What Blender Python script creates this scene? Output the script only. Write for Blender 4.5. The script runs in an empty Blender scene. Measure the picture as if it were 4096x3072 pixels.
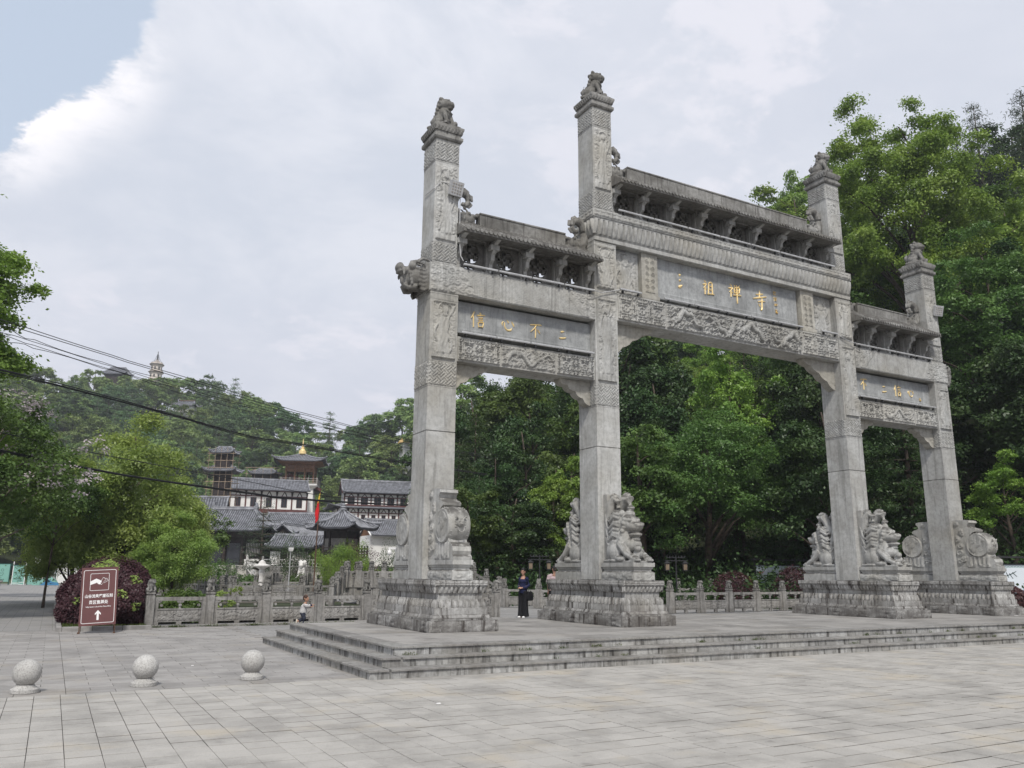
import bpy, math, random, colorsys
import numpy as np
from mathutils import Vector, Matrix, noise
PI = math.pi
R = math.radians
random.seed(7)
np.random.seed(7)
HAZE = 0.0004
S = bpy.context.scene
COL = S.collection

# ------------------------------------------------------------------ camera
cam_d = bpy.data.cameras.new('camera')
cam = bpy.data.objects.new('camera', cam_d)
COL.objects.link(cam)
S.camera = cam
CAM = Vector((-18.4261, -19.0361, 1.75))
YAW, PITCH, ROLL = 0.5010, 0.2274, 0.0075
fwd = Vector((math.sin(YAW)*math.cos(PITCH), math.cos(YAW)*math.cos(PITCH), math.sin(PITCH)))
rgt = Vector((math.cos(YAW), -math.sin(YAW), 0))
upv = rgt.cross(fwd)
M3 = Matrix((rgt, upv, -fwd)).transposed()
cam.matrix_world = Matrix.Translation(CAM) @ (M3 @ Matrix.Rotation(ROLL, 3, 'Z')).to_4x4()
cam_d.sensor_width = 36
cam_d.lens = 3265.36/4096*36
cam_d.clip_start = 0.1
cam_d.clip_end = 6000

# ------------------------------------------------------------------ sky and sun
SUN_EL, SUN_AZ = R(52), R(205)      # azimuth clockwise from +Y, the sun behind the camera, to its left
W = bpy.data.worlds.new('World')
S.world = W
W.use_nodes = True
nt = W.node_tree
nt.nodes.clear()
N = nt.nodes.new
L = nt.links.new
def wmath(op, a, b=None, c=None, clamp=False):
    n = N('ShaderNodeMath'); n.operation = op; n.use_clamp = clamp
    for i, x in enumerate((a, b, c)):
        if x is None: continue
        if isinstance(x, (int, float)): n.inputs[i].default_value = x
        else: L(x, n.inputs[i])
    return n.outputs[0]
def wmix(fac, a, b):
    n = N('ShaderNodeMix'); n.data_type = 'RGBA'; n.clamp_factor = True
    if isinstance(fac, (int, float)): n.inputs[0].default_value = fac
    else: L(fac, n.inputs[0])
    for i, x in ((6, a), (7, b)):
        if isinstance(x, tuple): n.inputs[i].default_value = (*x, 1)
        else: L(x, n.inputs[i])
    return n.outputs[2]
sky = N('ShaderNodeTexSky')
sky.sky_type = 'NISHITA'
sky.sun_disc = False
sky.sun_elevation = SUN_EL
sky.sun_rotation = SUN_AZ
sky.dust_density = 2.5
sky.air_density = 1.2
bg_sky = N('ShaderNodeBackground'); bg_sky.inputs[1].default_value = 0.11
L(sky.outputs[0], bg_sky.inputs[0])
tc = N('ShaderNodeTexCoord')
sep = N('ShaderNodeSeparateXYZ'); L(tc.outputs['Generated'], sep.inputs[0])
zc = wmath('MAXIMUM', sep.outputs[2], 0.02)
# cloud layers: direction stretched towards the horizon like a real deck
den = wmath('ADD', zc, 0.28)
cx_ = wmath('DIVIDE', sep.outputs[0], den)
cy_ = wmath('DIVIDE', sep.outputs[1], den)
comb = N('ShaderNodeCombineXYZ'); L(cx_, comb.inputs[0]); L(cy_, comb.inputs[1]); L(wmath('MULTIPLY', zc, 1.5), comb.inputs[2])
def wnoise(scale, detail, rough, off=(0, 0, 0), dist=0.0):
    mp = N('ShaderNodeMapping'); mp.inputs['Location'].default_value = off
    L(comb.outputs[0], mp.inputs[0])
    n = N('ShaderNodeTexNoise'); n.inputs['Scale'].default_value = scale
    n.inputs['Detail'].default_value = detail; n.inputs['Roughness'].default_value = rough
    n.inputs['Distortion'].default_value = dist
    L(mp.outputs[0], n.inputs['Vector'])
    return n.outputs[0]
def wramp(x, a, b):
    n = N('ShaderNodeMapRange'); n.interpolation_type = 'SMOOTHSTEP'
    L(x, n.inputs[0]); n.inputs[1].default_value = a; n.inputs[2].default_value = b
    return n.outputs[0]
big = wnoise(0.9, 3, 0.5, (3.1, 1.7, 0))
mid = wnoise(2.3, 7, 0.62, (0.3, 5.2, 1), 0.25)
puff = wnoise(4.6, 10, 0.62, (7.3, 2.2, 4), 0.2)
# an opening of blue in the deck to the north-west, with cumulus towering along its edge
def dirdist(az, el):
    d = (math.sin(az)*math.cos(el), math.cos(az)*math.cos(el), math.sin(el))
    n = N('ShaderNodeVectorMath'); n.operation = 'DISTANCE'
    L(tc.outputs['Generated'], n.inputs[0]); n.inputs[1].default_value = d
    return n.outputs['Value']
d_blue = dirdist(R(-22), R(39))
edge = wmath('SUBTRACT', d_blue, 0.335)
edge = wmath('ADD', edge, wmath('MULTIPLY', wmath('SUBTRACT', puff, 0.5), 0.12))
edge = wmath('ADD', edge, wmath('MULTIPLY', wmath('SUBTRACT', mid, 0.5), 0.10))
blue_m = wmath('SUBTRACT', 1.0, wramp(edge, -0.004, 0.010))
near = wmath('SUBTRACT', 1.0, wramp(wmath('MINIMUM', dirdist(R(-1.3), R(29)), wmath('ADD', dirdist(R(-4.5), R(25.5)), 0.02)), 0.045, 0.115))
cum_m = wmath('MULTIPLY', wmath('MULTIPLY', wramp(edge, -0.002, 0.008), wmath('SUBTRACT', 1.0, wramp(edge, 0.012, 0.085))), near)
top_w = wmath('MULTIPLY', wmath('SUBTRACT', 1.0, wramp(dirdist(R(17), R(41)), 0.06, 0.26)), wramp(mid, 0.40, 0.62))
deck = wmix(wramp(mid, 0.38, 0.64), (0.59, 0.63, 0.715), (0.69, 0.715, 0.785))
deck = wmix(wmath('MULTIPLY', wramp(big, 0.42, 0.62), 0.6), deck, (0.605, 0.635, 0.72))
deck = wmix(wmath('MULTIPLY', wmath('MULTIPLY', wramp(puff, 0.52, 0.64), wramp(big, 0.40, 0.60)), 0.65), deck, (0.80, 0.79, 0.85))
hor = wmath('SUBTRACT', 1.0, wramp(sep.outputs[2], 0.0, 0.40))
deck = wmix(wmath('MULTIPLY', hor, 0.55), deck, (0.70, 0.70, 0.785))
deck = wmix(wmath('MULTIPLY', top_w, 0.5), deck, (0.82, 0.83, 0.89))
deck = wmix(blue_m, deck, (0.63, 0.715, 0.84))
deck = wmix(wmath('MULTIPLY', cum_m, wramp(puff, 0.36, 0.58)), deck, (0.97, 0.95, 0.98))
bg_cl = N('ShaderNodeBackground'); bg_cl.inputs[1].default_value = 1.06
L(deck, bg_cl.inputs[0])
veil = wmath('SUBTRACT', 1.0, wmath('MULTIPLY', blue_m, 0.30))
mixw = N('ShaderNodeMixShader')
L(veil, mixw.inputs[0]); L(bg_sky.outputs[0], mixw.inputs[1]); L(bg_cl.outputs[0], mixw.inputs[2])
outw = N('ShaderNodeOutputWorld'); L(mixw.outputs[0], outw.inputs[0])

sun_d = bpy.data.lights.new('sun', 'SUN')
sun_d.energy = 2.9
sun_d.angle = R(7)
sun_d.color = (1.0, 0.96, 0.89)
sun = bpy.data.objects.new('sun', sun_d)
COL.objects.link(sun)
sdir = Vector((math.sin(SUN_AZ)*math.cos(SUN_EL), math.cos(SUN_AZ)*math.cos(SUN_EL), math.sin(SUN_EL)))
sun.rotation_euler = sdir.to_track_quat('Z', 'Y').to_euler()
sun.location = (-20, -40, 60)

vs = S.view_settings
vs.view_transform = 'Standard'
vs.look = 'None'
vs.exposure = 0.12
vs.gamma = 1.0
vs.use_curve_mapping = False
S.render.engine = 'CYCLES'
S.cycles.max_bounces = 6
S.cycles.diffuse_bounces = 3
S.cycles.glossy_bounces = 2
S.cycles.transmission_bounces = 3
S.cycles.volume_bounces = 0
S.cycles.transparent_max_bounces = 6
S.cycles.use_denoising = True

# ------------------------------------------------------------------ mesh helpers
def np_mesh(name, V, Q, smooth=False):
    """mesh from arrays; Q is (m,k) with one face size"""
    me = bpy.data.meshes.new(name)
    V = np.ascontiguousarray(V, dtype=np.float32); Q = np.ascontiguousarray(Q, dtype=np.int32)
    k = Q.shape[1]
    me.vertices.add(len(V)); me.vertices.foreach_set('co', V.ravel())
    me.loops.add(Q.size); me.loops.foreach_set('vertex_index', Q.ravel())
    me.polygons.add(len(Q))
    me.polygons.foreach_set('loop_start', np.arange(0, Q.size, k, dtype=np.int32))
    me.polygons.foreach_set('loop_total', np.full(len(Q), k, dtype=np.int32))
    me.update(calc_edges=True)
    if smooth: me.polygons.foreach_set('use_smooth', np.ones(len(Q), dtype=bool))
    return me
def link(name, me, mat=None, parent=None, loc=None, rotz=None):
    o = bpy.data.objects.new(name, me)
    COL.objects.link(o)
    if mat is not None and me is not None and not me.materials:
        me.materials.append(mat)
    if parent is not None: o.parent = parent
    if loc is not None: o.location = loc
    if rotz is not None: o.rotation_euler = (0, 0, rotz)
    return o
def thing(name, label, cat, loc=(0, 0, 0), rotz=0, group=None, kind=None):
    o = bpy.data.objects.new(name, None)
    o.empty_display_size = 0.3
    COL.objects.link(o)
    o.location = loc; o.rotation_euler = (0, 0, rotz)
    return tag(o, label, cat, group, kind)
def tag(o, label=None, cat=None, group=None, kind=None):
    if label: o['label'] = label
    if cat: o['category'] = cat
    if group: o['group'] = group
    if kind: o['kind'] = kind
    return o
def children(o): return [c for c in o.children]
def copy_tree(o, parent=None, loc=None, rotz=None, label=None, group=None, scale=None):
    c = o.copy(); COL.objects.link(c); c.parent = parent
    if loc is not None: c.location = loc
    if rotz is not None: c.rotation_euler = (0, 0, rotz)
    if scale is not None: c.scale = scale if isinstance(scale, tuple) else (scale,)*3
    if label: c['label'] = label
    if group: c['group'] = group
    for ch in children(o): copy_tree(ch, c)
    return c
class MB:
    def __init__(s): s.v = []; s.f = []
    def add(s, vs, fs):
        n = len(s.v); s.v += [tuple(v) for v in vs]; s.f += [tuple(i+n for i in f) for f in fs]
        return s
    def box(s, x0, x1, y0, y1, z0, z1):
        return s.add([(x0,y0,z0),(x1,y0,z0),(x1,y1,z0),(x0,y1,z0),(x0,y0,z1),(x1,y0,z1),(x1,y1,z1),(x0,y1,z1)],
            [(3,2,1,0),(4,5,6,7),(0,1,5,4),(1,2,6,5),(2,3,7,6),(3,0,4,7)])
    def bbox(s, x0, x1, y0, y1, z0, z1, b=0.01):
        """box with chamfered top edges"""
        return s.rings(((x0+x1)/2, (y0+y1)/2), [((x1-x0)/2, (y1-y0)/2, z0), ((x1-x0)/2, (y1-y0)/2, z1-b), ((x1-x0)/2-b, (y1-y0)/2-b, z1)])
    def rings(s, c, prof):
        """rectangular rings (hx, hy, z) stacked and closed"""
        vs, fs = [], []
        for hx, hy, z in prof:
            vs += [(c[0]-hx, c[1]-hy, z), (c[0]+hx, c[1]-hy, z), (c[0]+hx, c[1]+hy, z), (c[0]-hx, c[1]+hy, z)]
        for i in range(len(prof)-1):
            a = i*4
            for k in range(4): fs.append((a+k, a+(k+1) % 4, a+4+(k+1) % 4, a+4+k))
        n = len(vs)
        fs += [(3, 2, 1, 0), (n-4, n-3, n-2, n-1)]
        return s.add(vs, fs)
    def lathe(s, c, prof, n=16, ax='z'):
        vs, fs = [], []
        for r, z in prof:
            for k in range(n):
                a = 2*PI*k/n
                p = (r*math.cos(a), r*math.sin(a), z)
                if ax == 'x': p = (p[2], p[0], p[1])
                if ax == 'y': p = (p[0], p[2], p[1])
                vs.append((p[0]+c[0], p[1]+c[1], p[2]+c[2]))
        for i in range(len(prof)-1):
            for k in range(n):
                a, b = i*n+k, i*n+(k+1) % n
                q = (a, b, b+n, a+n)
                fs.append(q if ax != 'y' else q[::-1])
        m = len(vs)
        bot, top = tuple(range(n))[::-1], tuple(range(m-n, m))
        if ax == 'y': bot, top = bot[::-1], top[::-1]
        fs += [bot, top]
        return s.add(vs, fs)
    def tube(s, pts, r, n=6, r1=None):
        """tube through points, r may taper to r1"""
        pts = [Vector(p) for p in pts]
        m = len(pts); vs, fs = [], []
        for i, p in enumerate(pts):
            t = (pts[min(i+1, m-1)]-pts[max(i-1, 0)])
            if t.length < 1e-9: t = Vector((0, 0, 1))
            t.normalize()
            a = t.cross(Vector((0, 0, 1)))
            if a.length < 0.05: a = t.cross(Vector((1, 0, 0)))
            a.normalize(); b = t.cross(a)
            rr = r[i] if isinstance(r, (list, tuple)) else (r if r1 is None else r+(r1-r)*i/(m-1))
            for k in range(n):
                q = 2*PI*k/n
                vs.append(p+a*(rr*math.cos(q))+b*(rr*math.sin(q)))
        for i in range(m-1):
            for k in range(n): fs.append((i*n+(k+1) % n, i*n+k, (i+1)*n+k, (i+1)*n+(k+1) % n))
        fs += [tuple(range(n)), tuple(range((m-1)*n, m*n))[::-1]]
        return s.add(vs, fs)
    def prism(s, poly, a, b, ax='x'):
        """polygon in the plane across ax, extruded from a to b"""
        n = len(poly)
        def P(u, v, w): return {'x': (w, u, v), 'y': (u, w, v), 'z': (u, v, w)}[ax]
        area = sum(poly[i][0]*poly[(i+1) % n][1]-poly[(i+1) % n][0]*poly[i][1] for i in range(n))
        if (area < 0) != (ax == 'y'): poly = poly[::-1]
        vs = [P(u, v, a) for u, v in poly]+[P(u, v, b) for u, v in poly]
        fs = [tuple(range(n))[::-1], tuple(range(n, 2*n))]+[(i, (i+1) % n, n+(i+1) % n, n+i) for i in range(n)]
        return s.add(vs, fs)
    def ball(s, c, r, nu=12, nv=8):
        rx, ry, rz = r if isinstance(r, tuple) else (r, r, r)
        vs = [(c[0], c[1], c[2]-rz)]; fs = []
        for j in range(1, nv):
            t = -PI/2+PI*j/nv
            for k in range(nu):
                a = 2*PI*k/nu
                vs.append((c[0]+rx*math.cos(t)*math.cos(a), c[1]+ry*math.cos(t)*math.sin(a), c[2]+rz*math.sin(t)))
        vs.append((c[0], c[1], c[2]+rz))
        for k in range(nu): fs.append((0, 1+(k+1) % nu, 1+k))
        for j in range(nv-2):
            for k in range(nu):
                a = 1+j*nu+k; b = 1+j*nu+(k+1) % nu
                fs.append((a, b, b+nu, a+nu))
        t = len(vs)-1; a = 1+(nv-2)*nu
        for k in range(nu): fs.append((a+k, a+(k+1) % nu, t))
        return s.add(vs, fs)
    def xf(s, M, start=0):
        for i in range(start, len(s.v)): s.v[i] = tuple(M @ Vector(s.v[i]))
        return s
    def mesh(s, name, smooth=False):
        me = bpy.data.meshes.new(name)
        me.from_pydata(s.v, [], s.f); me.update()
        if smooth:
            me.polygons.foreach_set('use_smooth', np.ones(len(me.polygons), dtype=bool))
        return me
    def obj(s, name, mat, parent=None, loc=None, rotz=None, smooth=False):
        return link(name, s.mesh(name, smooth), mat, parent, loc, rotz)
def smooth_by_angle(o, deg=40):
    me = o.data
    me.polygons.foreach_set('use_smooth', np.ones(len(me.polygons), dtype=bool))
    try:
        me.set_sharp_from_angle(angle=R(deg))
    except Exception: pass
    return o

# ------------------------------------------------------------------ material helpers
class NT:
    def __init__(s, name):
        s.m = bpy.data.materials.new(name); s.m.use_nodes = True
        s.t = s.m.node_tree; s.t.nodes.clear()
        s.out = s.t.nodes.new('ShaderNodeOutputMaterial')
        s.g = s.t.nodes.new('ShaderNodeNewGeometry')
        s.pos = s.g.outputs['Position']; s.nrm = s.g.outputs['Normal']
    def n(s, t): return s.t.nodes.new(t)
    def l(s, a, b): s.t.links.new(a, b)
    def math(s, op, a, b=None, clamp=False):
        n = s.n('ShaderNodeMath'); n.operation = op; n.use_clamp = clamp
        for i, x in enumerate((a, b)):
            if x is None: continue
            if isinstance(x, (int, float)): n.inputs[i].default_value = x
            else: s.l(x, n.inputs[i])
        return n.outputs[0]
    def mix(s, fac, a, b, mode='MIX'):
        n = s.n('ShaderNodeMix'); n.data_type = 'RGBA'; n.blend_type = mode; n.clamp_factor = True
        if isinstance(fac, (int, float)): n.inputs[0].default_value = fac
        else: s.l(fac, n.inputs[0])
        for i, x in ((6, a), (7, b)):
            if isinstance(x, tuple): n.inputs[i].default_value = (*x, 1)
            else: s.l(x, n.inputs[i])
        return n.outputs[2]
    def ramp(s, x, a, b, c=0.0, d=1.0):
        n = s.n('ShaderNodeMapRange'); n.interpolation_type = 'SMOOTHSTEP'
        s.l(x, n.inputs[0])
        for i, v in ((1, a), (2, b), (3, c), (4, d)): n.inputs[i].default_value = v
        return n.outputs[0]
    def noise(s, scale, detail=4, rough=0.55, stretch=None, vec=None, dist=0.0, off=None):
        v = vec or s.pos
        if stretch or off:
            mp = s.n('ShaderNodeMapping'); s.l(v, mp.inputs[0])
            if stretch: mp.inputs['Scale'].default_value = stretch
            if off: mp.inputs['Location'].default_value = off
            v = mp.outputs[0]
        n = s.n('ShaderNodeTexNoise'); n.inputs['Scale'].default_value = scale
        n.inputs['Detail'].default_value = detail; n.inputs['Roughness'].default_value = rough
        n.inputs['Distortion'].default_value = dist
        s.l(v, n.inputs['Vector'])
        return n.outputs[0]
    def rnd(s):
        return s.n('ShaderNodeObjectInfo').outputs['Random']
    def attr(s, name):
        n = s.n('ShaderNodeAttribute'); n.attribute_name = name
        return n.outputs['Fac']
    def finish(s, col, rough=0.8, bump=None, bstr=0.3, bdist=0.02, spec=0.3, metal=0.0):
        p = s.n('ShaderNodeBsdfPrincipled')
        if isinstance(col, tuple): p.inputs['Base Color'].default_value = (*col, 1)
        else: s.l(col, p.inputs['Base Color'])
        if isinstance(rough, (int, float)): p.inputs['Roughness'].default_value = rough
        else: s.l(rough, p.inputs['Roughness'])
        p.inputs['Specular IOR Level'].default_value = spec
        p.inputs['Metallic'].default_value = metal
        if bump is not None:
            b = s.n('ShaderNodeBump'); b.inputs['Strength'].default_value = bstr; b.inputs['Distance'].default_value = bdist
            s.l(bump, b.inputs['Height']); s.l(b.outputs[0], p.inputs['Normal'])
        s.l(p.outputs[0], s.out.inputs[0])
        return s.m

def stone_mat(name, base, dark, light, streak=0.6, ledge=0.7, warm=0.35, low_dirt=None, grain=0.35):
    """weathered carved granite: mineral grain, vertical rain streaks, black lichen on upward ledges"""
    t = NT(name)
    sepn = t.n('ShaderNodeSeparateXYZ'); t.l(t.nrm, sepn.inputs[0])
    sp = t.n('ShaderNodeSeparateXYZ'); t.l(t.pos, sp.inputs[0])
    c = t.mix(t.ramp(t.noise(1.3, 5, 0.6), 0.3, 0.7), base, light)
    c = t.mix(t.math('MULTIPLY', t.ramp(t.noise(0.55, 3, 0.5, off=(9, 3, 1)), 0.45, 0.7), warm), c, (base[0]*1.08, base[1]*1.0, base[2]*0.84))
    fine = t.noise(9, 6, 0.7)
    c = t.mix(t.math('MULTIPLY', t.ramp(fine, 0.42, 0.62), grain), c, dark)
    st = t.noise(3.2, 6, 0.62, stretch=(2.2, 2.2, 0.16), dist=0.6)
    c = t.mix(t.math('MULTIPLY', t.ramp(st, 0.50, 0.66), streak), c, dark)
    st2 = t.noise(5.5, 4, 0.6, stretch=(2.0, 2.0, 0.12), off=(4, 8, 2))
    c = t.mix(t.math('MULTIPLY', t.ramp(st2, 0.56, 0.70), streak*0.55), c, light)
    hv = t.n('ShaderNodeHueSaturation'); t.l(c, hv.inputs['Color']); t.l(t.math('ADD', t.math('MULTIPLY', t.rnd(), 0.18), 0.91), hv.inputs['Value']); c = hv.outputs[0]
    upf = t.ramp(sepn.outputs[2], 0.25, 0.8)
    lich = t.math('MULTIPLY', upf, t.ramp(t.noise(4.5, 5, 0.7), 0.28, 0.55))
    c = t.mix(t.math('MULTIPLY', lich, ledge), c, (0.065, 0.06, 0.055))
    if low_dirt:
        z0, z1, amt = low_dirt
        lo = t.ramp(sp.outputs[2], z0, z1, 1.0, 0.0)
        c = t.mix(t.math('MULTIPLY', t.math('MULTIPLY', lo, t.ramp(t.noise(2.2, 5, 0.7, stretch=(1, 1, 2.2)), 0.30, 0.6)), amt), c, (0.07, 0.062, 0.058))
    bm = t.math('ADD', t.math('MULTIPLY', fine, 0.5), t.math('MULTIPLY', t.noise(45, 3, 0.6), 0.5))
    return t.finish(c, 0.85, bm, 0.55, 0.012, 0.25)
M = {}
M['stone'] = stone_mat('carved_granite', (0.36, 0.353, 0.332), (0.13, 0.13, 0.12), (0.50, 0.50, 0.485), 0.4, 0.85, grain=0.27)
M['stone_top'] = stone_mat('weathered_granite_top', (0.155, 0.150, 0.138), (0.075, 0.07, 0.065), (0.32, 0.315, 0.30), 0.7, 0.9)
M['stone_base'] = stone_mat('stained_granite_base', (0.25, 0.242, 0.228), (0.07, 0.062, 0.056), (0.50, 0.495, 0.48), 1.0, 0.85, low_dirt=(0.45, 1.05, 0.75))
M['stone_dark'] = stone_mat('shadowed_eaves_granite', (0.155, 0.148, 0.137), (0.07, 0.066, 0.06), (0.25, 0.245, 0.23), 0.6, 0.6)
M['stone_plaque'] = stone_mat('polished_plaque_granite', (0.235, 0.24, 0.24), (0.15, 0.155, 0.155), (0.42, 0.43, 0.43), 0.45, 0.3, 0.05)
M['stone_warm'] = stone_mat('ochre_granite', (0.36, 0.345, 0.305), (0.18, 0.17, 0.15), (0.46, 0.445, 0.40), 0.3, 0.5)
M['rail_stone'] = stone_mat('balustrade_granite', (0.24, 0.23, 0.215), (0.09, 0.085, 0.08), (0.36, 0.35, 0.335), 0.75, 0.85, low_dirt=(-0.1, 0.5, 0.35))

def paving_mat(name, base, var, stain, warm):
    t = NT(name)
    # per-slab tone: object random for single slabs, a stored value over the joined field
    tone = t.math('FRACT', t.math('ADD', t.rnd(), t.attr('tone')))
    c = t.mix(t.ramp(tone, 0.0, 1.0), tuple(b*(1-var) for b in base), tuple(b*(1+var) for b in base))
    c = t.mix(t.math('MULTIPLY', t.ramp(t.noise(1.1, 6, 0.65, off=(2, 5, 0)), 0.42, 0.68), stain), c, tuple(b*0.55 for b in base))
    c = t.mix(t.math('MULTIPLY', t.ramp(t.noise(0.7, 4, 0.6, off=(7, 1, 3)), 0.52, 0.72), warm), c, (base[0]*1.12, base[1]*1.02, base[2]*0.84))
    gr = t.noise(60, 3, 0.8)
    c = t.mix(t.math('MULTIPLY', t.ramp(gr, 0.5, 0.66), 0.4), c, tuple(b*0.5 for b in base))
    gr2 = t.noise(85, 2, 0.7, off=(5, 5, 5))
    c = t.mix(t.math('MULTIPLY', t.ramp(gr2, 0.55, 0.7), 0.4), c, tuple(min(1, b*1.5) for b in base))
    spot = t.noise(3.1, 3, 0.5, off=(1, 9, 0))
    c = t.mix(t.math('MULTIPLY', t.ramp(spot, 0.68, 0.76), 0.5), c, tuple(b*0.45 for b in base))
    return t.finish(c, 0.78, t.math('ADD', gr, t.noise(14, 3, 0.6)), 0.35, 0.006, 0.3)
M['paving'] = paving_mat('pale_granite_paving', (0.385, 0.368, 0.342), 0.065, 0.65, 0.6)
M['paving_left'] = paving_mat('grey_granite_paving', (0.30, 0.287, 0.274), 0.11, 0.65, 0.35)
M['paving_top'] = paving_mat('worn_platform_paving', (0.275, 0.263, 0.248), 0.15, 0.8, 0.3)
def plain(name, col, rough=0.7, var=0.12, scale=3.0, spec=0.3, metal=0.0, bump=0.2):
    t = NT(name)
    c = t.mix(t.ramp(t.noise(scale, 5, 0.6), 0.3, 0.7), tuple(x*(1-var) for x in col), tuple(min(1, x*(1+var)) for x in col))
    return t.finish(c, rough, t.noise(scale*9, 3, 0.6), bump, 0.01, spec, metal)
M['joint'] = plain('joint_mortar', (0.045, 0.041, 0.036), 0.95, 0.4, 2.0)
M['granite_ball'] = (lambda t: t.finish(t.mix(t.math('MULTIPLY', t.ramp(t.noise(55, 2, 0.8), 0.47, 0.60), 0.6), t.mix(t.ramp(t.noise(2, 4, 0.6), 0.3, 0.7), (0.40, 0.39, 0.37), (0.50, 0.49, 0.47)), (0.19, 0.18, 0.17)), 0.7, t.noise(60, 2, 0.8), 0.2, 0.004))(NT('speckled_granite'))
M['gold'] = plain('gilded_paint', (0.95, 0.70, 0.33), 0.4, 0.12, 8, 0.5, 0.1)
M['alu'] = plain('dusty_aluminium', (0.52, 0.52, 0.52), 0.45, 0.15, 6, 0.5, 0.4)
M['black_metal'] = plain('black_metal', (0.03, 0.03, 0.032), 0.5, 0.3, 5)
M['cable'] = plain('black_cable_sheath', (0.018, 0.018, 0.02), 0.6, 0.3, 3)
M['white_marble'] = plain('white_marble', (0.62, 0.60, 0.57), 0.6, 0.18, 4)
M['white_wall'] = plain('whitewashed_wall', (0.80, 0.79, 0.77), 0.85, 0.05, 0.6)
M['cream_stone'] = plain('cream_stone_steps', (0.44, 0.42, 0.38), 0.85, 0.15, 1.2)
M['red_wood'] = plain('maroon_painted_timber', (0.115, 0.042, 0.038), 0.6, 0.25, 2.5)
M['dark_wood'] = plain('dark_brown_timber', (0.035, 0.026, 0.024), 0.7, 0.35, 2.5)
M['raw_wood'] = plain('light_brown_timber', (0.22, 0.115, 0.065), 0.7, 0.25, 2.5)
M['tile'] = plain('grey_roof_tile', (0.235, 0.24, 0.262), 0.7, 0.35, 1.5, 0.35)
M['tile_dark'] = plain('dark_roof_tile', (0.075, 0.078, 0.09), 0.75, 0.3, 1.5)
M['window_dark'] = plain('dark_window_glass', (0.02, 0.022, 0.027), 0.25, 0.3, 1.0, 0.6)
M['lattice'] = plain('pale_window_lattice', (0.36, 0.335, 0.31), 0.8, 0.15, 3)
M['scaffold'] = plain('rusty_scaffold_pole', (0.30, 0.23, 0.165), 0.7, 0.3, 3)
M['flag_red'] = plain('red_flag_cloth', (0.62, 0.02, 0.025), 0.8, 0.15, 3)
M['flag_yellow'] = plain('yellow_flag_cloth', (0.75, 0.50, 0.05), 0.8, 0.1, 3)
M['rust'] = plain('rusty_steel', (0.11, 0.065, 0.045), 0.8, 0.35, 20)
M['sign_brown'] = plain('maroon_sign_paint', (0.125, 0.045, 0.043), 0.38, 0.08, 3, 0.5, bump=0.03)
M['sign_white'] = plain('white_sign_print', (0.80, 0.79, 0.78), 0.5, 0.04, 6, bump=0.02)
M['soil'] = plain('dark_soil', (0.055, 0.045, 0.033), 0.95, 0.4, 3)
M['kerb'] = plain('granite_kerb', (0.27, 0.26, 0.25), 0.85, 0.25, 3)
M['bark'] = plain('brown_bark', (0.075, 0.058, 0.045), 0.95, 0.4, 5, bump=0.8)
M['bark_pale'] = plain('pale_bark', (0.17, 0.145, 0.12), 0.95, 0.3, 5, bump=0.6)

def leaf_mat(name, c0, c1, c2, trans=0.32, gloss=0.03):
    """leaf colours vary per leaf (attribute tint), per clump (noise) and per tree (object random)"""
    t = NT(name)
    c = t.mix(t.attr('tint'), c0, c1)
    c = t.mix(t.math('MULTIPLY', t.ramp(t.noise(0.5, 3, 0.6), 0.42, 0.66), 0.7), c, c2)
    hs = t.n('ShaderNodeHueSaturation')
    rr = t.rnd()
    t.l(t.math('ADD', t.math('MULTIPLY', rr, 0.03), 0.480), hs.inputs['Hue'])
    t.l(t.math('ADD', t.math('MULTIPLY', rr, 0.30), 0.90), hs.inputs['Value'])
    t.l(c, hs.inputs['Color'])
    c = hs.outputs[0]
    d = t.n('ShaderNodeBsdfDiffuse'); t.l(c, d.inputs[0])
    tr = t.n('ShaderNodeBsdfTranslucent'); t.l(c, tr.inputs[0])
    m1 = t.n('ShaderNodeMixShader'); m1.inputs[0].default_value = trans
    t.l(d.outputs[0], m1.inputs[1]); t.l(tr.outputs[0], m1.inputs[2])
    g = t.n('ShaderNodeBsdfGlossy'); g.inputs['Roughness'].default_value = 0.45
    m2 = t.n('ShaderNodeMixShader'); m2.inputs[0].default_value = gloss
    t.l(m1.outputs[0], m2.inputs[1]); t.l(g.outputs[0], m2.inputs[2])
    t.l(m2.outputs[0], t.out.inputs[0])
    return t.m
M['leaf_bright'] = leaf_mat('bright_maple_leaves', (0.12, 0.22, 0.035), (0.21, 0.33, 0.055), (0.25, 0.36, 0.06), .40)
M['leaf_mid'] = leaf_mat('mid_green_leaves', (0.055, 0.11, 0.025), (0.10, 0.175, 0.04), (0.13, 0.21, 0.045), .34)
M['leaf_dark'] = leaf_mat('dark_green_leaves', (0.024, 0.052, 0.017), (0.043, 0.088, 0.025), (0.066, 0.118, 0.030), 0.2)
M['leaf_yellow'] = leaf_mat('yellow_green_leaves', (0.17, 0.27, 0.06), (0.30, 0.41, 0.10), (0.34, 0.44, 0.11), .42)
M['leaf_pine'] = leaf_mat('pine_needles', (0.026, 0.050, 0.026), (0.046, 0.078, 0.038), (0.058, 0.091, 0.041), 0.12)
M['leaf_hill'] = leaf_mat('hill_leaves', (0.12, 0.19, 0.06), (0.21, 0.30, 0.085), (0.25, 0.33, 0.10))
M['leaf_hill_dark'] = leaf_mat('hill_dark_leaves', (0.065, 0.124, 0.055), (0.111, 0.189, 0.072), (0.143, 0.234, 0.078))
M['leaf_purple'] = leaf_mat('purple_hedge_leaves', (0.045, 0.020, 0.022), (0.10, 0.042, 0.045), (0.075, 0.032, 0.034), 0.2)
M['leaf_maroon'] = leaf_mat('maroon_maple_leaves', (0.060, 0.017, 0.026), (0.108, 0.026, 0.038), (0.072, 0.022, 0.030), 0.2)
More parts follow.
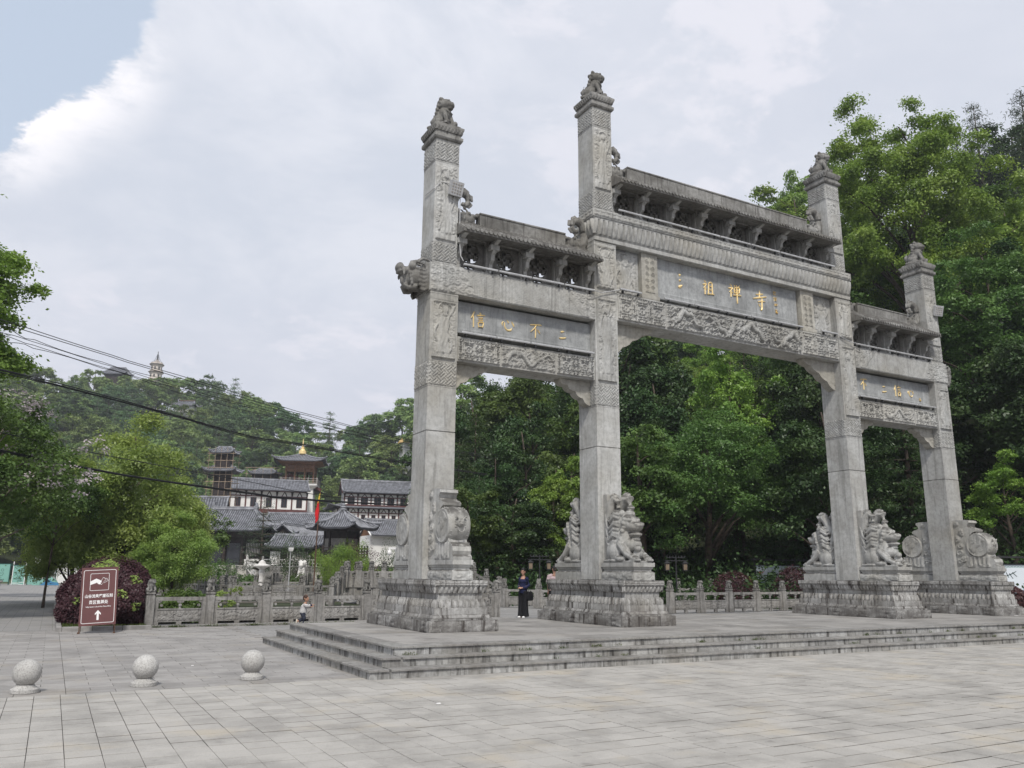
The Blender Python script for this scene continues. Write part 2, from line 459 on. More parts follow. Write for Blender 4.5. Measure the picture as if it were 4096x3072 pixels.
M['blossom'] = leaf_mat('pale_lilac_blossom', (0.420, 0.360, 0.380), (0.600, 0.540, 0.550), (0.500, 0.440, 0.460))
M['grass'] = leaf_mat('lawn_grass', (0.050, 0.085, 0.020), (0.090, 0.130, 0.030), (0.120, 0.140, 0.040))
# ------------------------------------------------------------------ carved relief patterns (heights 0..1 over metres)
def _sm(a, b, x): t = np.clip((x-a)/(b-a), 0, 1); return t*t*(3-2*t)
def pat_cloud(w, h, cell=0.16, seed=0, spin=2.2):
    rs = np.random.RandomState(seed)
    nx, ny = max(1, int(w/cell)), max(1, int(h/cell))
    cx = (np.arange(nx)[:, None]+0.5+rs.uniform(-.33, .33, (nx, ny)))*w/nx
    cy = (np.arange(ny)[None, :]+0.5+rs.uniform(-.33, .33, (nx, ny)))*h/ny
    rad = rs.uniform(.75, 1.25, (nx, ny)); sg = rs.choice([-1, 1], (nx, ny)); ph = rs.uniform(0, 6.28, (nx, ny))
    C = np.stack([cx.ravel(), cy.ravel(), rad.ravel(), sg.ravel(), ph.ravel()], 1)
    def f(X, Y):
        best = np.full(X.shape, 9e9); H = np.zeros(X.shape)
        for a, b, r, s, p in C:
            d = np.hypot((X-a), (Y-b)*1.25)/(cell*0.62*r)
            th = np.arctan2(Y-b, X-a)
            k = 0.35+0.65*(0.5+0.5*np.cos(d*spin*PI*1.0+s*th+p))
            k = k*(1-_sm(0.85, 1.25, d))
            m = d < best
            H = np.where(m, k, H); best = np.where(m, d, best)
        return H
    return f
def pat_dragon(w, h, seed=0, cell=0.17, n=1, flip=1):
    cl = pat_cloud(w, h, cell, seed)
    rs = np.random.RandomState(seed+5)
    t = np.linspace(0, 1, 90)
    paths = []
    for i in range(n):
        a, b = w*(i+0.06)/n, w*(i+0.94)/n
        x = a+(b-a)*t; ph = rs.uniform(0, 6)
        y = h*(0.5+0.27*np.sin(t*PI*2*(w/n/h)*0.55+ph)+0.06*np.sin(t*23+ph))
        wd = h*0.125*np.clip(1.15-0.75*(t if (i % 2 == 0) == (flip > 0) else 1-t), 0.25, 1)
        hx = a if (i % 2 == 0) == (flip > 0) else b
        hy = y[0] if (i % 2 == 0) == (flip > 0) else y[-1]
        legs = []
        for q in (20, 38, 56, 72):
            ang = rs.uniform(-1, 1)+(PI/2 if rs.rand() < .5 else -PI/2)
            legs.append((x[q], y[q], math.cos(ang), math.sin(ang)))
        paths.append((x, y, wd, hx, hy, legs))
    def f(X, Y):
        H = cl(X, Y)*0.62
        for x, y, wd, hx, hy, legs in paths:
            best = np.full(X.shape, 9e9); S_ = np.zeros(X.shape); W_ = np.ones(X.shape)
            for k in range(len(x)):
                d = np.hypot(X-x[k], Y-y[k]); m = d < best
                best = np.where(m, d, best); S_ = np.where(m, k, S_); W_ = np.where(m, wd[k], W_)
            q = best/W_
            body = np.sqrt(np.clip(1-q*q, 0, 1))
            sc = 0.5+0.5*np.cos(S_*2.1+best/W_*5)
            Hb = 0.55+0.38*body+0.12*sc*body
            H = np.where(q < 1, np.maximum(Hb, H*0.2), np.where(q < 1.35, H*0.12, H))
            for lx, ly, dx, dy in legs:
                for j, (sp, ln) in enumerate(((0, 1), (-.45, .75), (.45, .75))):
                    ca, sa = math.cos(sp*1.0), math.sin(sp*1.0)
                    ex, ey = dx*ca-dy*sa, dx*sa+dy*ca
                    u = (X-lx)*ex+(Y-ly)*ey; v = -(X-lx)*ey+(Y-ly)*ex
                    u0 = 0.0 if j == 0 else h*0.12
                    g = (u > u0) & (u < h*0.3*ln) & (np.abs(v) < h*0.03)
                    H = np.where(g, 0.85, H)
            # head with horns and mane
            d = np.hypot((X-hx), (Y-hy)*1.15)/(h*0.2)
            th = np.arctan2(Y-hy, X-hx)
            mane = (0.55+0.4*np.cos(th*11))*(1-_sm(0.9, 1.7, d))
            H = np.maximum(H, mane*0.8)
            H = np.where(d < 1, 0.72+0.28*np.cos(d*9), H)
        return H
    return f
def pat_figure(w, h, seed=0):
    """standing robed guardian among clouds"""
    cl = pat_cloud(w, h, 0.15, seed)
    rs = np.random.RandomState(seed+1)
    lean = rs.uniform(-.06, .06)*w
    def f(X, Y):
        H = cl(X, Y)*0.42
        cx = w/2+lean*np.sin(Y/h*5)
        u = (X-cx)/w; v = Y/h
        bw = np.interp(v, [0.08, 0.2, 0.45, 0.6, 0.75, 0.80], [0.30, 0.26, 0.2, 0.24, 0.20, 0.08])
        body = (np.abs(u) < bw) & (v > 0.07) & (v < 0.80)
        folds = 0.5+0.5*np.cos(u*42+np.sin(v*16+seed)*2.2)
        Hb = 0.55+0.25*np.sqrt(np.clip(1-(u/bw)**2, 0, 1))+0.2*folds
        H = np.where(body, Hb, H)
        for s in (-1, 1):      # arms and streaming scarf
            ax = cx+s*w*(0.2+0.16*np.sin(v*9+seed+s)); g = (np.abs(X-ax) < w*0.045) & (v > 0.12) & (v < 0.93)
            H = np.where(g, 0.8, H)
        hd = np.hypot((X-cx)/(w*0.12), (Y-h*0.855)/(w*0.16))
        H = np.where(hd < 1, 0.7+0.3*np.sqrt(np.clip(1-hd*hd, 0, 1)), H)
        halo = np.hypot(X-cx, Y-h*0.86)/(w*0.30)
        H = np.where((np.abs(halo-1) < 0.10) & (hd > 1), 0.62, H)
        base = (v < 0.09)
        H = np.where(base, 0.4+0.4*np.abs(np.sin(X/w*PI*4)), H)
        return H
    return f
def pat_rosette(w, h, n=2, seed=0):
    """mirrored curl lattice around n rosettes"""
    def f(X, Y):
        cw = w/n
        x = np.abs((X % cw)-cw/2)/(h/2); y = np.abs(Y-h/2)/(h/2)
        a = np.maximum(x, y); b = np.minimum(x, y)
        r = np.hypot(x, y)
        ros = (0.5+0.5*np.cos(r*22))*(r < 0.42)*(0.75+0.25*np.cos(np.arctan2(y, x+1e-6)*8))
        sq = ((np.abs(a-0.50) < 0.045) | (np.abs(a-0.66) < 0.04))*(b < 0.42)
        d1 = np.hypot(a-0.80, b-0.36)
        curl = (0.5+0.5*np.cos(d1*34+np.arctan2(b-0.36, a-0.8)))*(d1 < 0.24)
        d2 = np.hypot(a-0.84, b-0.86)
        curl2 = (0.5+0.5*np.cos(d2*34-np.arctan2(b-0.86, a-0.84)))*(d2 < 0.22)
        d3 = np.hypot(a-0.56, b-0.56); curl3 = (0.5+0.5*np.cos(d3*38))*(d3 < 0.15)
        link_ = (np.abs(b) < 0.05)*(a > 0.4)
        return np.clip(np.maximum.reduce([ros, sq*0.9, curl, curl2, curl3*0.9, link_*0.8]), 0, 1)
    return f
def pat_diaper(w, h, p=0.135):
    """diagonal basket weave of triple lines"""
    def f(X, Y):
        a = (X+Y)/(p*1.414); b = (X-Y)/(p*1.414)
        i, j = np.floor(a), np.floor(b)
        c = ((i+j) % 2) == 0
        t = np.where(c, a-i, b-j)
        g = 0.5+0.5*np.cos(t*2*PI*2)
        return (g > 0.45)*0.9
    return f
FRET = ["1111111111", "1000000001", "1011111101", "1010000101", "1010110101", "1010010101", "1011110101", "1000000101", "1111111101", "0000000001"]
def pat_fret(w, h):
    T = np.array([[int(c) for c in r] for r in FRET])[::-1]
    def f(X, Y):
        u = ((X/h*10).astype(int)) % 10; v = np.clip((Y/h*10).astype(int), 0, 9)
        m = ((X/h).astype(int) % 2) == 1
        u = np.where(m, 9-u, u)
        return T[v, u]*1.0
    return f
def pat_brick_fret(w, h):
    """flat key pattern of offset T bars"""
    def f(X, Y):
        r = Y/h*3; row = np.floor(r); fr = r-row
        L_ = h*1.5
        u = ((X+row*L_/2) % L_)/L_
        line = (fr < 0.16) | (fr > 0.88)
        vert = (np.abs(u-0.5) < 0.045)
        brk = (u < 0.07)
        return np.where(brk, 0.9, np.where(line | vert, 0.0, 0.9))
    return f
def pat_grid_squares(w, h):
    """field of little square scrolls between two slanting bands, clouds at the ends"""
    cl = pat_cloud(w, h, 0.17, 3)
    def f(X, Y):
        p = 0.098
        u = np.abs((X % p)/p-0.5)*2; v = np.abs((Y % p)/p-0.5)*2
        a = np.maximum(u, v)
        g = ((a < 0.78) & (a > 0.5)) | (a < 0.22)
        xl = X-(0.98+(h-Y)*0.62); xr = (w-X)-(0.35+Y*0.95)
        band = np.minimum(np.abs(xl), np.abs(xr)) < 0.09
        bl = 0.55+0.45*(np.cos(np.minimum(np.abs(xl), np.abs(xr))*130) > 0)
        out = (xl < 0) | (xr < 0)
        return np.where(band, bl, np.where(out, cl(X, Y), g*0.62))
    return f
def relief(name, w, h, fn, depth, mat, parent, origin, ux=(1, 0, 0), uy=(0, 0, 1), res=0.02, frame=0.0, seed=0, smooth=True):
    """carved panel: height field standing out of the plane origin + u ux + v uy"""
    nx, ny = max(2, int(round(w/res)))+1, max(2, int(round(h/res)))+1
    X, Y = np.meshgrid(np.linspace(0, w, nx), np.linspace(0, h, ny), indexing='ij')
    H = fn(X, Y)
    if frame:
        e = np.minimum(np.minimum(X, w-X), np.minimum(Y, h-Y))
        H = np.where(e < frame, 0.95, np.where(e < frame*1.5, 0.0, H))
    e = np.minimum(np.minimum(X, w-X), np.minimum(Y, h-Y))
    H = np.where(e < 1e-6, 0, H)
    a, b = Vector(ux).normalized(), Vector(uy).normalized(); n = a.cross(b)
    o = np.array(origin)
    V = o+X[..., None]*np.array(a)+Y[..., None]*np.array(b)+(H*depth+0.003)[..., None]*np.array(n)
    idx = np.arange(nx*ny).reshape(nx, ny)
    Q = np.stack([idx[:-1, :-1], idx[1:, :-1], idx[1:, 1:], idx[:-1, 1:]], -1).reshape(-1, 4)
    me = np_mesh(name, V.reshape(-1, 3), Q, smooth)
    return link(name, me, mat, parent)

# ------------------------------------------------------------------ ground
g = MB()
for (x0, x1, y0, y1) in ((-700, 700, -300, 10.2), (-700, -15.6, 10.2, 48), (-2.9, 700, 10.2, 48), (-700, 700, 48, 700)):
    g.add([(x0, y0, -0.02), (x1, y0, -0.02), (x1, y1, -0.02), (x0, y1, -0.02)], [(0, 1, 2, 3)])
def ground_mat():
    t = NT('paved_ground')
    sp = t.n('ShaderNodeSeparateXYZ'); t.l(t.pos, sp.inputs[0])
    bt = t.n('ShaderNodeTexBrick'); t.l(t.pos, bt.inputs['Vector'])
    bt.inputs['Scale'].default_value = 1.0; bt.inputs['Brick Width'].default_value = 0.65; bt.inputs['Row Height'].default_value = 0.33
    bt.inputs['Mortar Size'].default_value = 0.010; bt.inputs['Color1'].default_value = (0.30, 0.29, 0.28, 1); bt.inputs['Color2'].default_value = (0.25, 0.245, 0.24, 1)
    bt.inputs['Mortar'].default_value = (0.12, 0.115, 0.105, 1)
    c = t.mix(t.math('MULTIPLY', t.ramp(t.noise(0.5, 6, 0.65), 0.4, 0.7), 0.4), bt.outputs[0], (0.17, 0.165, 0.155))
    far = t.ramp(sp.outputs[1], 95, 110)
    c = t.mix(far, c, (0.06, 0.08, 0.03))
    return t.finish(c, 0.85, t.noise(30, 3, 0.7), 0.3, 0.01)
M['ground'] = ground_mat()
ground = g.obj('ground', M['ground'])
tag(ground, kind='structure')

def in_view(x, y, z=0, margin=0.12):
    d = Vector((x, y, z))-CAM
    r = d.dot(rgt); f = d.dot(fwd); u = d.dot(upv)
    if f < 0.5: return False
    return abs(r/f) < 2048/3265+margin and abs(u/f) < 1536/3265+margin
SLAB_CACHE = {}
def slab_mesh(w, d, t, b=0.009, tag_=''):
    k = (round(w, 3), round(d, 3), t, tag_)
    if k not in SLAB_CACHE:
        me = MB().rings((0, 0), [(w/2, d/2, -t), (w/2, d/2, -.002), (w/2-.003, d/2-.003, 0)]).mesh('paving_slab')
        SLAB_CACHE[k] = me
    return SLAB_CACHE[k]
def paved_field(name, slabs, mat, parent, ztop, t=0.03, limit=300, piece='paving_slab'):
    """slabs (cx, cy, w, d); the ones that show largest become parts, the others one joined part"""
    slabs = sorted(slabs, key=lambda q: (q[0]-CAM.x)**2+(q[1]-CAM.y)**2)
    rs = random.Random(3)
    near, far = slabs[:limit], slabs[limit:]
    for cx, cy, w, d in near:
        w2, d2 = round(w-(0.0045 if w < d else 0.007), 4), round(d-(0.017 if w < d else 0.017), 3)
        me = slab_mesh(w2, d2, t, tag_=name)
        if not me.materials: me.materials.append(mat)
        o = link(piece, me, None, parent, (cx, cy, ztop+rs.uniform(-.0022, .0022)))
        o.rotation_euler = (rs.uniform(-.0022, .0022), rs.uniform(-.0022, .0022), rs.uniform(-.003, .003))
    if far:
        b = MB()
        for cx, cy, w, d in far:
            z = ztop+rs.uniform(-.003, .003)
            b.rings((cx, cy), [((w-.007)/2, (d-.026)/2, z-t), ((w-.007)/2, (d-.026)/2, z-.002), ((w-.010)/2, (d-.029)/2, z)])
        o = b.obj(name+'_field', mat, parent)
        at = o.data.attributes.new('tone', 'FLOAT', 'POINT')
        at.data.foreach_set('value', np.repeat(np.random.RandomState(2).rand(len(far)), 12).astype(np.float32))
        tag(o, kind='stuff')
# front plaza: slabs in straight files running away from the camera
plaza = MB().add([(-40, -22, -0.0055), (30, -22, -0.0055), (30, -5.02, -0.0055), (-40, -5.02, -0.0055)], [(0, 1, 2, 3)]).obj('front_plaza', M['joint'])
tag(plaza, kind='structure')
sl = []
rs = random.Random(11)
for i in range(-40, 150):
    x = -18.44+0.325*i+0.1625
    off = rs.choice((0, 0, 0, 0.01, 0.02, 0.165))
    y = -5.04-off
    if off > 0.1 and in_view(x, -5.04-off/2): sl.append((x, -5.04-off/2, 0.325, off))
    elif off: y = -5.04
    while y > -20:
        if in_view(x, y-0.165): sl.append((x, y-0.165, 0.325, 0.331))
        y -= 0.331
paved_field('front_paving', sl, M['paving'], plaza, 0.0)
# left court: long slabs laid crosswise
court = MB().add([(-40, -5.02, -0.007), (-13.4, -5.02, -0.007), (-13.4, 9.6, -0.007), (-40, 9.6, -0.007)], [(0, 1, 2, 3)]).obj('left_court', M['joint'])
tag(court, kind='structure')
sl = []
for j in range(44):
    y = -4.85+0.33*j
    for (xa, xb) in ((-30, -18.04), (-18.04, -13.5)):
        x = xb-(0.33 if j % 2 else 0.0) if xb < -18 else xa+(0.33 if j % 2 else 0)
        if xb < -18:
            if j % 2: sl.append((xb-0.165, y, 0.33, 0.33))
            while x > xa:
                if in_view(x-0.33, y): sl.append((x-0.33, y, 0.66, 0.33))
                x -= 0.66
        else:
            if j % 2: sl.append((xa+0.165, y, 0.33, 0.33))
            while x < xb:
                if in_view(x+0.33, y) and True: sl.append((x+0.33, y, 0.66, 0.33))
                x += 0.66
sl = [s_ for s_ in sl if in_view(s_[0], s_[1])]
paved_field('court_paving', sl, M['paving_left'], court, 0.0)

# ------------------------------------------------------------------ platform with three steps
plat = MB()
ST = 0.1542
XS, YB = 13.634, 2.62
for k in range(3):
    x, y = XS-0.325*k-0.045, 5.426-0.325*k-0.045
    plat.box(-x, x, -y, YB-0.02, ST*k-0.1 if k == 0 else ST*k-0.01, ST*(k+1)-0.034)
platform = plat.obj('stepped_platform', M['joint'])
tag(platform, kind='structure')
M['riser'] = stone_mat('rain_streaked_step_risers', (0.235, 0.228, 0.215), (0.05, 0.046, 0.042), (0.46, 0.46, 0.45), 0.9, 0.6, 0.3)
M['tread'] = stone_mat('worn_step_treads', (0.235, 0.225, 0.215), (0.10, 0.095, 0.09), (0.33, 0.325, 0.31), 0.4, 0.22, 0.3)
def row(mat, name, axis, a0, a1, fixed, depth, z0, z1, lens, seed):
    rs = random.Random(seed); a = a0; ms = {}
    while a < a1-0.02:
        l = min(rs.choice(lens), a1-a)
        if a1-a-l < 0.25: l = a1-a
        c = a+l/2
        b = MB().bbox(-l/2+.003, l/2-.003, 0, depth, z0, z1, 0.005)
        key = (round(l, 3), depth, z0, z1)
        if key not in ms:
            ms[key] = b.mesh(name); ms[key].materials.append(mat)
        me = ms[key]
        if axis == 'x': link(name, me, None, platform, (c, fixed+rs.uniform(-.003, .003), rs.uniform(-.001, .001)))
        else: link(name, me, None, platform, (fixed+rs.uniform(-.003, .003), c, rs.uniform(-.001, .001)), -PI/2)
        a += l
for k in range(3):
    x, y = XS-0.325*k, 5.426-0.325*k
    z0, z1 = ST*k+(0 if k == 0 else 0.0), ST*(k+1)-0.036
    row(M['riser'], 'riser_block', 'x', -x+0.03, x-0.03, -y+0.03, 0.05, z0, z1, (0.52, 0.6, 0.62, 0.62), 10+k)
    row(M['riser'], 'riser_block', 'y', -y+0.03, YB, -x+0.03, 0.05, z0, z1, (0.6, 0.62), 20+k)
    if k < 2:
        row(M['tread'], 'tread_slab', 'x', -x+0.40, x, -y, 0.36, z1+0.001, z1+0.036, (0.62, 0.93, 1.2), 30+k)
        row(M['tread'], 'tread_slab', 'y', -y+0.0, YB, -x, 0.36, z1+0.001, z1+0.036, (0.62, 0.93), 40+k)
row(M['tread'], 'edge_slab', 'x', -XS+0.65+0.40, XS-0.65, -5.426+0.65, 0.40, ST*3-.035, ST*3, (0.62, 0.93, 1.2), 37)
row(M['tread'], 'edge_slab', 'y', -5.426+0.65, YB, -XS+0.65, 0.40, ST*3-.035, ST*3, (0.62, 0.93), 47)
sl = []
j = 0; y = -4.776+0.40
while y < YB-0.1:
    d = min(0.62, YB-y); x = -12.984+0.40-(0.6 if j % 2 else 0)
    while x < 12.9:
        l = 1.24; a, b = max(x, -12.584), min(x+l, 12.98)
        if b-a > .1 and in_view((a+b)/2, y+d/2, .46, .2): sl.append(((a+b)/2, y+d/2, b-a, d))
        x += l
    y += 0.62; j += 1
paved_field('platform_paving', sl, M['paving_top'], platform, ST*3, 0.035, 300)
ZP = ST*3

# ------------------------------------------------------------------ the gateway
gate = thing('stone_gateway', 'tall grey carved granite memorial gateway with four pillars and gold characters', 'gateway', (0, 0, 0))
XO, XI = 10.2707, 5.1353
PW, PD, PW2, PD2 = 0.788, 0.883, 0.697, 0.80
ZT = 1.582
def petals(b, x0, x1, y, z0, z1, dep, n, sgn=-1, ax='x', flip=False):
    """row of rounded lotus petals bulging out of a moulding"""
    for i in range(n):
        a0 = x0+(x1-x0)*i/n; a1 = x0+(x1-x0)*(i+1)/n
        vs, fs = [], []
        for iu in range(6):
            for iv in range(5):
                u, v = iu/5, iv/4
                ww = math.sin(PI*u)**0.55 if 0 < u < 1 else 0
                vv = v if not flip else 1-v
                prof = math.sin(PI*min(1, 0.12+0.88*vv)*0.62)
                hh = dep*ww*prof
                p = (a0+(a1-a0)*(0.03+0.94*u), y+sgn*hh, z0+(z1-z0)*v)
                vs.append(p if ax == 'x' else (p[1], p[0], p[2]))
        for iu in range(5):
            for iv in range(4):
                k = iu*5+iv
                q = (k, k+5, k+6, k+1)
                if (sgn > 0) != (ax == 'y'): q = q[::-1]
                fs.append(q)
        b.add(vs, fs)
def pedestal(x):
    p = thing('pedestal', None, None); p.parent = gate; p.location = (x, 0, 0)
    MB().rings((0, 0), [(.852, 2.04, ZP-.01), (.852, 2.04, ZP+.24), (.845, 2.033, ZP+.25)]).obj('plinth', M['stone_base'], p)
    MB().rings((0, 0), [(.78, 1.97, ZP+.25), (.78, 1.97, ZP+.285), (.72, 1.92, ZP+.30), (.70, 1.90, ZP+.36), (.665, 1.875, ZP+.37), (.665, 1.875, .965)]).obj('foot_slab', M['stone_base'], p)
    b = MB().rings((0, 0), [(.66, 1.87, .965), (.66, 1.87, .985), (.60, 1.81, 1.0), (.585, 1.795, 1.12), (.56, 1.77, 1.165), (.56, 1.77, 1.29), (.585, 1.79, 1.30), (.62, 1.83, 1.42), (.64, 1.85, 1.435)])
    for s in (-1, 1):
        petals(b, -.665, .665, s*(.0)+s*1.80, .985, 1.16, .065, 9, s, 'x', True)
        petals(b, -1.875, 1.875, s*.59, .985, 1.16, .065, 24, s, 'y', True)
        petals(b, -.66, .66, s*1.80, 1.295, 1.435, .06, 11, s, 'x')
        petals(b, -1.87, 1.87, s*.59, 1.295, 1.435, .06, 30, s, 'y')
    b.obj('lotus_moulding', M['stone_base'], p, smooth=False)
    MB().rings((0, 0), [(.645, 1.855, 1.437), (.655, 1.87, 1.455), (.655, 1.87, 1.572), (.648, 1.863, ZT)]).obj('top_slab', M['stone_base'], p)
    relief('key_fret_band', 1.28, .10, pat_brick_fret(1.28, .10), .016, M['stone_base'], p, (-.64, -1.87, 1.462), res=.012, smooth=False)
    relief('key_fret_band', 3.7, .10, pat_brick_fret(3.7, .10), .016, M['stone_base'], p, (-.655, 1.85, 1.462), (0, -1, 0), res=.014, smooth=False)
    relief('corner_scroll_band', 1.66, .22, lambda X, Y: pat_cloud(1.66, .22, .11, 5)(X, Y)*((np.abs(X-.83) > .55) | (np.abs(X-.83) < .18)), .018, M['stone_base'], p, (-.83, -2.04, ZP+.012), res=.02)
    relief('corner_scroll_band', 4.0, .22, lambda X, Y: pat_cloud(4.0, .22, .11, 6)(X, Y)*((X % 1.0 > .62)), .018, M['stone_base'], p, (-.852, 2.0, ZP+.012), (0, -1, 0), res=.022)
    return p
def band_stripes(b, hw, hd, z0, z1):
    b.rings((0, 0), [(hw+.006, hd+.006, z0), (hw+.006, hd+.006, z0+.03), (hw, hd, z0+.035)])
    return MB().rings((0, 0), [(hw+.006, hd+.006, z1-.035), (hw+.006, hd+.006, z1-.005), (hw, hd, z1)])
def stripes(p, hw, hd, z0, z1):
    b = MB(); c = band_stripes(b, hw, hd, z0, z1)
    b.obj('stripe_band', M['stone'], p); c.obj('stripe_band', M['stone'], p)
def lion_cap(p, z, mat):
    """stepped cap with a carved petal row under its upper slab"""
    b = MB().rings((0, 0), [(.36, .41, z-.44), (.40, .455, z-.42), (.42, .48, z-.38), (.42, .48, z-.30), (.375, .43, z-.28), (.375, .43, z-.20), (.39, .45, z-.19), (.43, .495, z-.09), (.44, .50, z-.07), (.44, .50, z-.01), (.43, .49, z)])
    for s in (-1, 1):
        petals(b, -.40, .40, s*.455, z-.19, z-.075, .045, 8, s, 'x')
        petals(b, -.455, .455, s*.40, z-.19, z-.075, .045, 9, s, 'y')
    # stone cushion under the lion
    b.rings((0, 0), [(.37, .42, z), (.37, .42, z+.06), (.34, .39, z+.09)])
    return b.obj('pillar_cap', mat, p)
def pillar(x, inner, seed):
    p = thing('pillar', None, None); p.parent = gate; p.location = (x, 0, 0)
    ztop = (16.2158 if inner else 13.6897)
    zsw = 11.34 if inner else 9.0
    joints = {-1: (5.2, ), 1: (5.22, 6.5)}.get(1 if x > 0 else -1)
    z = ZT
    lower = list(joints)+[zsw]
    for zz in lower:
        MB().rings((0, 0), [(PW/2-.014, PD/2-.014, z), (PW/2, PD/2, z+.014), (PW/2, PD/2, zz-.016), (PW/2-.014, PD/2-.014, zz-.004)]).obj('shaft_block', M['stone'], p)
        z = zz
    zu = 12.33 if inner else 9.66
    if not inner:
        MB().rings((0, 0), [(PW/2-.02, PD/2-.02, zsw), (PW/2-.02, PD/2-.02, zu)]).obj('shaft_block', M['stone'], p)
    MB().rings((0, 0), [(PW2/2, PD2/2, zu), (PW2/2, PD2/2, ztop-.43)]).obj('shaft_block', M['stone'], p)
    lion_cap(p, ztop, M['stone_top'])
    def bands(z0, z1, hw, hd, lo, hi):
        """diaper band on front, left and right faces with stripes"""
        stripes(p, hw, hd, z0, z1)
        h = z1-z0-.08
        relief('woven_diaper_band', 2*hw-.02, h, pat_diaper(1, 1), .028, M['stone'], p, (-hw+.01, -hd, z0+.04), smooth=False, res=.017)
        relief('woven_diaper_band', 2*hd-.02, h, pat_diaper(1, 1), .028, M['stone'], p, (-hw, hd-.01, z0+.04), (0, -1, 0), smooth=False, res=.017)
    hw, hd = PW/2, PD/2
    hw2, hd2 = PW2/2, PD2/2
    bands(6.34, 7.03, hw, hd, 0, 0)
    if not inner:
        relief('guardian_relief', .66, 1.52, pat_figure(.66, 1.52, seed), .06, M['stone'], p, (-.33, -hd, 7.09), frame=.02, res=.018)
        stripes(p, hw, hd, 8.66, 8.85)
        bands(9.68, 10.28, hw2, hd2, 0, 0)
        relief('apsara_relief', .60, 2.18, pat_figure(.60, 2.18, seed+3), .065, M['stone'], p, (-.30, -hd2, 10.33), frame=.012, res=.018)
        bands(12.58, 13.22, hw2, hd2, 0, 0)
    else:
        relief('guardian_relief', .66, 2.46, pat_figure(.66, 2.46, seed), .06, M['stone'], p, (-.33, -hd, 7.09), frame=.02, res=.018)
        stripes(p, hw, hd, 9.62, 9.82)
        relief('guardian_relief', .64, 1.32, pat_figure(.64, 1.32, seed+7), .06, M['stone'], p, (-.32, -hd, 9.87), frame=.025, res=.018)
        stripes(p, hw, hd, 11.2, 11.33)
        bands(12.37, 13.02, hw2, hd2, 0, 0)
        relief('apsara_relief', .60, 2.02, pat_figure(.60, 2.02, seed+3), .065, M['stone'], p, (-.30, -hd2, 13.06), frame=.012, res=.018)
        bands(15.12, 15.74, hw2, hd2, 0, 0)
    return p
for x, inner, sd in ((-XO, 0, 1), (-XI, 1, 2), (XI, 1, 3), (XO, 0, 4)):
    pedestal(x)
    pillar(x, inner, sd*11)
# --- lower beams
def beam(x0, x1, z0, z1, yh, kind, seed):
    b = thing('lower_beam', None, None); b.parent = gate
    MB().rings(((x0+x1)/2, 0), [((x1-x0)/2, yh-.012, z0), ((x1-x0)/2, yh, z0+.012), ((x1-x0)/2, yh, z1-.012), ((x1-x0)/2, yh-.012, z1)]).obj('beam_block', M['stone'], b)
    w, h = x1-x0, z1-z0-.10
    if kind == 'side':
        ws = (w*.30, w*.40, w*.30)
        relief('rosette_relief', ws[0]-.08, h, pat_rosette(ws[0]-.08, h, 2), .055, M['stone'], b, (x0+.05, -yh, z0+.05), frame=.018, res=.016)
        relief('dragon_relief', ws[1]-.02, h, pat_dragon(ws[1]-.02, h, seed, .13), .075, M['stone'], b, (x0+ws[0]+.01, -yh, z0+.05), frame=.015, res=.018)
        relief('rosette_relief', ws[2]-.08, h, pat_rosette(ws[2]-.08, h, 2), .055, M['stone'], b, (x0+ws[0]+ws[1]+.03, -yh, z0+.05), frame=.018, res=.016)
    else:
        relief('rosette_relief', 1.75, h, pat_rosette(1.75, h, 3), .06, M['stone'], b, (x0+.05, -yh, z0+.05), frame=.02, res=.017)
        relief('dragon_relief', w-3.7, h+.03, pat_dragon(w-3.7, h+.03, seed, .15, 4), .13, M['stone'], b, (x0+1.85, -yh, z0+.04), frame=.015, res=.018)
        relief('rosette_relief', 1.75, h, pat_rosette(1.75, h, 3), .06, M['stone'], b, (x1-1.80, -yh, z0+.05), frame=.02, res=.017)
    return b
XL0, XL1 = -XO+PW/2, -XI-PW/2
beam(XL0, XL1, 7.087, 7.762, .39, 'side', 3)
beam(-XL1, -XL0, 7.087, 7.762, .39, 'side', 9)
beam(-XI+PW/2, XI-PW/2, 8.99, 9.853, .42, 'mid', 5)
# --- upper beams of the side bays with dragon-head ends
def upper_beam(s):
    b = thing('upper_beam', None, None); b.parent = gate
    x0, x1 = sorted((s*(XO+.43), s*(XI+PW/2)))
    MB().rings(((x0+x1)/2, 0), [((x1-x0)/2, .45, 8.873), ((x1-x0)/2, .46, 8.885), ((x1-x0)/2, .46, 9.645), ((x1-x0)/2, .45, 9.657)]).obj('beam_block', M['stone'], b)
    w, h = x1-x0-.02, .74
    f = pat_grid_squares(w, h)
    ff = f if s < 0 else (lambda X, Y: f(w-X, Y))
    relief('scroll_grid_relief', w, h, ff, .026, M['stone'], b, (x0+.01, -.46, 8.895), res=.0165)
    return b
upper_beam(-1); upper_beam(1)
# --- plaques
def plaque(x0, x1, z0, z1, yf, seed, frame=.16):
    p = thing('inscription_plaque', None, None); p.parent = gate
    MB().rings(((x0+x1)/2, 0), [((x1-x0)/2, yf, z0), ((x1-x0)/2, yf, z1)]).obj('plaque_slab', M['stone_plaque'], p)
    cl = pat_cloud(x1-x0, z1-z0, .12, seed)
    def f(X, Y):
        w, h = x1-x0, z1-z0
        e = np.minimum(np.minimum(X, w-X), np.minimum(Y, h-Y))
        return np.where(e < .03, .9, np.where(e < frame, .45*cl(X, Y)+.2, np.where(e < frame+.03, .95, 0)))
    relief('carved_border', x1-x0, z1-z0, f, .014, M['stone_plaque'], p, (x0, -yf, z0), res=.022)
    return p
pl_l = plaque(XL0, XL1, 7.925, 8.80, .17, 31, .10)
pl_c = plaque(-3.06, 3.06, 10.02, 11.34, .20, 32, .19)
pl_r = plaque(-XL1, -XL0, 7.925, 8.80, .17, 33, .10)
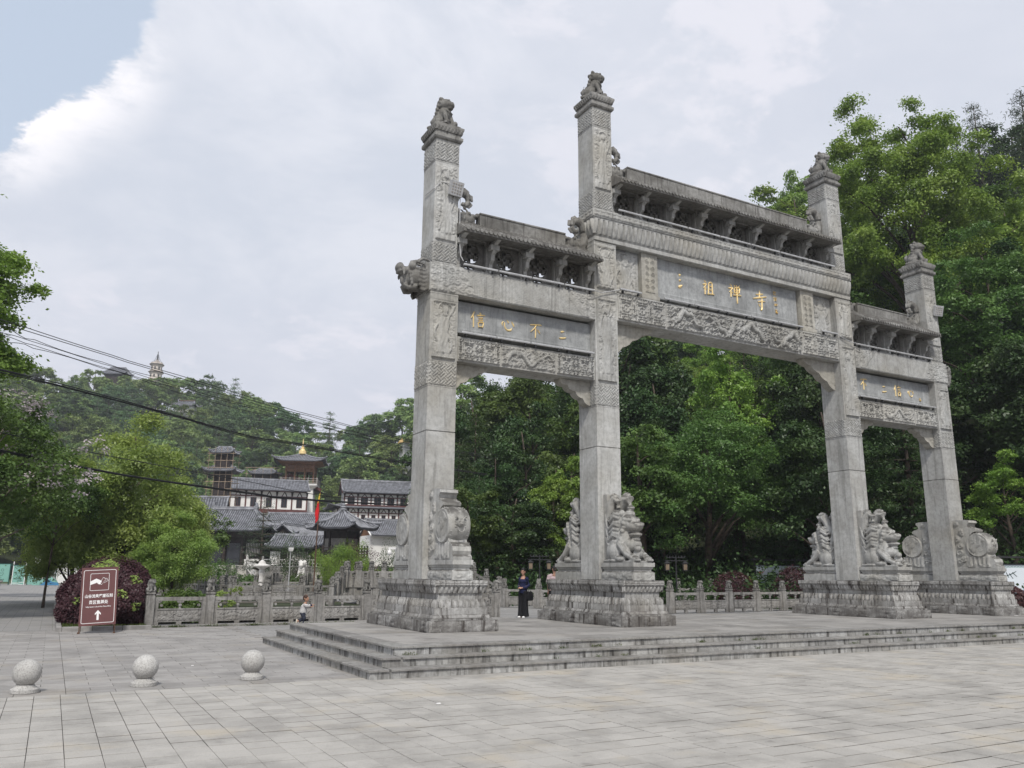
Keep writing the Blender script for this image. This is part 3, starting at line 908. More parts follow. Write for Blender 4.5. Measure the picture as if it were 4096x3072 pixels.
for x in (-XI-PW/2-.12, XI+PW/2+.12, -XO+PW/2+.12, XO-PW/2-.12):
    pass
for s in (-1, 1):
    sp = thing('short_pillar', None, None); sp.parent = gate
    MB().rings((s*3.42, 0), [(.33, .38, 9.862), (.34, .39, 9.90), (.34, .39, 10.0), (.305, .36, 10.0+.001), (.305, .36, 11.34)]).obj('post_block', M['stone_warm'], sp)
    relief('key_fret_panel', .40, 1.18, lambda X, Y: pat_fret(.4, .2)(X, Y % .2), .02, M['stone_warm'], sp, (s*3.42-.20, -.36, 10.08), smooth=False, res=.0125, frame=.012)
    ni = thing('buddha_niche_panel', None, None); ni.parent = gate
    xa, xb = sorted((s*3.725, s*(XI-PW/2)))
    MB().rings(((xa+xb)/2, 0), [((xb-xa)/2, .18, 9.855), ((xb-xa)/2, .18, 11.34)]).obj('panel_slab', M['stone_plaque'], ni)
    relief('buddha_relief', xb-xa-.08, 1.36, pat_figure(xb-xa-.08, 1.36, 50+s), .065, M['stone'], ni, (xa+.04, -.18, 9.91), frame=.03, res=.02)
# --- scalloped brackets under the lower beams
def scallop(x, z, s, ln, dp):
    """bracket hanging under a beam beside a pillar; s the direction away from the pillar"""
    pts = [(x, z), (x+s*ln, z), (x+s*ln, z-.06)]
    n = 4
    for i in range(n):
        a0 = (ln*(1-i/n), .06+(dp-.06)*(i/n)**1.25); a1 = (ln*(1-(i+1)/n), .06+(dp-.06)*((i+1)/n)**1.25)
        for k in range(1, 6):
            t = k/5; bul = math.sin(PI*t)*.055
            px = a0[0]+(a1[0]-a0[0])*t+bul*.75; pz = a0[1]+(a1[1]-a0[1])*t+bul*.65
            pts.append((x+s*max(px, .0), z-pz))
    pts[-1] = (x, z-dp-.0)
    q = thing('scalloped_bracket', None, None); q.parent = gate
    MB().prism(pts, -.15, .15, 'y').obj('bracket_block', M['stone_warm'], q)
    xa = min(x, x+s*ln)
    cl = pat_cloud(ln, dp, .12, int(abs(x*7)))
    def f(X, Y):
        u = (X if s > 0 else ln-X)/ln; d = (dp-Y)/dp
        return np.where(d+u**.8*1.0 < .82, cl(X, Y), 0)
    # carving only where the bracket has stone behind it
    nx, ny = 26, 22
    X, Y = np.meshgrid(np.linspace(0, ln, nx), np.linspace(0, dp, ny), indexing='ij')
    H = f(X, Y); ok = H > 0
    idx = np.arange(nx*ny).reshape(nx, ny)
    u = (X if s > 0 else ln-X)/ln; d = (dp-Y)/dp
    keep = (d+u*.95 < .88)
    Q = [(idx[i, j], idx[i+1, j], idx[i+1, j+1], idx[i, j+1]) for i in range(nx-1) for j in range(ny-1) if keep[i, j] and keep[i+1, j+1] and keep[i+1, j] and keep[i, j+1]]
    V = np.stack([X+xa, np.full(X.shape, -.153)-H*.03, Y+z-dp], -1).reshape(-1, 3)
    link('cloud_relief', np_mesh('cloud_relief', V, np.array(Q), True), M['stone_warm'], q)
for x, s, z, ln, dp in ((XL0, 1, 7.087, 1.03, .70), (XL1, -1, 7.087, 1.03, .70), (-XL1, 1, 7.087, 1.03, .70), (-XL0, -1, 7.087, 1.03, .70), (-XI+PW/2, 1, 8.99, 1.5, .98), (XI-PW/2, -1, 8.99, 1.5, .98)):
    scallop(x, z, s, ln, dp)
# --- central entablature: soffit slab, petal moulding, key fret band
ent = thing('entablature', None, None); ent.parent = gate
EX, EY = 5.59, .53
MB().rings((0, 0), [(EX-.10, EY-.08, 11.342), (EX-.07, EY-.05, 11.36), (EX-.07, EY-.05, 11.47), (EX-.10, EY-.09, 11.50)]).obj('soffit_slab', M['stone'], ent)
b = MB().rings((0, 0), [(EX-.12, EY-.11, 11.50), (EX-.06, EY-.06, 11.60), (EX-.04, EY-.04, 11.80), (EX-.08, EY-.07, 11.98), (EX-.03, EY-.03, 12.02), (EX-.02, EY-.02, 12.08)])
b.obj('moulding_core', M['stone'], ent)
b = MB(); petals(b, -EX+.02, EX-.02, -(EY-.09), 11.56, 12.0, .15, 62, -1, 'x')
b.obj('petal_row', M['stone'], ent, smooth=True)
b = MB(); petals(b, -EY+.02, EY-.02, -(EX-.09), 11.56, 12.0, .15, 6, -1, 'y'); b.obj('petal_row', M['stone'], ent, smooth=True)
MB().rings((0, 0), [(EX, EY, 12.08), (EX, EY, 12.33), (EX-.01, EY-.01, 12.345)]).obj('fret_slab', M['stone'], ent)
relief('key_fret_band', 2*EX-.06, .20, pat_fret(1, .20), .032, M['stone'], ent, (-EX+.03, -EY, 12.10), smooth=False, res=.02)
relief('key_fret_band', 2*EY-.06, .20, pat_fret(1, .20), .032, M['stone'], ent, (-EX, EY-.03, 12.10), (0, -1, 0), smooth=False, res=.02)
# --- bracket storeys and roofs
def swastika_screen(w, h):
    """openwork slab: circular window crossed by a bent-armed cross, two notches below"""
    b = MB()
    cz = h*.60; r = min(w, h)*.34; t = .05
    n = 16
    # slab with a round hole, built as a ring of quads out to the rectangle
    vs, fs = [], []
    for y in (-t, t):
        for k in range(n):
            a = 2*PI*(k+.5)/n; ca, sa = math.cos(a), math.sin(a)
            vs.append((r*ca, y, cz+r*sa))
        for k in range(n):
            a = 2*PI*(k+.5)/n; ca, sa = math.cos(a), math.sin(a)
            q = []
            if ca > 1e-6: q.append((w/2)/ca)
            if ca < -1e-6: q.append((-w/2)/ca)
            if sa > 1e-6: q.append((h-cz)/sa)
            if sa < -1e-6: q.append((-(cz-.30*h))/sa)
            m = min(q); vs.append((ca*m, y, cz+sa*m))
    for k in range(n):
        k2 = (k+1) % n
        fs += [(k, k2, n+k2, n+k)]
        fs += [(2*n+k2, 2*n+k, 3*n+k, 3*n+k2)]
        fs += [(k2, k, 2*n+k, 2*n+k2)]
    b.add(vs, fs)
    # legs beside the openings below, centre tooth
    b.box(-w/2, -w*.16, -t, t, 0, h*.32); b.box(w*.16, w/2, -t, t, 0, h*.32); b.box(-w*.16, w*.16, -t, t, h*.2, h*.32)
    s = r*.24
    for (x0, x1, z0, z1) in ((-r*.12, r*.12, -r, r), (-r, r, -r*.12, r*.12), (-r*.12, r*.62, r*.5, r*.74), (-r*.62, r*.12, -r*.74, -r*.5), (-r*.74, -r*.5, -r*.12, r*.6), (r*.5, r*.74, -r*.6, r*.12)):
        b.box(x0, x1, -t*.8, t*.8, cz+z0, cz+z1)
    return b
def bracket_post(zt, h, yout):
    b = MB()
    b.box(-.10, .10, -.13, .13, 0, h)
    # stepped arm growing outwards
    prof = [(-.13, 0), (-.26, 0), (-.26, h*.12), (-.22, h*.16), (-.22, h*.30), (-.34, h*.38), (-.36, h*.52), (-.46, h*.60), (-.48, h*.74), (yout*.9, h*.84), (yout*.95, h*.99), (-.13, h*.99)]
    b.prism(prof, -.055, .055, 'x')
    b.prism([(-p[0], p[1]) for p in prof], -.055, .055, 'x')
    b.box(-.13, .13, -.50, -.30, h*.62, h*.76)
    return b
def roof_bay(x0, x1, z0, zeave, zr, zrt, yeave, nb, rx0, rx1, name, dragon_sides):
    rt = thing('roofed_bracket_storey', None, None); rt.parent = gate
    n = nb; w = (x1-x0)/n
    me = None
    hh = zeave-z0+.20
    for i in range(n+1):
        x = x0+w*i
        xx = min(max(x, x0+.11), x1-.11)
        if me is None: me = bracket_post(0, hh, yeave).mesh('bracket_post'); me.materials.append(M['stone'])
        link('bracket_post', me, None, rt, (xx, 0, z0))
    sm = None
    for i in range(n):
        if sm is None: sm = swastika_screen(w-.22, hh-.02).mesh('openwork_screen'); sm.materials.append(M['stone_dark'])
        link('openwork_screen', sm, None, rt, (x0+w*(i+.5), .04, z0))
    # cusped valance boards between the posts under the eave
    for i in range(n):
        v = MB()
        a, bb = x0+w*i+.09, x0+w*(i+1)-.09
        for yy in (-.34, ):
            pts = [(a, z0+hh), (bb, z0+hh), (bb, z0+hh*.72), (bb-.10, z0+hh*.74), (bb-.16, z0+hh*.84), (a+.16, z0+hh*.84), (a+.10, z0+hh*.74), (a, z0+hh*.72)]
            v.prism(pts, yy, yy+.06, 'y')
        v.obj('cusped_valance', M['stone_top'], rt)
    # sloping slab, both sides
    sl_ = MB()
    ze = zeave
    sl_.prism([(yeave, ze), (yeave, ze+.07), (-.12, zr), (.12, zr), (-yeave, ze+.07), (-yeave, ze), (0, ze+.10+.0)], x0-.04, x1+.04, 'x')
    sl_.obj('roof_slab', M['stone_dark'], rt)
    pitch = .132
    nr = int((x1-x0+.08)/pitch)
    tm = MB()
    L_ = math.hypot(-.12-yeave+.02, zr-ze-.07)
    for k in range(5):
        pass
    pts = []
    ns = 6
    vs, fs = [], []
    for e, tt in enumerate((0.0, 1.0)):
        for k in range(ns+1):
            a = PI*k/ns
            px = .048*math.cos(a); pn = .045*math.sin(a)
            yv = yeave-.015+(-.12-(yeave-.015))*tt; zv = ze+.075+(zr-ze-.075)*tt
            vs.append((px, yv-pn*.45, zv+pn*.9))
    m = ns+1
    for k in range(ns): fs.append((k, k+1, m+k+1, m+k))
    fs.append(tuple(range(m))[::-1])
    tm.add(vs, fs)
    # round tile end
    tm.lathe((0, yeave-.03, ze+.085), [(.052, -.012), (.052, .015)], 8, 'y')
    me_t = tm.mesh('roof_tile_roll'); me_t.materials.append(M['stone_top'])
    me_b = tm.mesh('roof_tile_roll'); 
    for i in range(nr):
        x = x0-.04+pitch*(i+.5)+((x1-x0+.08)-nr*pitch)/2
        link('roof_tile_roll', me_t, None, rt, (x, 0, 0))
    back = MB()
    for i in range(nr):
        x = x0-.04+pitch*(i+.5)+((x1-x0+.08)-nr*pitch)/2
        back.tube([(x, -yeave+.0, ze+.085), (x, .12, zr)], .045, 5)
    tag(back.obj('rear_tile_rolls', M['stone_top'], rt), kind='stuff')
    # ridge wall of several stones
    r0 = rx0; k = max(2, int(round((rx1-rx0)/.95)))
    for i in range(k):
        a, bb = rx0+(rx1-rx0)*i/k, rx0+(rx1-rx0)*(i+1)/k
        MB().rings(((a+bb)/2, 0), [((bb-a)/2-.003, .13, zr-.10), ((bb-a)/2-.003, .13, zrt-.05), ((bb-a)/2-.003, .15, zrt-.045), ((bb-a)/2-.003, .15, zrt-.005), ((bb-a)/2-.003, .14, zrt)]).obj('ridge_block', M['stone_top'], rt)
    for s, xe in dragon_sides:
        dragon_finial(rt, xe, s, zr-.06)
    return rt
def voxel(b, name, size, smooth=True, dec=None):
    """fuse the overlapping solids of b into one carved surface"""
    me = b.mesh('raw')
    o = bpy.data.objects.new('raw', me); COL.objects.link(o)
    m = o.modifiers.new('r', 'REMESH'); m.mode = 'VOXEL'; m.voxel_size = size
    if dec:
        d = o.modifiers.new('d', 'DECIMATE'); d.ratio = dec
    dg = bpy.context.evaluated_depsgraph_get()
    r = bpy.data.meshes.new_from_object(o.evaluated_get(dg)); r.name = name
    bpy.data.objects.remove(o); bpy.data.meshes.remove(me)
    if smooth: r.polygons.foreach_set('use_smooth', np.ones(len(r.polygons), dtype=bool))
    return r
_df = {}
def dragon_finial(parent, x, s, z):
    """fish-dragon at the ridge end: jaws biting the ridge, scaled body, tail curled up against the pillar; s = side the head faces"""
    if 'm' not in _df:
        b = MB()
        # head faces +x, jaws at x 0.62..0.75
        b.ball((.42, 0, .22), (.26, .15, .19)); b.ball((.60, 0, .34), (.17, .12, .07)); b.ball((.60, 0, .10), (.17, .11, .06))
        b.ball((.74, 0, .41), (.07, .08, .06)); b.ball((.44, -.13, .36), .05, 8, 6); b.ball((.44, .13, .36), .05, 8, 6)
        b.tube([(.42, -.08, .40), (.30, -.1, .52), (.18, -.1, .55)], .035, 6, .01); b.tube([(.42, .08, .40), (.30, .1, .52), (.18, .1, .55)], .035, 6, .01)
        for k in range(5): b.ball((.28-.05*k, -.11, .34-.07*k), (.08, .05, .06), 8, 6); b.ball((.28-.05*k, .11, .34-.07*k), (.08, .05, .06), 8, 6)
        path = [(.30, 0, .16), (.12, 0, .22), (.0, 0, .44), (.0, 0, .68), (.10, 0, .90), (.28, 0, .98), (.44, 0, .90), (.47, 0, .74), (.37, 0, .62), (.25, 0, .66)]
        pp = []
        for i in range(len(path)-1):
            for t in (0, .34, .67): pp.append(tuple(path[i][k]*(1-t)+path[i+1][k]*t for k in range(3)))
        pp.append(path[-1])
        b.tube(pp, [.18-.0045*i for i in range(len(pp))], 10)
        for i in range(2, len(pp)-3, 1):
            a, c = Vector(pp[i]), Vector(pp[i+1]); t = (c-a).normalized(); nn = Vector((-t.z, 0, t.x))
            q = a+nn*(.18-.0045*i+.015)
            b.ball(q, (.05, .035, .05), 6, 4)
        b.rings((.12, 0), [(.28, .14, -.05), (.28, .14, .10)])
        _df['m'] = voxel(b, 'dragon_ridge_finial', .021)
        _df['m'].materials.append(M['stone_top'])
    o = link('dragon_ridge_finial', _df['m'], None, parent, (x, 0, z))
    o.scale = (s, .95, 1.02)
    return o
for s in (-1, 1):
    x0, x1 = sorted((s*(XO-PW2/2-.01), s*(XI+PW/2+.01)))
    roof_bay(x0, x1, 9.70, 10.52, 11.10, 11.50, -.88, 4, x0+.78, x1-.78, 'side', ((1, x0+.02), (-1, x1-.02)))
roof_bay(-XI+PW2/2+.01, XI-PW2/2-.01, 12.40, 13.20, 13.80, 14.25, -.90, 8, -4.0, 4.0, 'mid', ((1, -XI+PW2/2+.03), (-1, XI-PW2/2-.03)))

# --- dragon heads on the outer ends of the upper beams
def dragon_head():
    b = MB()   # faces -x, joins the beam at x = 0
    b.box(-.12, .05, -.40, .40, -.36, .36)
    b.ball((-.30, 0, -.02), (.42, .36, .34), 16, 12)
    b.ball((-.66, 0, .13), (.26, .24, .13)); b.ball((-.86, 0, .22), (.13, .20, .13)); b.ball((-.88, 0, .10), (.07, .16, .06))
    b.tube([(-.45, 0, -.20), (-.62, 0, -.22), (-.74, 0, -.14), (-.80, 0, -.02)], [.15, .12, .09, .05], 8)
    for sy in (-1, 1):
        b.ball((-.52, sy*.22, .24), .13, 10, 8); b.tube([(-.60, sy*.25, .32), (-.40, sy*.30, .36), (-.15, sy*.30, .30)], [.05, .05, .02], 6)
        b.tube([(-.40, sy*.20, .36), (-.15, sy*.22, .50), (.12, sy*.24, .46)], [.06, .05, .02], 6)
        for k in range(6):
            b.tube([(-.42+.03*k, sy*(.30), .18-.11*k), (-.18, sy*(.37), .12-.11*k), (.02, sy*.38, .20-.11*k)], [.045, .05, .02], 6)
        for k in range(4): b.ball((-.60+.02*k, sy*.26, .02-.09*k), .055, 8, 6)
        b.ball((-.78, sy*.2, .02), (.05, .03, .08), 6, 5)
        b.tube([(-.34, sy*.22, -.30), (-.58, sy*.18, -.36), (-.74, sy*.1, -.25)], [.09, .07, .04], 6)
    return voxel(b, 'dragon_head_beam_end', .024)
me = dragon_head(); me.materials.append(M['stone_top'])
for s in (-1, 1):
    o = link('dragon_head_beam_end', me, None, gate, (s*(XO+.42), 0, 9.28))
    o.scale = (.80, 1, 1)
    if s > 0: o.rotation_euler = (0, 0, PI)

# ------------------------------------------------------------------ gold characters (brush strokes in a unit square)
def CH(*st): return st
# every stroke: points (x, y, half-width)
GL = {
 'san': CH([(.28,.88,.02),(.42,.90,.075),(.60,.92,.05),(.66,.93,.01)], [(.30,.56,.015),(.44,.57,.065),(.60,.60,.03)], [(.14,.14,.02),(.34,.17,.085),(.62,.22,.085),(.84,.30,.02)]),
 'er': CH([(.28,.74,.02),(.45,.77,.09),(.66,.80,.05),(.72,.80,.01)], [(.10,.22,.02),(.35,.22,.09),(.68,.26,.08),(.90,.33,.03)]),
 'zu': CH([(.20,.98,.01),(.28,.92,.045),(.32,.86,.03)], [(.06,.68,.02),(.20,.72,.05),(.38,.78,.04),(.30,.64,.035),(.12,.44,.01)], [(.26,.60,.04),(.26,.30,.05),(.25,.04,.05)], [(.30,.46,.02),(.40,.38,.04)],
    [(.58,.84,.04),(.56,.50,.045),(.52,.14,.035)], [(.58,.84,.03),(.72,.92,.05),(.86,.86,.05),(.86,.50,.05),(.88,.12,.05)], [(.62,.64,.025),(.78,.66,.03)], [(.61,.40,.025),(.78,.42,.03)], [(.40,.08,.03),(.66,.12,.05),(1.0,.14,.035)]),
 'chan': CH([(.16,.98,.01),(.25,.93,.045),(.30,.87,.03)], [(.02,.70,.02),(.18,.73,.05),(.36,.79,.045),(.26,.62,.035),(.08,.46,.01)], [(.23,.60,.045),(.23,.38,.05),(.22,.18,.045)], [(.28,.52,.02),(.38,.44,.04)],
    [(.50,.96,.02),(.56,.88,.045)], [(.68,.98,.02),(.72,.90,.045)], [(.94,1.0,.02),(.84,.90,.045),(.78,.84,.02)], [(.50,.78,.035),(.50,.60,.04),(.54,.46,.035)], [(.50,.78,.03),(.70,.83,.045),(.92,.84,.05),(.90,.64,.045),(.86,.50,.035)],
    [(.56,.64,.03),(.84,.67,.03)], [(.54,.48,.03),(.84,.51,.035)], [(.36,.30,.03),(.66,.35,.05),(1.02,.38,.035)], [(.70,.82,.035),(.70,.40,.05),(.70,.05,.05),(.69,-.16,.015)]),
 'si': CH([(.22,.78,.02),(.48,.82,.045),(.80,.88,.035)], [(.54,1.06,.02),(.54,.88,.06),(.50,.62,.05)], [(-.02,.50,.02),(.40,.60,.06),(1.06,.76,.035)], [(.34,.36,.025),(.60,.42,.05),(.92,.46,.03)], [(.70,.60,.035),(.68,.30,.06),(.66,.02,.055),(.58,-.10,.04),(.50,-.04,.01)], [(.40,.26,.02),(.48,.16,.05),(.52,.10,.03)]),
 'xin4': CH([(.24,1.0,.05),(.16,.80,.05),(.02,.56,.02)], [(.18,.74,.045),(.20,.40,.05),(.20,.02,.045)], [(.62,.98,.03),(.70,.90,.05)], [(.40,.78,.03),(.64,.82,.05),(.98,.86,.03)], [(.52,.64,.02),(.84,.68,.035)], [(.52,.50,.02),(.84,.54,.035)], [(.52,.36,.035),(.56,.06,.035)], [(.52,.36,.03),(.88,.40,.045),(.82,.06,.035)], [(.54,.10,.03),(.84,.12,.035)]),
 'xin1': CH([(.10,.42,.02),(.06,.58,.05),(.16,.70,.03)], [(.26,.66,.03),(.28,.36,.05),(.46,.16,.07),(.74,.18,.07),(.80,.34,.02)], [(.44,.84,.02),(.54,.72,.06),(.56,.64,.02)], [(.80,.78,.02),(.94,.60,.07),(1.0,.46,.04)]),
 'bu': CH([(.06,.84,.03),(.40,.90,.05),(.92,.94,.05),(.98,.88,.01)], [(.58,.88,.04),(.40,.62,.045),(.10,.36,.01)], [(.52,.66,.045),(.52,.30,.055),(.50,-.02,.04)], [(.66,.58,.02),(.80,.44,.06),(.86,.34,.03)]),
 'sig1': CH([(.1,.9,.03),(.5,.95,.05)], [(.3,1.0,.03),(.3,.6,.05)], [(.0,.65,.03),(.6,.72,.05)], [(.3,.5,.03),(.05,.2,.04)], [(.6,.9,.03),(.95,.6,.05)], [(.5,.5,.03),(.9,.85,.04)], [(.05,.15,.03),(.5,.2,.06),(1.0,.05,.03)]),
 'sig2': CH([(.2,1.0,.05),(.2,.0,.05)], [(.0,.7,.03),(.4,.75,.04)], [(.5,.9,.03),(1.0,.95,.04)], [(.55,.7,.03),(.95,.7,.04)], [(.5,.45,.03),(1.0,.5,.05)], [(.75,.9,.04),(.72,.1,.05)], [(.55,.2,.03),(.95,.1,.04)]),
 'sig3': CH([(.0,.7,.03),(.3,.8,.05),(.1,.4,.03)], [(.4,.8,.04),(.35,.3,.04)], [(.4,.8,.03),(.9,.85,.05),(.85,.35,.04)], [(.4,.35,.03),(.85,.4,.04)]),
 'sig4': CH([(.2,1.0,.03),(.3,.8,.05)], [(.7,1.0,.03),(.6,.85,.05)], [(.1,.7,.03),(.9,.75,.05)], [(.5,.7,.05),(.2,.3,.03)], [(.4,.5,.05),(.9,.2,.04)], [(.3,.35,.04),(.7,.1,.05)], [(.1,.1,.03),(.9,.0,.05)]),
}
def glyph(name, parent, x, z, size, yf, wid=1.0, slant=0.0, thick=1.25):
    """brush character extruded from the plaque face"""
    b = MB(); size *= .90
    layer = 0
    for st in GL[name]:
        P = [Vector((p[0], p[1], 0)) for p in st]; Wd = [p[2]*thick*.72 for p in st]
        # refine
        Q, W_ = [], []
        n = len(P)
        for i in range(n-1):
            p0, p1, p2, p3 = P[max(i-1, 0)], P[i], P[i+1], P[min(i+2, n-1)]
            for k in range(4):
                t = k/4
                Q.append(0.5*((2*p1)+(p2-p0)*t+(2*p0-5*p1+4*p2-p3)*t*t+(3*p1-p0-3*p2+p3)*t**3)); W_.append(Wd[i]*(1-t)+Wd[i+1]*t)
        Q.append(P[-1]); W_.append(Wd[-1])
        m = len(Q); vs = []
        for i in range(m):
            t = (Q[min(i+1, m-1)]-Q[max(i-1, 0)]); t.normalize(); nn = Vector((-t.y, t.x, 0))
            l_, r_ = Q[i]+nn*W_[i], Q[i]-nn*W_[i]
            for q, yy in ((l_, 0), (Q[i], 1), (r_, 0)):
                vs.append((x+(q.x-.5+slant*(q.y-.5))*size*wid, yf-.006-.022*yy-.0012*layer, z+(q.y-.5)*size))
            layer_ = layer
        fs = []
        for i in range(m-1):
            a = i*3
            fs += [(a, a+1, a+4, a+3), (a+1, a+2, a+5, a+4)]
        fs = [f[::-1] for f in fs]
        # closed back rim so that the stroke has thickness
        k = len(vs)
        rim = [(v[0], yf+.01, v[2]) for v in vs]
        vs += rim
        for i in range(m-1):
            a = i*3
            fs += [(a, a+3, k+a+3, k+a), (a+5, a+2, k+a+2, k+a+5)]
        b.add(vs, fs); layer += 1
    o = b.obj('gold_character', M['gold'], parent)
    return o
yc, ysd = -.20-.004, -.17-.004
glyph('san', pl_c, -2.10, 10.74, .60, yc, .42, 0, 1.6)
glyph('zu', pl_c, -.95, 10.73, .56, yc, 1.0)
glyph('chan', pl_c, .19, 10.78, .62, yc, .98, 0, 1.25)
glyph('si', pl_c, 1.31, 10.72, .66, yc, .98, 0, 1.25)
for k, nme in enumerate(('sig1', 'sig2', 'sig3', 'sig4')):
    glyph(nme, pl_c, 2.02+.015*k, 11.08-.215*k, .16, yc, .95, 0, 1.3)
for nme, x, z, s_ in (('xin4', -9.16, 8.36, .50), ('xin1', -8.25, 8.36, .46), ('bu', -7.37, 8.34, .46), ('er', -6.48, 8.34, .40)):
    glyph(nme, pl_l, x, z, s_, ysd, .95 if nme != 'er' else .8, 0, 1.2)
for nme, x, z, s_ in (('bu', 6.20, 8.42, .46), ('er', 7.30, 8.34, .40), ('xin4', 8.05, 8.36, .48), ('xin1', 8.78, 8.36, .40), ('sig4', 9.30, 8.17, .12)):
    glyph(nme, pl_r, x, z, s_, ysd, .9, 0, 1.2)
# ------------------------------------------------------------------ hills
HA = [-40,-10,-2,2.5,6,9,12,14.5,17,19.5,21.5,23.8,25.2,31,36,41,46,52,60,75,110]
HB = [150,160,170,175,178,182,186,186,186,186,186,150,64,58,56,54,52,50,48,50,60]
HR = [300,310,330,345,350,335,300,285,270,255,240,220,140,135,130,128,126,124,120,120,130]
HH = [50,54,61,63,65,60,50,40,37,39,40,36,27,27,30,34,37,40,44,46,46]
def terr(x, y):
    dx, dy = np.asarray(x)+18.43, np.asarray(y)+19.04
    r = np.hypot(dx, dy); a = np.clip(np.degrees(np.arctan2(dx, dy)), -40, 110)
    b, R_, h = np.interp(a, HA, HB), np.interp(a, HA, HR), np.interp(a, HA, HH)
    t = (r-b)/(R_-b)
    return np.where(t <= 0, 0.0, np.where(t < 1, h*np.clip(t, 0, 1)**1.15, h*(1-0.15*np.clip(t-1, 0, 1))))
def hill_mesh(name, az0, az1, r0, r1, na, nr):
    A, Q = np.meshgrid(np.radians(np.linspace(az0, az1, na)), np.linspace(r0, r1, nr), indexing='ij')
    X, Y = -18.43+Q*np.sin(A), -19.04+Q*np.cos(A)
    Z = terr(X, Y)-0.06
    rs = np.random.RandomState(1)
    Z = Z+np.where(Z > 0.3, rs.uniform(-.4, .4, Z.shape), 0)
    idx = np.arange(na*nr).reshape(na, nr)
    F = np.stack([idx[:-1, :-1], idx[:-1, 1:], idx[1:, 1:], idx[1:, :-1]], -1).reshape(-1, 4)
    return np_mesh(name, np.stack([X, Y, Z], -1).reshape(-1, 3), F[:, ::-1], True)
M['forest_floor'] = plain('forest_floor', (0.030, 0.038, 0.016), 0.95, 0.5, 0.4, bump=0.5)
hills = link('hills', hill_mesh('hills', -40, 110, 46, 640, 151, 90), M['forest_floor'])
tag(hills, kind='structure')

# ------------------------------------------------------------------ foliage
def leaves_mesh(name, P, size, rng, up=0.35, out=None, aspect=0.55, hang=0.0, curl=True):
    """one rhombic leaf at every point of P, with a per-leaf tint"""
    n = len(P)
    nrm = rng.normal(size=(n, 3))
    nrm /= np.linalg.norm(nrm, axis=1)[:, None]
    nrm[:, 2] += up*2.2
    if out is not None: nrm += out*0.8
    nrm /= np.linalg.norm(nrm, axis=1)[:, None]
    ref = rng.normal(size=(n, 3)); ref[:, 2] -= hang*3
    a = np.cross(nrm, np.cross(ref, nrm)); a /= np.linalg.norm(a, axis=1)[:, None]+1e-9
    b = np.cross(nrm, a)
    s = size*rng.uniform(.65, 1.3, n)[:, None]
    a = a*s*.5; b = b*s*.5*aspect
    V = np.stack([P-a, P+b-nrm*s*.06, P+a, P-b-nrm*s*.06], 1).reshape(-1, 3)
    F = np.arange(n*4).reshape(n, 4)
    me = np_mesh(name, V, F)
    at = me.attributes.new('tint', 'FLOAT', 'POINT')
    at.data.foreach_set('value', np.repeat(rng.beta(2, 2, n), 4).astype(np.float32))
    return me
def crown_points(rng, w, h, z0, ncl, nsub, per, lump=0.30, flat=0.45, spray=0.16, low=-0.55, taper=0.0, hang=0.0, fill=0.5):
    """clusters on a lumpy envelope, sprays on every cluster, leaves in every spray; returns points, outward vectors, cluster centres"""
    cz = z0+h/2
    ph = rng.uniform(0, 6.28, 6)
    C = []
    while len(C) < ncl:
        d = rng.normal(size=3); d /= np.linalg.norm(d)
        if d[2] < low: continue
        az = math.atan2(d[1], d[0])
        env = 1+lump*(0.55*math.sin(3*az+ph[0]+2.5*d[2])+0.45*math.sin(5*az+ph[1]-4*d[2])+0.35*math.sin(2*az+ph[2]+7*d[2]))
        q = rng.uniform(fill, 1.0)**0.7*env*0.86
        tp = 1-taper*max(0, d[2]*.5+.5)
        C.append((d[0]*q*w/2*tp, d[1]*q*w/2*tp, cz+d[2]*q*h/2*0.98, d))
    P, O = [], []
    cr = 0.46*w/math.sqrt(ncl)*1.5
    for x, y, z, d in C:
        r = cr*rng.uniform(.7, 1.25)
        for _ in range(nsub):
            e = rng.normal(size=3); e += d*0.7; e[2] += .25; e /= np.linalg.norm(e)
            c = np.array((x, y, z))+e*r*rng.uniform(.55, 1.0)*np.array((1, 1, .75))
            m = max(3, int(per*rng.uniform(.6, 1.4)))
            sp = spray*w*rng.uniform(.28, .62)
            g = rng.normal(size=(m, 3))*np.array((1, 1, flat))*sp*0.5
            # sprays droop outwards
            rr = np.hypot(g[:, 0], g[:, 1])
            g[:, 2] -= rr*0.35+hang*np.abs(rng.normal(size=m))*sp
            P.append(c+g); O.append(np.repeat(e[None, :], m, 0))
    return np.concatenate(P), np.concatenate(O), C
def trunk_mesh(name, rng, w, h, z0, C, r, limbs=12, lean=0.03, top=0.9, sides=7):
    b = MB()
    H = z0+h*top
    ax = [Vector((lean*z*math.sin(z*.35), lean*z*math.cos(z*.5)-lean*z, z)) for z in np.linspace(-.3, H, 9)]
    b.tube(ax, [r*(1.25 if i == 0 else 1)*(1-.85*i/8) for i in range(9)], sides)
    n = len(C)
    for k in rng.choice(n, min(limbs, n), replace=False):
        x, y, z, d = C[k]
        zs = max(z0*.75, z-math.hypot(x, y)*rng.uniform(.6, 1.0)); zs = min(zs, H*.92)
        i = zs/H*8; i0 = int(min(7, max(0, i)))
        p0 = ax[i0].lerp(ax[i0+1], i-i0)
        p2 = Vector((x, y, z)); p1 = p0.lerp(p2, .5)+Vector((0, 0, (p2-p0).length*.10))
        r0 = r*(1-.85*i/8)*.55
        b.tube([p0, p0.lerp(p1, .6), p1, p1.lerp(p2, .6), p2], [r0, r0*.8, r0*.6, r0*.4, r0*.15], max(4, sides-2))
    return b.mesh(name, True)
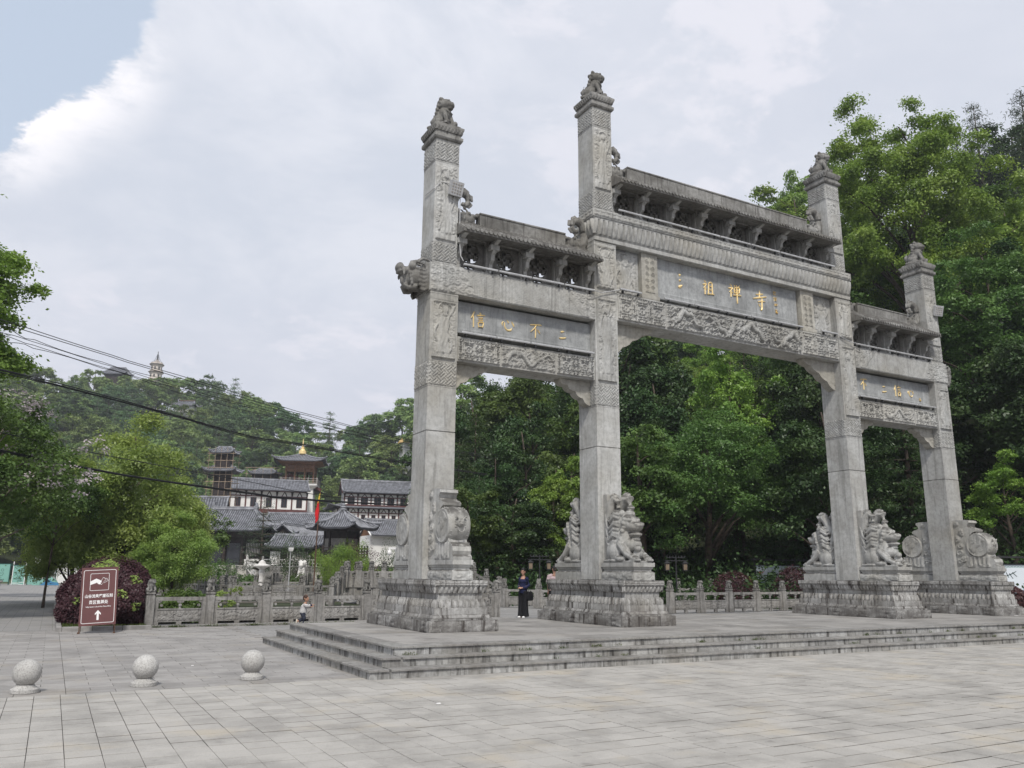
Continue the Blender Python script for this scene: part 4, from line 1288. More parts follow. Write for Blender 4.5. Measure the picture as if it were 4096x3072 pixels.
def tree(name, label, cat, seed, w, h, z0, leaf, mat, ncl=40, nsub=8, per=30, bark='bark', r=None, limbs=12, group=None, **k):
    rng = np.random.RandomState(seed)
    up = k.pop('up', .35); asp = k.pop('aspect', .55); hg = k.get('hang', 0); lean = k.pop('lean', .03); top = k.pop('top', .88)
    P, O, C = crown_points(rng, w, h, z0, ncl, nsub, per, **k)
    t = thing(name, label, cat, (0, 0, 0), 0, group)
    link('crown', leaves_mesh('crown', P, leaf, rng, up, O, asp, hg), M[mat], t)
    link('trunk', trunk_mesh('trunk', rng, w, h, z0, C, r or .018*(h+z0)+.05, limbs, lean, top), M[bark], t)
    return t
def conifer(name, label, cat, seed, w, h, z0, leaf, mat, tiers=12, arms=7, per=260, bark='bark', group=None, droop=.18, tuft=.5, aspect=.16):
    rng = np.random.RandomState(seed)
    P, O = [], []
    b = MB()
    H = z0+h
    b.tube([(0, 0, -.3), (.05, 0, H*.5), (0, .04, H*.97)], [.016*H+.04, .010*H, .02], 7)
    for i in range(tiers):
        f = (i+.3)/tiers
        z = z0+h*f*0.97
        rad = w/2*(1-f)**.75*rng.uniform(.75, 1.15)+.06*w
        na = max(3, int(arms*(1-f*.5)))
        for k in range(na):
            a = 2*PI*(k+rng.uniform(-.3, .3))/na+i*1.3
            L_ = rad*rng.uniform(.6, 1.15)
            tip = np.array((math.cos(a)*L_, math.sin(a)*L_, z-L_*droop+rng.uniform(-.2, .2)))
            root = np.array((0, 0, z))
            b.tube([tuple(root), tuple((root+tip)/2+np.array((0, 0, .05*L_))), tuple(tip)], [.012*H*(1-f)+.015, .02, .008], 4)
            m = int(per*L_/(w/2)*rng.uniform(.7, 1.2))+8
            t = rng.uniform(.25, 1.05, m)**.7
            c = root+(tip-root)*t[:, None]
            g = rng.normal(size=(m, 3))*np.array((1, 1, .45))*(tuft*(.25+.35*t))[:, None]*(w*.09)
            P.append(c+g)
            o = np.array((math.cos(a), math.sin(a), .9)); o /= np.linalg.norm(o)
            O.append(np.repeat(o[None, :], m, 0))
    P = np.concatenate(P); O = np.concatenate(O)
    t = thing(name, label, cat, (0, 0, 0), 0, group)
    link('crown', leaves_mesh('crown', P, leaf, rng, .1, O*.3, aspect), M[mat], t)
    link('trunk', b.mesh('trunk', True), M[bark], t)
    return t
def put(t, x, y, rot=0, s=1.0, sz=None, z=None):
    t.location = (x, y, float(terr(x, y)) if z is None else z)
    t.rotation_euler = (0, 0, rot); t.scale = (s, s, sz or s)
    return t
def again(t, x, y, rot, s, sz=None, z=None, label=None, group=None):
    c = copy_tree(t)
    if label: c['label'] = label
    if group: c['group'] = group
    return put(c, x, y, rot, s, sz, z)

# --- the wood on the slope behind the gateway
GW = 'trees of the wood behind the gateway'
LB = {'dark': 'dense dark green broadleaf tree in the shady wood behind the gateway',
      'mid': 'mid green leafy broadleaf tree in the wood behind the gateway',
      'bright': 'fresh light green broadleaf tree in the wood behind the gateway',
      'pine': 'tall dark pine with spiky tops on the slope behind the gateway',
      'cedar': 'dark feathery conifer in the wood behind the gateway'}
wood = {
 'dark': tree('broadleaf_tree', LB['dark'], 'tree', 21, 7.5, 9.5, 2.2, .21, 'leaf_dark', 60, 11, 42, lump=.28, group=GW, low=-.85, fill=.35),
 'mid': tree('broadleaf_tree', LB['mid'], 'tree', 22, 7.0, 9.0, 2.6, .22, 'leaf_mid', 56, 10, 42, lump=.32, group=GW, low=-.8, fill=.4),
 'bright': tree('broadleaf_tree', LB['bright'], 'tree', 23, 6.5, 8.5, 2.8, .21, 'leaf_bright', 48, 10, 38, lump=.34, group=GW, low=-.7),
 'pine': conifer('pine_tree', LB['pine'], 'tree', 24, 7.0, 15.0, 3.0, .34, 'leaf_pine', 17, 8, 190, group=GW, tuft=1.1, droop=-.12),
 'cedar': conifer('conifer_tree', LB['cedar'], 'tree', 25, 6.5, 12.0, 2.0, .26, 'leaf_dark', 15, 9, 240, group=GW, tuft=1.3, droop=.05, aspect=.3)}
NAT = {'dark': 11.7, 'mid': 11.6, 'bright': 11.3, 'pine': 18, 'cedar': 14}
used = set()
def wood_zone(x, y):
    a = math.degrees(math.atan2(x+18.43, y+19.04)); r = math.hypot(x+18.43, y+19.04)
    z = 'through the left bay' if a < 35 else ('in the left half of the central opening' if a < 43 else ('in the right half of the central opening' if a < 50.5 else ('through the right bay' if a < 57 else 'right of the gateway')))
    return ('in the front row, ' if r < 62 else ('midway up the wood, ' if r < 85 else 'high in the wood, '))+z.replace('through', 'seen through')
KD = {'dark': 'dense dark green tree', 'mid': 'mid green leafy tree', 'bright': 'fresh light green tree', 'pine': 'dark spiky pine', 'cedar': 'dark feathery conifer'}
def wood_tree(kind, x, y, h, label=None, w=None):
    s = h/NAT[kind]; rot = random.uniform(0, 6.28)
    sw = s if w is None else w
    if kind not in used:
        used.add(kind); t = put(wood[kind], x, y, rot, sw, s)
    else:
        t = again(wood[kind], x, y, rot, sw, s)
    t['label'] = label or KD[kind]+' '+wood_zone(x, y)
    return t
# trees the photograph lets one tell apart
wood_tree('cedar', 15.8, 47.7, 16.5, 'tall dark conifer against the sky just right of the outer left pillar', 1.25)
wood_tree('dark', 16.3, 41.5, 13.8, 'dense dark tree rising under the left side beam of the gateway', 1.1)
wood_tree('bright', 10.8, 27.8, 9.4, 'light yellow-green tree just left of the inner left pillar', .72)
wood_tree('mid', 3.4, 26.8, 7.4, 'feathery mid green tree beside the outer left pillar, above the fence', .75)
wood_tree('dark', 6.6, 26.0, 7.0, 'low dark bushy tree behind the woman in navy', .8)
wood_tree('bright', 26.2, 27.2, 15.2, 'bright green tree under the middle of the large dragon beam', 1.05)
wood_tree('pine', 70.4, 63.4, 21, 'small spiky pine left of the distant green tree above the long roof', .8)
wood_tree('bright', 69.1, 58.4, 25, 'light green tree standing above the right end of the long roof', 1.35)
wood_tree('bright', 75, 52, 24, 'light green tree showing just left of the inner right pillar top', 1.3)
wood_tree('pine', 69.1, 29.9, 25.5, 'tall spiky pine between the great maple and the right edge', 1.1)
wood_tree('pine', 67.9, 24.0, 26, 'tallest dark pine at the right edge of the picture', 1.25)
wood_tree('pine', 72, 34, 23, 'thin pine rising behind the crown of the great maple', .9)
wood_tree('bright', 27.6, 7.6, 6.4, 'large-leaved yellow-green tree low beside the outer right drum stone', .62)
droop = put(tree('broadleaf_tree', 'great dark tree with drooping leafy sprays filling the central opening', 'tree', 31, 12.0, 11.5, 2.0, .17, 'leaf_mid', 95, 13, 46, lump=.22, low=-.75, flat=.3, spray=.13, fill=.45), 17.2, 20.6, 1.0, 1.0)
maple = put(tree('maple_tree', 'great bright green maple with dark limbs behind the outer right pillar', 'tree', 32, 16.0, 23.0, 4.5, .23, 'leaf_bright', 230, 14, 40, lump=.26, flat=.5, spray=.10, r=.42, limbs=34, lean=.05, fill=.4), 40.0, 20.2, .4, 1.0, 1.17)
maple2 = put(tree('maple_tree', 'broad dark green maple lower right of the great bright maple', 'tree', 33, 11.0, 15.0, 3.5, .21, 'leaf_mid', 110, 12, 40, lump=.3, r=.32, limbs=20, spray=.12, low=-.8), 35.5, 12.2, 2.0, 1.0)
rs = random.Random(5)
spots = []
def try_spot(az, r, mind):
    x, y = -18.43+r*math.sin(R(az)), -19.04+r*math.cos(R(az))
    for a, b in spots:
        if (a-x)**2+(b-y)**2 < mind*mind: return None
    spots.append((x, y)); return x, y
spots += [(15.8, 47.7), (16.3, 41.5), (10.8, 27.8), (3.4, 26.8), (26.2, 27.2), (17.2, 20.6), (40, 20.2), (35.5, 12.2), (27.6, 7.6)]
for x_, y_, h_, k_ in ((47, 16, 19, 'bright'), (52, 20, 20, 'mid'), (66.5, 55, 24, 'bright'), (73, 58.5, 25.5, 'bright'), (46, 9.5, 15, 'dark'), (41, 12, 16, 'dark'), (55, 14, 20, 'mid'), (50, 25, 19, 'dark'), (34, 19, 14, 'dark'), (31, 23, 14, 'dark'), (38, 26.5, 19, 'mid'), (21.5, 31, 15, 'dark'), (12.5, 36, 13, 'dark'), (19.5, 36, 15, 'mid'), (9.5, 34, 11, 'dark'), (6.5, 31, 8.5, 'cedar'), (13, 29, 11, 'mid'), (24, 38, 20, 'dark'), (27.5, 42.5, 21, 'mid'), (21.5, 33.5, 17, 'dark'), (20, 40, 18, 'cedar'), (13.5, 47, 16, 'dark'), (18.5, 46, 17, 'mid'), (12, 43, 14, 'cedar'), (72, 22, 21, 'mid'), (76, 30, 21, 'dark'), (64, 16, 20, 'mid')):
    spots.append((x_, y_)); wood_tree(k_, x_, y_, h_, w=h_/NAT[k_]*.95)
n = 0
for _ in range(4000):
    az = rs.uniform(24.9, 68); r = 50+(rs.random()**.8)*72
    q = try_spot(az, r, 4.6)
    if not q: continue
    kind = rs.choice(('dark', 'dark', 'mid', 'mid', 'bright', 'cedar') if az > 30 else ('dark', 'dark', 'cedar', 'mid', 'dark'))
    h = rs.uniform(9, 13.5)
    if az > 32 and r > 90: h *= 0.9
    if az < 29 and r > 70: h *= .75
    wood_tree(kind, q[0], q[1], h, w=h/NAT[kind]*rs.uniform(.85, 1.1))
    n += 1
    if n > 135: break
# undergrowth under the trees at the foot of the slope
rng = np.random.RandomState(77)
P = []
for _ in range(1500):
    az = R(rng.uniform(25.0, 66)); r = rng.uniform(46.5, 64)
    x, y = -18.43+r*math.sin(az), -19.04+r*math.cos(az)
    z = float(terr(x, y)); hgt = rng.uniform(.5, 2.8)
    m = 34
    P.append(np.array((x, y, z+hgt*.5))+rng.normal(size=(m, 3))*np.array((.55, .55, hgt*.3)))
P = np.concatenate(P); P[:, 2] = np.maximum(P[:, 2], terr(P[:, 0], P[:, 1])+.05)
ug = link('undergrowth', leaves_mesh('undergrowth', P, .24, rng, .3), M['leaf_dark'])
tag(ug, 'dark leafy undergrowth at the foot of the wooded slope', 'undergrowth', kind='stuff')

# --- the far wooded hill
GH = 'trees covering the far hill'
HL = {'a': 'rounded pale green tree in the woods covering the far hill', 'b': 'rounded dark green tree in the woods covering the far hill', 'c': 'narrow dark conifer in the woods covering the far hill', 'd': 'thin bare-topped greyish tree in the woods covering the far hill'}
ht = {'a': tree('hill_tree', HL['a'], 'tree', 41, 10.5, 9.8, .8, .58, 'leaf_hill', 24, 9, 24, lump=.12, fill=.7, group=GH, low=-.6, limbs=4),
      'a2': tree('hill_tree', HL['a'], 'tree', 42, 9, 10.5, .8, .55, 'leaf_hill', 28, 9, 20, lump=.2, fill=.65, group=GH, low=-.6, limbs=4),
      'b': tree('hill_tree', HL['b'], 'tree', 43, 10.5, 9.8, .8, .55, 'leaf_hill_dark', 26, 9, 22, lump=.15, fill=.7, group=GH, low=-.6, limbs=4),
      'c': conifer('hill_conifer', HL['c'], 'tree', 44, 6, 12, 1.0, .7, 'leaf_hill_dark', 10, 6, 60, group=GH, tuft=1.5)}
hu = set()
def hill_zone(x, y):
    a = math.degrees(math.atan2(x+18.43, y+19.04)); r = math.hypot(x+18.43, y+19.04)
    b, rr = np.interp(a, HA, HB), np.interp(a, HA, HR); f = (r-b)/(rr-b)
    z = 'at the left end of' if a < 0 else ('left of the pagoda on' if a < 3.4 else ('under the pagoda on' if a < 6.5 else ('above the wide yellow-green tree on' if a < 10.5 else ('above the long white hall on' if a < 14.5 else ('above the bell tower on' if a < 18.5 else 'beside the gateway pillar on')))))
    return z+' the far hill, '+('along its foot' if f < .28 else ('halfway up' if f < .68 else 'near its skyline'))
HD = {'a': 'rounded pale green tree', 'b': 'rounded dark green tree', 'c': 'narrow dark conifer'}
def hill_tree(k, x, y, s, label=None, sz=None):
    t = ht[k] if k not in hu else copy_tree(ht[k])
    hu.add(k)
    t['label'] = label or HD[k[0]]+' '+hill_zone(x, y)
    return put(t, x, y, rs.uniform(0, 6.28), s, sz)
hs = []
hill_tree('b', 29.5, 329, 1.55, 'great rounded dark tree on the hilltop right of the pagoda', 1.75)
hill_tree('b', 37, 318, 1.0, 'smaller dark tree against the sky below the great hilltop tree')
hill_tree('a', 45, 287, 1.25, 'broad pale green tree on the shoulder of the far hill')
hill_tree('a', 39.5, 292, 1.2, 'pale green tree beside the broad one on the far hill shoulder')
hill_tree('b', 54, 214, 1.15, 'first of the dark pines on the low ridge left of the gateway')
hill_tree('b', 61, 205, .95, 'middle one of the dark trees on the low ridge left of the gateway')
hill_tree('b', 64.6, 201, .8, 'dark tree on the low ridge beside the little yellow pavilion')
for x_, y_, s_ in ((4, 318, 1.3), (10.5, 321, 1.35), (17, 319, 1.35), (8.2, 312, 1.2), (13.5, 314, 1.25), (1, 325, 1.25), (19.5, 328, 1.3)):
    hs.append((x_, y_)); hill_tree('a', x_, y_, s_, None)
n = 0
for _ in range(9000):
    az = rs.uniform(-12, 25.5); r = rs.uniform(150, 356)
    b, rr, hh = np.interp(az, HA, HB), np.interp(az, HA, HR), np.interp(az, HA, HH)
    if r < b-2 or r > rr+8: continue
    x, y = -18.43+r*math.sin(R(az)), -19.04+r*math.cos(R(az))
    if abs(az-4.55) < 1.2 and r > 300: continue          # the pagoda stands in a clearing
    if any((a-x)**2+(c-y)**2 < 7.2**2 for a, c in hs): continue
    hs.append((x, y))
    k = rs.choice(('a', 'a', 'a2', 'b', 'b', 'a2', 'c') if r > 230 else ('a', 'a2', 'a', 'a2', 'b'))
    s = rs.uniform(.95, 1.4)
    hill_tree(k, x, y, s, sz=s*rs.uniform(.85, 1.1))
    n += 1
    if n >= 280: break
# thin see-through tree left of the pagoda, and a sparse pair further left
def sparse(seed, w, h, z0): return tree('sparse_tree', 'thin see-through tree standing against the sky left of the pagoda', 'tree', seed, w, h, z0, .28, 'leaf_hill_dark', 40, 3, 5, bark='bark', limbs=36, r=.22, spray=.1, lump=.3)
t1 = put(sparse(51, 9.5, 9, 3.5), 2.5, 345, 0, 1.15)
t2 = again(t1, -15.5, 345, 1.3, .9, label='thin bare-looking tree against the sky at the left of the hilltop')
t3 = hill_tree('c', -24.5, 338, 1.2, 'layered dark cedar against the sky at the left end of the hilltop')

# --- left foreground trees
willow = put(tree('zelkova_tree', 'wide light yellow-green tree spreading behind the balustrade and purple hedge', 'tree', 61, 9.6, 9.3, .7, .19, 'leaf_yellow', 110, 13, 46, lump=.22, flat=.6, spray=.14, low=-.95, hang=.35, aspect=.42, r=.2, limbs=22, fill=.3), -15.4, 30.3, .6, 1.0)
w2 = again(willow, -13.0, 34.5, 2.4, .66, .74, label='smaller light green tree at the right side of the wide one')
w4 = again(willow, -17.4, 32.5, 3.3, .72, .70, label='light green tree forming the left shoulder of the wide light green tree')
w3 = again(willow, -13.0, 26.5, 4.0, .48, .50, label='low bright green tree in front of the wide light green tree')
lm = put(tree('maple_tree', 'tall bright green maple at the left edge crossed by cables', 'tree', 62, 7.0, 14.5, 1.6, .16, 'leaf_bright', 140, 12, 34, lump=.3, low=-.95, taper=.45, r=.2, limbs=20, spray=.14), -23.2, 21.6, .3, 1.2)
bl = tree('flowering_tree', 'dark tree covered with pale lilac blossom at the left edge', 'tree', 63, 6.6, 6.2, 1.8, .14, 'leaf_mid', 70, 10, 30, lump=.25, low=-.8, bark='bark_pale', r=.14, limbs=30)
rng = np.random.RandomState(9)
Pb, Ob, Cb = crown_points(np.random.RandomState(63), 7.1, 6.6, 1.9, 44, 5, 20, lump=.25, low=-.6, spray=.09)
link('blossom', leaves_mesh('blossom', Pb, .10, rng, .4, Ob, .8), M['blossom'], bl)
put(bl, -21.3, 18.0, .2, 1.12)
lt = put(tree('street_tree', 'dark green tree with a thin black trunk beside the path and hedge', 'tree', 64, 5.2, 3.6, 3.0, .13, 'leaf_mid', 50, 10, 34, lump=.25, low=-.5, r=.07, limbs=14), -18.6, 26.5, .2, 1.0)
lt2 = again(lt, -23.0, 30.5, 1.2, 1.25, label='dark green tree over the left side of the paved path')
lt3 = again(lt, -22.5, 44.0, 2.9, 1.5, label='dark green tree further along the left side of the path')
lp = put(conifer('pine_tree', 'tall pine just outside the left edge with needle tips in view', 'tree', 65, 6.2, 13, 6.5, .30, 'leaf_pine', 11, 6, 120, tuft=.9, droop=-.1), -24.4, 14.2, .5, 1.0)
# ------------------------------------------------------------------ temple buildings behind the pond
def lp_(x, y, rz, lx, ly):
    return (x+lx*math.cos(rz)-ly*math.sin(rz), y+lx*math.sin(rz)+ly*math.cos(rz))
terr_m = [((-20, 40), (88.5, 122), 2.45), ((2, 52), (122, 141), 7.0), ((2, 60), (141, 172), 11.5)]
tb = MB()
def terrace(name, c, rz, hw, hd, z, mat):
    o = MB().rings((0, 0), [(hw, hd, -.5), (hw, hd, z-.18), (hw+.08, hd+.08, z-.17), (hw+.08, hd+.08, z)]).obj(name, mat, None, (c[0], c[1], 0), rz)
    tag(o, kind='structure'); return o
TR = R(-28.7)
terrace('temple_terrace', (9, 101.5), TR, 17, 14, 2.45, M['cream_stone'])
terrace('upper_terrace', (22, 128), TR, 26, 10, 6.5, M['cream_stone'])
terrace('hall_terrace', (34, 158), R(-10), 34, 14, 11.5, M['cream_stone'])

def roof(parent, hw, hd, rl, ze, zr, mat='tile', pitch=.30, up=.45, rr=.075, pwr=1.35, cx=0, cy=0, nsl=None, thick=.16, ridge=.28, name='roof', ends=True):
    """swept tiled roof: ridge along x, half width hw and half depth hd at the eaves, ridge half length rl"""
    o = None
    H = zr-ze
    def P(side, lat, s):
        """side 0 front, 1 back, 2 left, 3 right; lat along the eave in metres, s 0 ridge .. 1 eave"""
        if side < 2:
            half = rl+(hw-rl)*s; t = lat/max(half, .01)
            z = ze+H*max(0, 1-s)**pwr+up*max(0, (abs(t)-.55)/.45)**2*s*s
            return (cx+lat, cy+(-1 if side == 0 else 1)*hd*s, z)
        half = hd*s; t = lat/max(half, .01)
        z = ze+H*max(0, 1-s)**pwr+up*max(0, (abs(t)-.4)/.6)**2*s*s
        return (cx+(-1 if side == 2 else 1)*(rl+(hw-rl)*s), cy+lat, z)
    b = MB(); rolls = MB()
    sides = (0, 1) if rl >= hw-.01 else (0, 1, 2, 3)
    for sd in sides:
        nx, ns = 12, 7
        vs = []
        for i in range(nx+1):
            for j in range(ns+1):
                s = j/ns
                half = (rl+(hw-rl)*s) if sd < 2 else hd*s
                vs.append(P(sd, half*(2*i/nx-1), s))
        m = len(vs)
        vs += [(v[0], v[1], v[2]-thick) for v in vs]
        fs = []
        for i in range(nx):
            for j in range(ns):
                a = i*(ns+1)+j; q = (a, a+1, a+ns+2, a+ns+1)
                if sd in (1, 2): q = q[::-1]
                fs.append(q); fs.append(tuple(x+m for x in q[::-1]))
            a = i*(ns+1)+ns; fs.append((a, a+m, a+m+ns+1, a+ns+1))
        b.add(vs, fs)
        half = hw if sd < 2 else hd
        n = int(2*half/pitch)
        for k in range(n+1):
            lat = -half+2*half*(k+.5)/(n+1)
            s0 = 0.0
            if sd < 2:
                if abs(lat) > rl: s0 = (abs(lat)-rl)/max(hw-rl, 1e-6)
            else: s0 = abs(lat)/hd
            if s0 > .93: continue
            pts = []
            for j in range(6):
                p = P(sd, lat, s0+(1.02-s0)*j/5); pts.append((p[0], p[1], p[2]+rr*.25))
            rolls.tube(pts, rr, 4)
    o = b.obj(name, M[mat+'_dark'] if mat+'_dark' in M else M[mat], parent)
    tag(rolls.obj('tile_rolls', M[mat], o), kind='stuff')
    r = MB()
    if ridge:
        if rl > .1:
            r.tube([(cx-rl-.1, cy, zr+.2), (cx-rl*.9, cy, zr+.06), (cx, cy, zr), (cx+rl*.9, cy, zr+.06), (cx+rl+.1, cy, zr+.2)], ridge*.6, 6)
            r.box(cx-rl, cx+rl, cy-ridge*.35, cy+ridge*.35, zr-.15, zr+ridge)
        if len(sides) == 4:
            for sx in (-1, 1):
                for sy in (-1, 1):
                    pts = [P(0 if sy < 0 else 1, sx*(rl+(hw-rl)*s), s) for s in (0, .2, .4, .6, .8, 1.0, 1.06)]
                    r.tube([(p[0], p[1], p[2]+.10+(.12 if i == 6 else 0)) for i, p in enumerate(pts)], ridge*.5, 5)
        elif ends:
            for sx in (-1, 1):
                for sy in (0, 1):
                    r.tube([(lambda p: (p[0], p[1], p[2]+.08))(P(sy, sx*(hw-.12), s)) for s in (0, .25, .5, .75, 1)], ridge*.45, 5)
        r.obj('ridge', M[mat], o)
    return o
def facade(p, w, y, z0, z1, nb, wall='white_wall', wood='red_wood', win=(.5, .62, .18), brackets=True, inv=False, wz=None):
    """timber-framed wall between z0 and z1: columns, beams, plaster panels, windows and a bracket row under the eave"""
    hb = (z1-z0)*.28 if brackets else 0.0
    zb = z1-hb
    MB().box(-w/2, w/2, y, y+.25, z0, z1).obj('wall', M[wall], p)
    MB().box(-w/2-.1, w/2+.1, y-.12, y, zb-.14, zb+.06).obj('beam', M[wood], p)
    MB().box(-w/2-.1, w/2+.1, y-.12, y, z0, z0+.28).obj('beam', M[wood], p)
    MB().box(-w/2-.1, w/2+.1, y-.14, y, z1-.16, z1).obj('beam', M[wood], p)
    cm = MB().box(-.13, .13, y-.16, y+.02, z0, zb).mesh('column'); cm.materials.append(M[wood])
    for i in range(nb+1):
        link('column', cm, None, p, (-w/2+w*i/nb, 0, 0))
    bw = w/nb
    wm = MB().box(-bw*win[0]/2, bw*win[0]/2, y-.03, y-.005, z0+(zb-z0)*win[2], z0+(zb-z0)*(win[2]+win[1])).mesh('window'); wm.materials.append(M['window_dark'])
    fm = MB()
    x, za, zc = bw*win[0]/2, z0+(zb-z0)*win[2], z0+(zb-z0)*(win[2]+win[1])
    for (a, b_, c, d) in ((-x-.07, -x, za-.07, zc+.07), (x, x+.07, za-.07, zc+.07), (-x, x, za-.07, za), (-x, x, zc, zc+.07), (-.03, .03, za, zc)):
        fm.box(a, b_, y-.07, y-.01, c, d)
    fm = fm.mesh('window_frame'); fm.materials.append(M[wood])
    for i in range(nb):
        ww = link('window', wm, None, p, (-w/2+bw*(i+.5), 0, 0))
        link('window_frame', fm, None, ww)
    if brackets:
        bm = MB()
        bm.prism([(-.10, zb+.06), (.10, zb+.06), (.20, z1-.22), (.40, z1-.16), (-.40, z1-.16), (-.20, z1-.22)], y-.42, y-.02, 'y')
        bm = bm.mesh('bracket_set'); bm.materials.append(M[wood if wood != 'red_wood' else 'dark_wood'])
        fk = MB()
        fk.prism([(-.55, zb+.07), (-.38, zb+.07), (-.02, z1-.30), (.02, z1-.30), (.38, zb+.07), (.55, zb+.07), (.10, z1-.17), (-.10, z1-.17)], y-.14, y-.02, 'y')
        fk = fk.mesh('forked_strut'); fk.materials.append(M['dark_wood'])
        for i in range(nb+1): link('bracket_set', bm, None, p, (-w/2+bw*i, 0, 0))
        for i in range(nb): link('forked_strut', fk, None, p, (-w/2+bw*(i+.5), 0, 0))
def body(p, w, d, z0, z1, mat, name='side_walls', y=0):
    MB().box(-w/2, w/2, y-d/2+.26, y+d/2, z0, z1).obj(name, M[mat], p)

# long two-storey hall on the left
c = lp_(17.8, 146.9, R(-7), 0, 4.3)
h = thing('temple_hall', 'long white and maroon timber hall with grey tiled roof left of the bell tower', 'temple hall', (c[0], c[1], 0), R(-7))
roof(h, 7.9, 4.5, 7.9, 17.45, 19.9, up=.1, ridge=.28)
facade(h, 14.8, -3.3, 13.5, 17.4, 5, win=(.34, .60, .26)); body(h, 14.8, 6.6, 9.5, 17.3, 'white_wall')
g_ = MB().prism([(-3.3, 17.2), (3.3, 17.2), (0, 19.3)], 7.3, 7.4, 'x').prism([(-3.3, 17.2), (3.3, 17.2), (0, 19.3)], -7.6, -7.45, 'x'); g_.obj('gable_wall', M['red_wood'], h)
MB().box(-7.7, 7.7, -3.5, -3.3, 13.0, 13.5).obj('floor_beam', M['red_wood'], h)
roof(h, 8.6, 5.3, 7.6, 10.4, 12.6, up=.3, ridge=None, name='lower_roof')
# right hall, two tiers
c = lp_(40.5, 147, R(-11), 0, 4.5)
h = thing('temple_hall', 'two-tiered white and maroon hall with grey roofs left of the gateway pillar', 'temple hall', (c[0], c[1], 0), R(-11))
roof(h, 7.6, 4.4, 7.6, 18.1, 20.9, up=.1, ridge=.36)
facade(h, 14.0, -3.2, 15.3, 17.95, 5, win=(.48, .80, .12)); body(h, 14.0, 6.4, 11, 17.8, 'white_wall')
roof(h, 10.6, 6.4, 7.4, 14.75, 16.0, up=.75, ridge=None, name='lower_roof')
facade(h, 17.0, -5.3, 11.4, 14.7, 8, win=(.34, .36, .42)); body(h, 17.0, 10.6, 11.0, 14.6, 'white_wall', 'lower_walls')
g_ = MB().prism([(-3.2, 17.8), (3.2, 17.8), (0, 20.4)], 6.85, 7.0, 'x').prism([(-3.2, 17.8), (3.2, 17.8), (0, 20.4)], -7.0, -6.85, 'x'); g_.obj('gable_wall', M['white_wall'], h)
for s in (-1, 1):
    MB().tube([(s*7.5, -4.3, 17.9), (s*7.5, -2.1, 19.2), (s*7.5, 0, 20.7)], .16, 4).tube([(s*7.5, 4.3, 17.9), (s*7.5, 2.1, 19.2), (s*7.5, 0, 20.7)], .16, 4).obj('barge_board', M['red_wood'], h)
# bell tower
t = thing('bell_tower', 'white tapering tower with an open timber bell loft and golden roof finial', 'tower', (26.3, 156.9, -.09), R(-20))
t.scale = (1.05, 1.05, 1.05)
MB().rings((0, 0), [(3.15, 3.15, 10), (2.75, 2.75, 18.1), (3.1, 3.1, 18.2), (3.55, 3.55, 18.6), (3.55, 3.55, 18.9)]).obj('tower_shaft', M['white_wall'], t)
MB().box(-3.6, 3.6, -3.6, 3.6, 18.9, 19.05).obj('balcony_floor', M['lattice'], t)
for s in (0, 1, 2, 3):
    rl_ = MB()
    for z in (19.25, 19.55, 19.95): rl_.box(-3.5, 3.5, -3.53, -3.47, z-.04, z+.04)
    for k in range(5): rl_.box(-3.55+k*1.775-.07, -3.55+k*1.775+.07, -3.58, -3.44, 19.05, 20.15)
    rl_.obj('railing', M['lattice'], t, rotz=s*PI/2)
for sx in (-1, -.36, .36, 1):
    for sy in (-1, 1):
        MB().lathe((sx*2.7, sy*2.7, 0), [(.17, 19.05), (.17, 22.9)], 8).obj('timber_post', M['raw_wood'], t)
for sy in (-1, 1):
    for k in range(5): MB().box(-2.9, 2.9, sy*2.7-.1, sy*2.7+.1, 21.35+k*.3, 21.60+k*.3).obj('lintel_board', M['raw_wood'], t)
    for k in range(5): MB().box(sy*2.7-.1, sy*2.7+.1, -2.6, 2.6, 21.35+k*.3, 21.60+k*.3).obj('lintel_board', M['raw_wood'], t)
MB().box(-2.5, 2.5, -2.5, 2.5, 22.4, 22.6).obj('loft_ceiling', M['dark_wood'], t)
MB().rings((0, 0), [(2.9, 2.9, 22.85), (3.9, 3.9, 23.2), (4.4, 4.4, 23.35)]).obj('eave_soffit', M['raw_wood'], t)
roof(t, 5.1, 5.1, .3, 23.35, 25.3, up=.6, ridge=.3)
MB().lathe((0, 0, 0), [(.5, 25.2), (.75, 25.35), (.75, 26.0), (.5, 26.05), (.42, 26.3), (.34, 26.35), (.38, 26.5), (.28, 26.55), (.32, 26.75), (.22, 26.8), (.26, 27.0), (.16, 27.05), (.20, 27.25), (.1, 27.3), (.12, 27.7), (.03, 28.5)], 10).obj('golden_finial', M['gold'], t)
# long grey roof in the middle and gabled wings
h = thing('temple_corridor', 'long low building with plain grey tiled roof below the long white hall', 'building', (15.2, 111.5, 0), TR)
roof(h, 5.2, 4.2, 5.2, 8.6, 10.6, up=.05); body(h, 9.6, 6, 2.4, 8.6, 'dark_wood', 'walls'); MB().box(-5, 5, -3.3, -3.1, 8.1, 8.5).obj('beam', M['red_wood'], h)
h = thing('gabled_wing', 'grey gabled wing roof seen from its end between gatehouse and hexagonal pavilion', 'building', (10.8, 93, 0), TR+R(78))
roof(h, 6.0, 3.6, 6.0, 5.4, 7.6, up=.02); body(h, 11, 5.6, 2.4, 5.3, 'dark_wood', 'walls')
MB().prism([(-2.9, 5.3), (2.9, 5.3), (0, 7.2)], -5.6, -5.4, 'x').obj('gable_wall', M['dark_wood'], h)
h = thing('gabled_house', 'small grey-roofed house with white-edged gable right of the hexagonal pavilion', 'building', (24.6, 97.5, 0), TR+R(28))
roof(h, 3.6, 3.2, 3.6, 6.9, 9.2, up=.05); body(h, 6.8, 5, 2.4, 6.9, 'white_wall', 'walls')
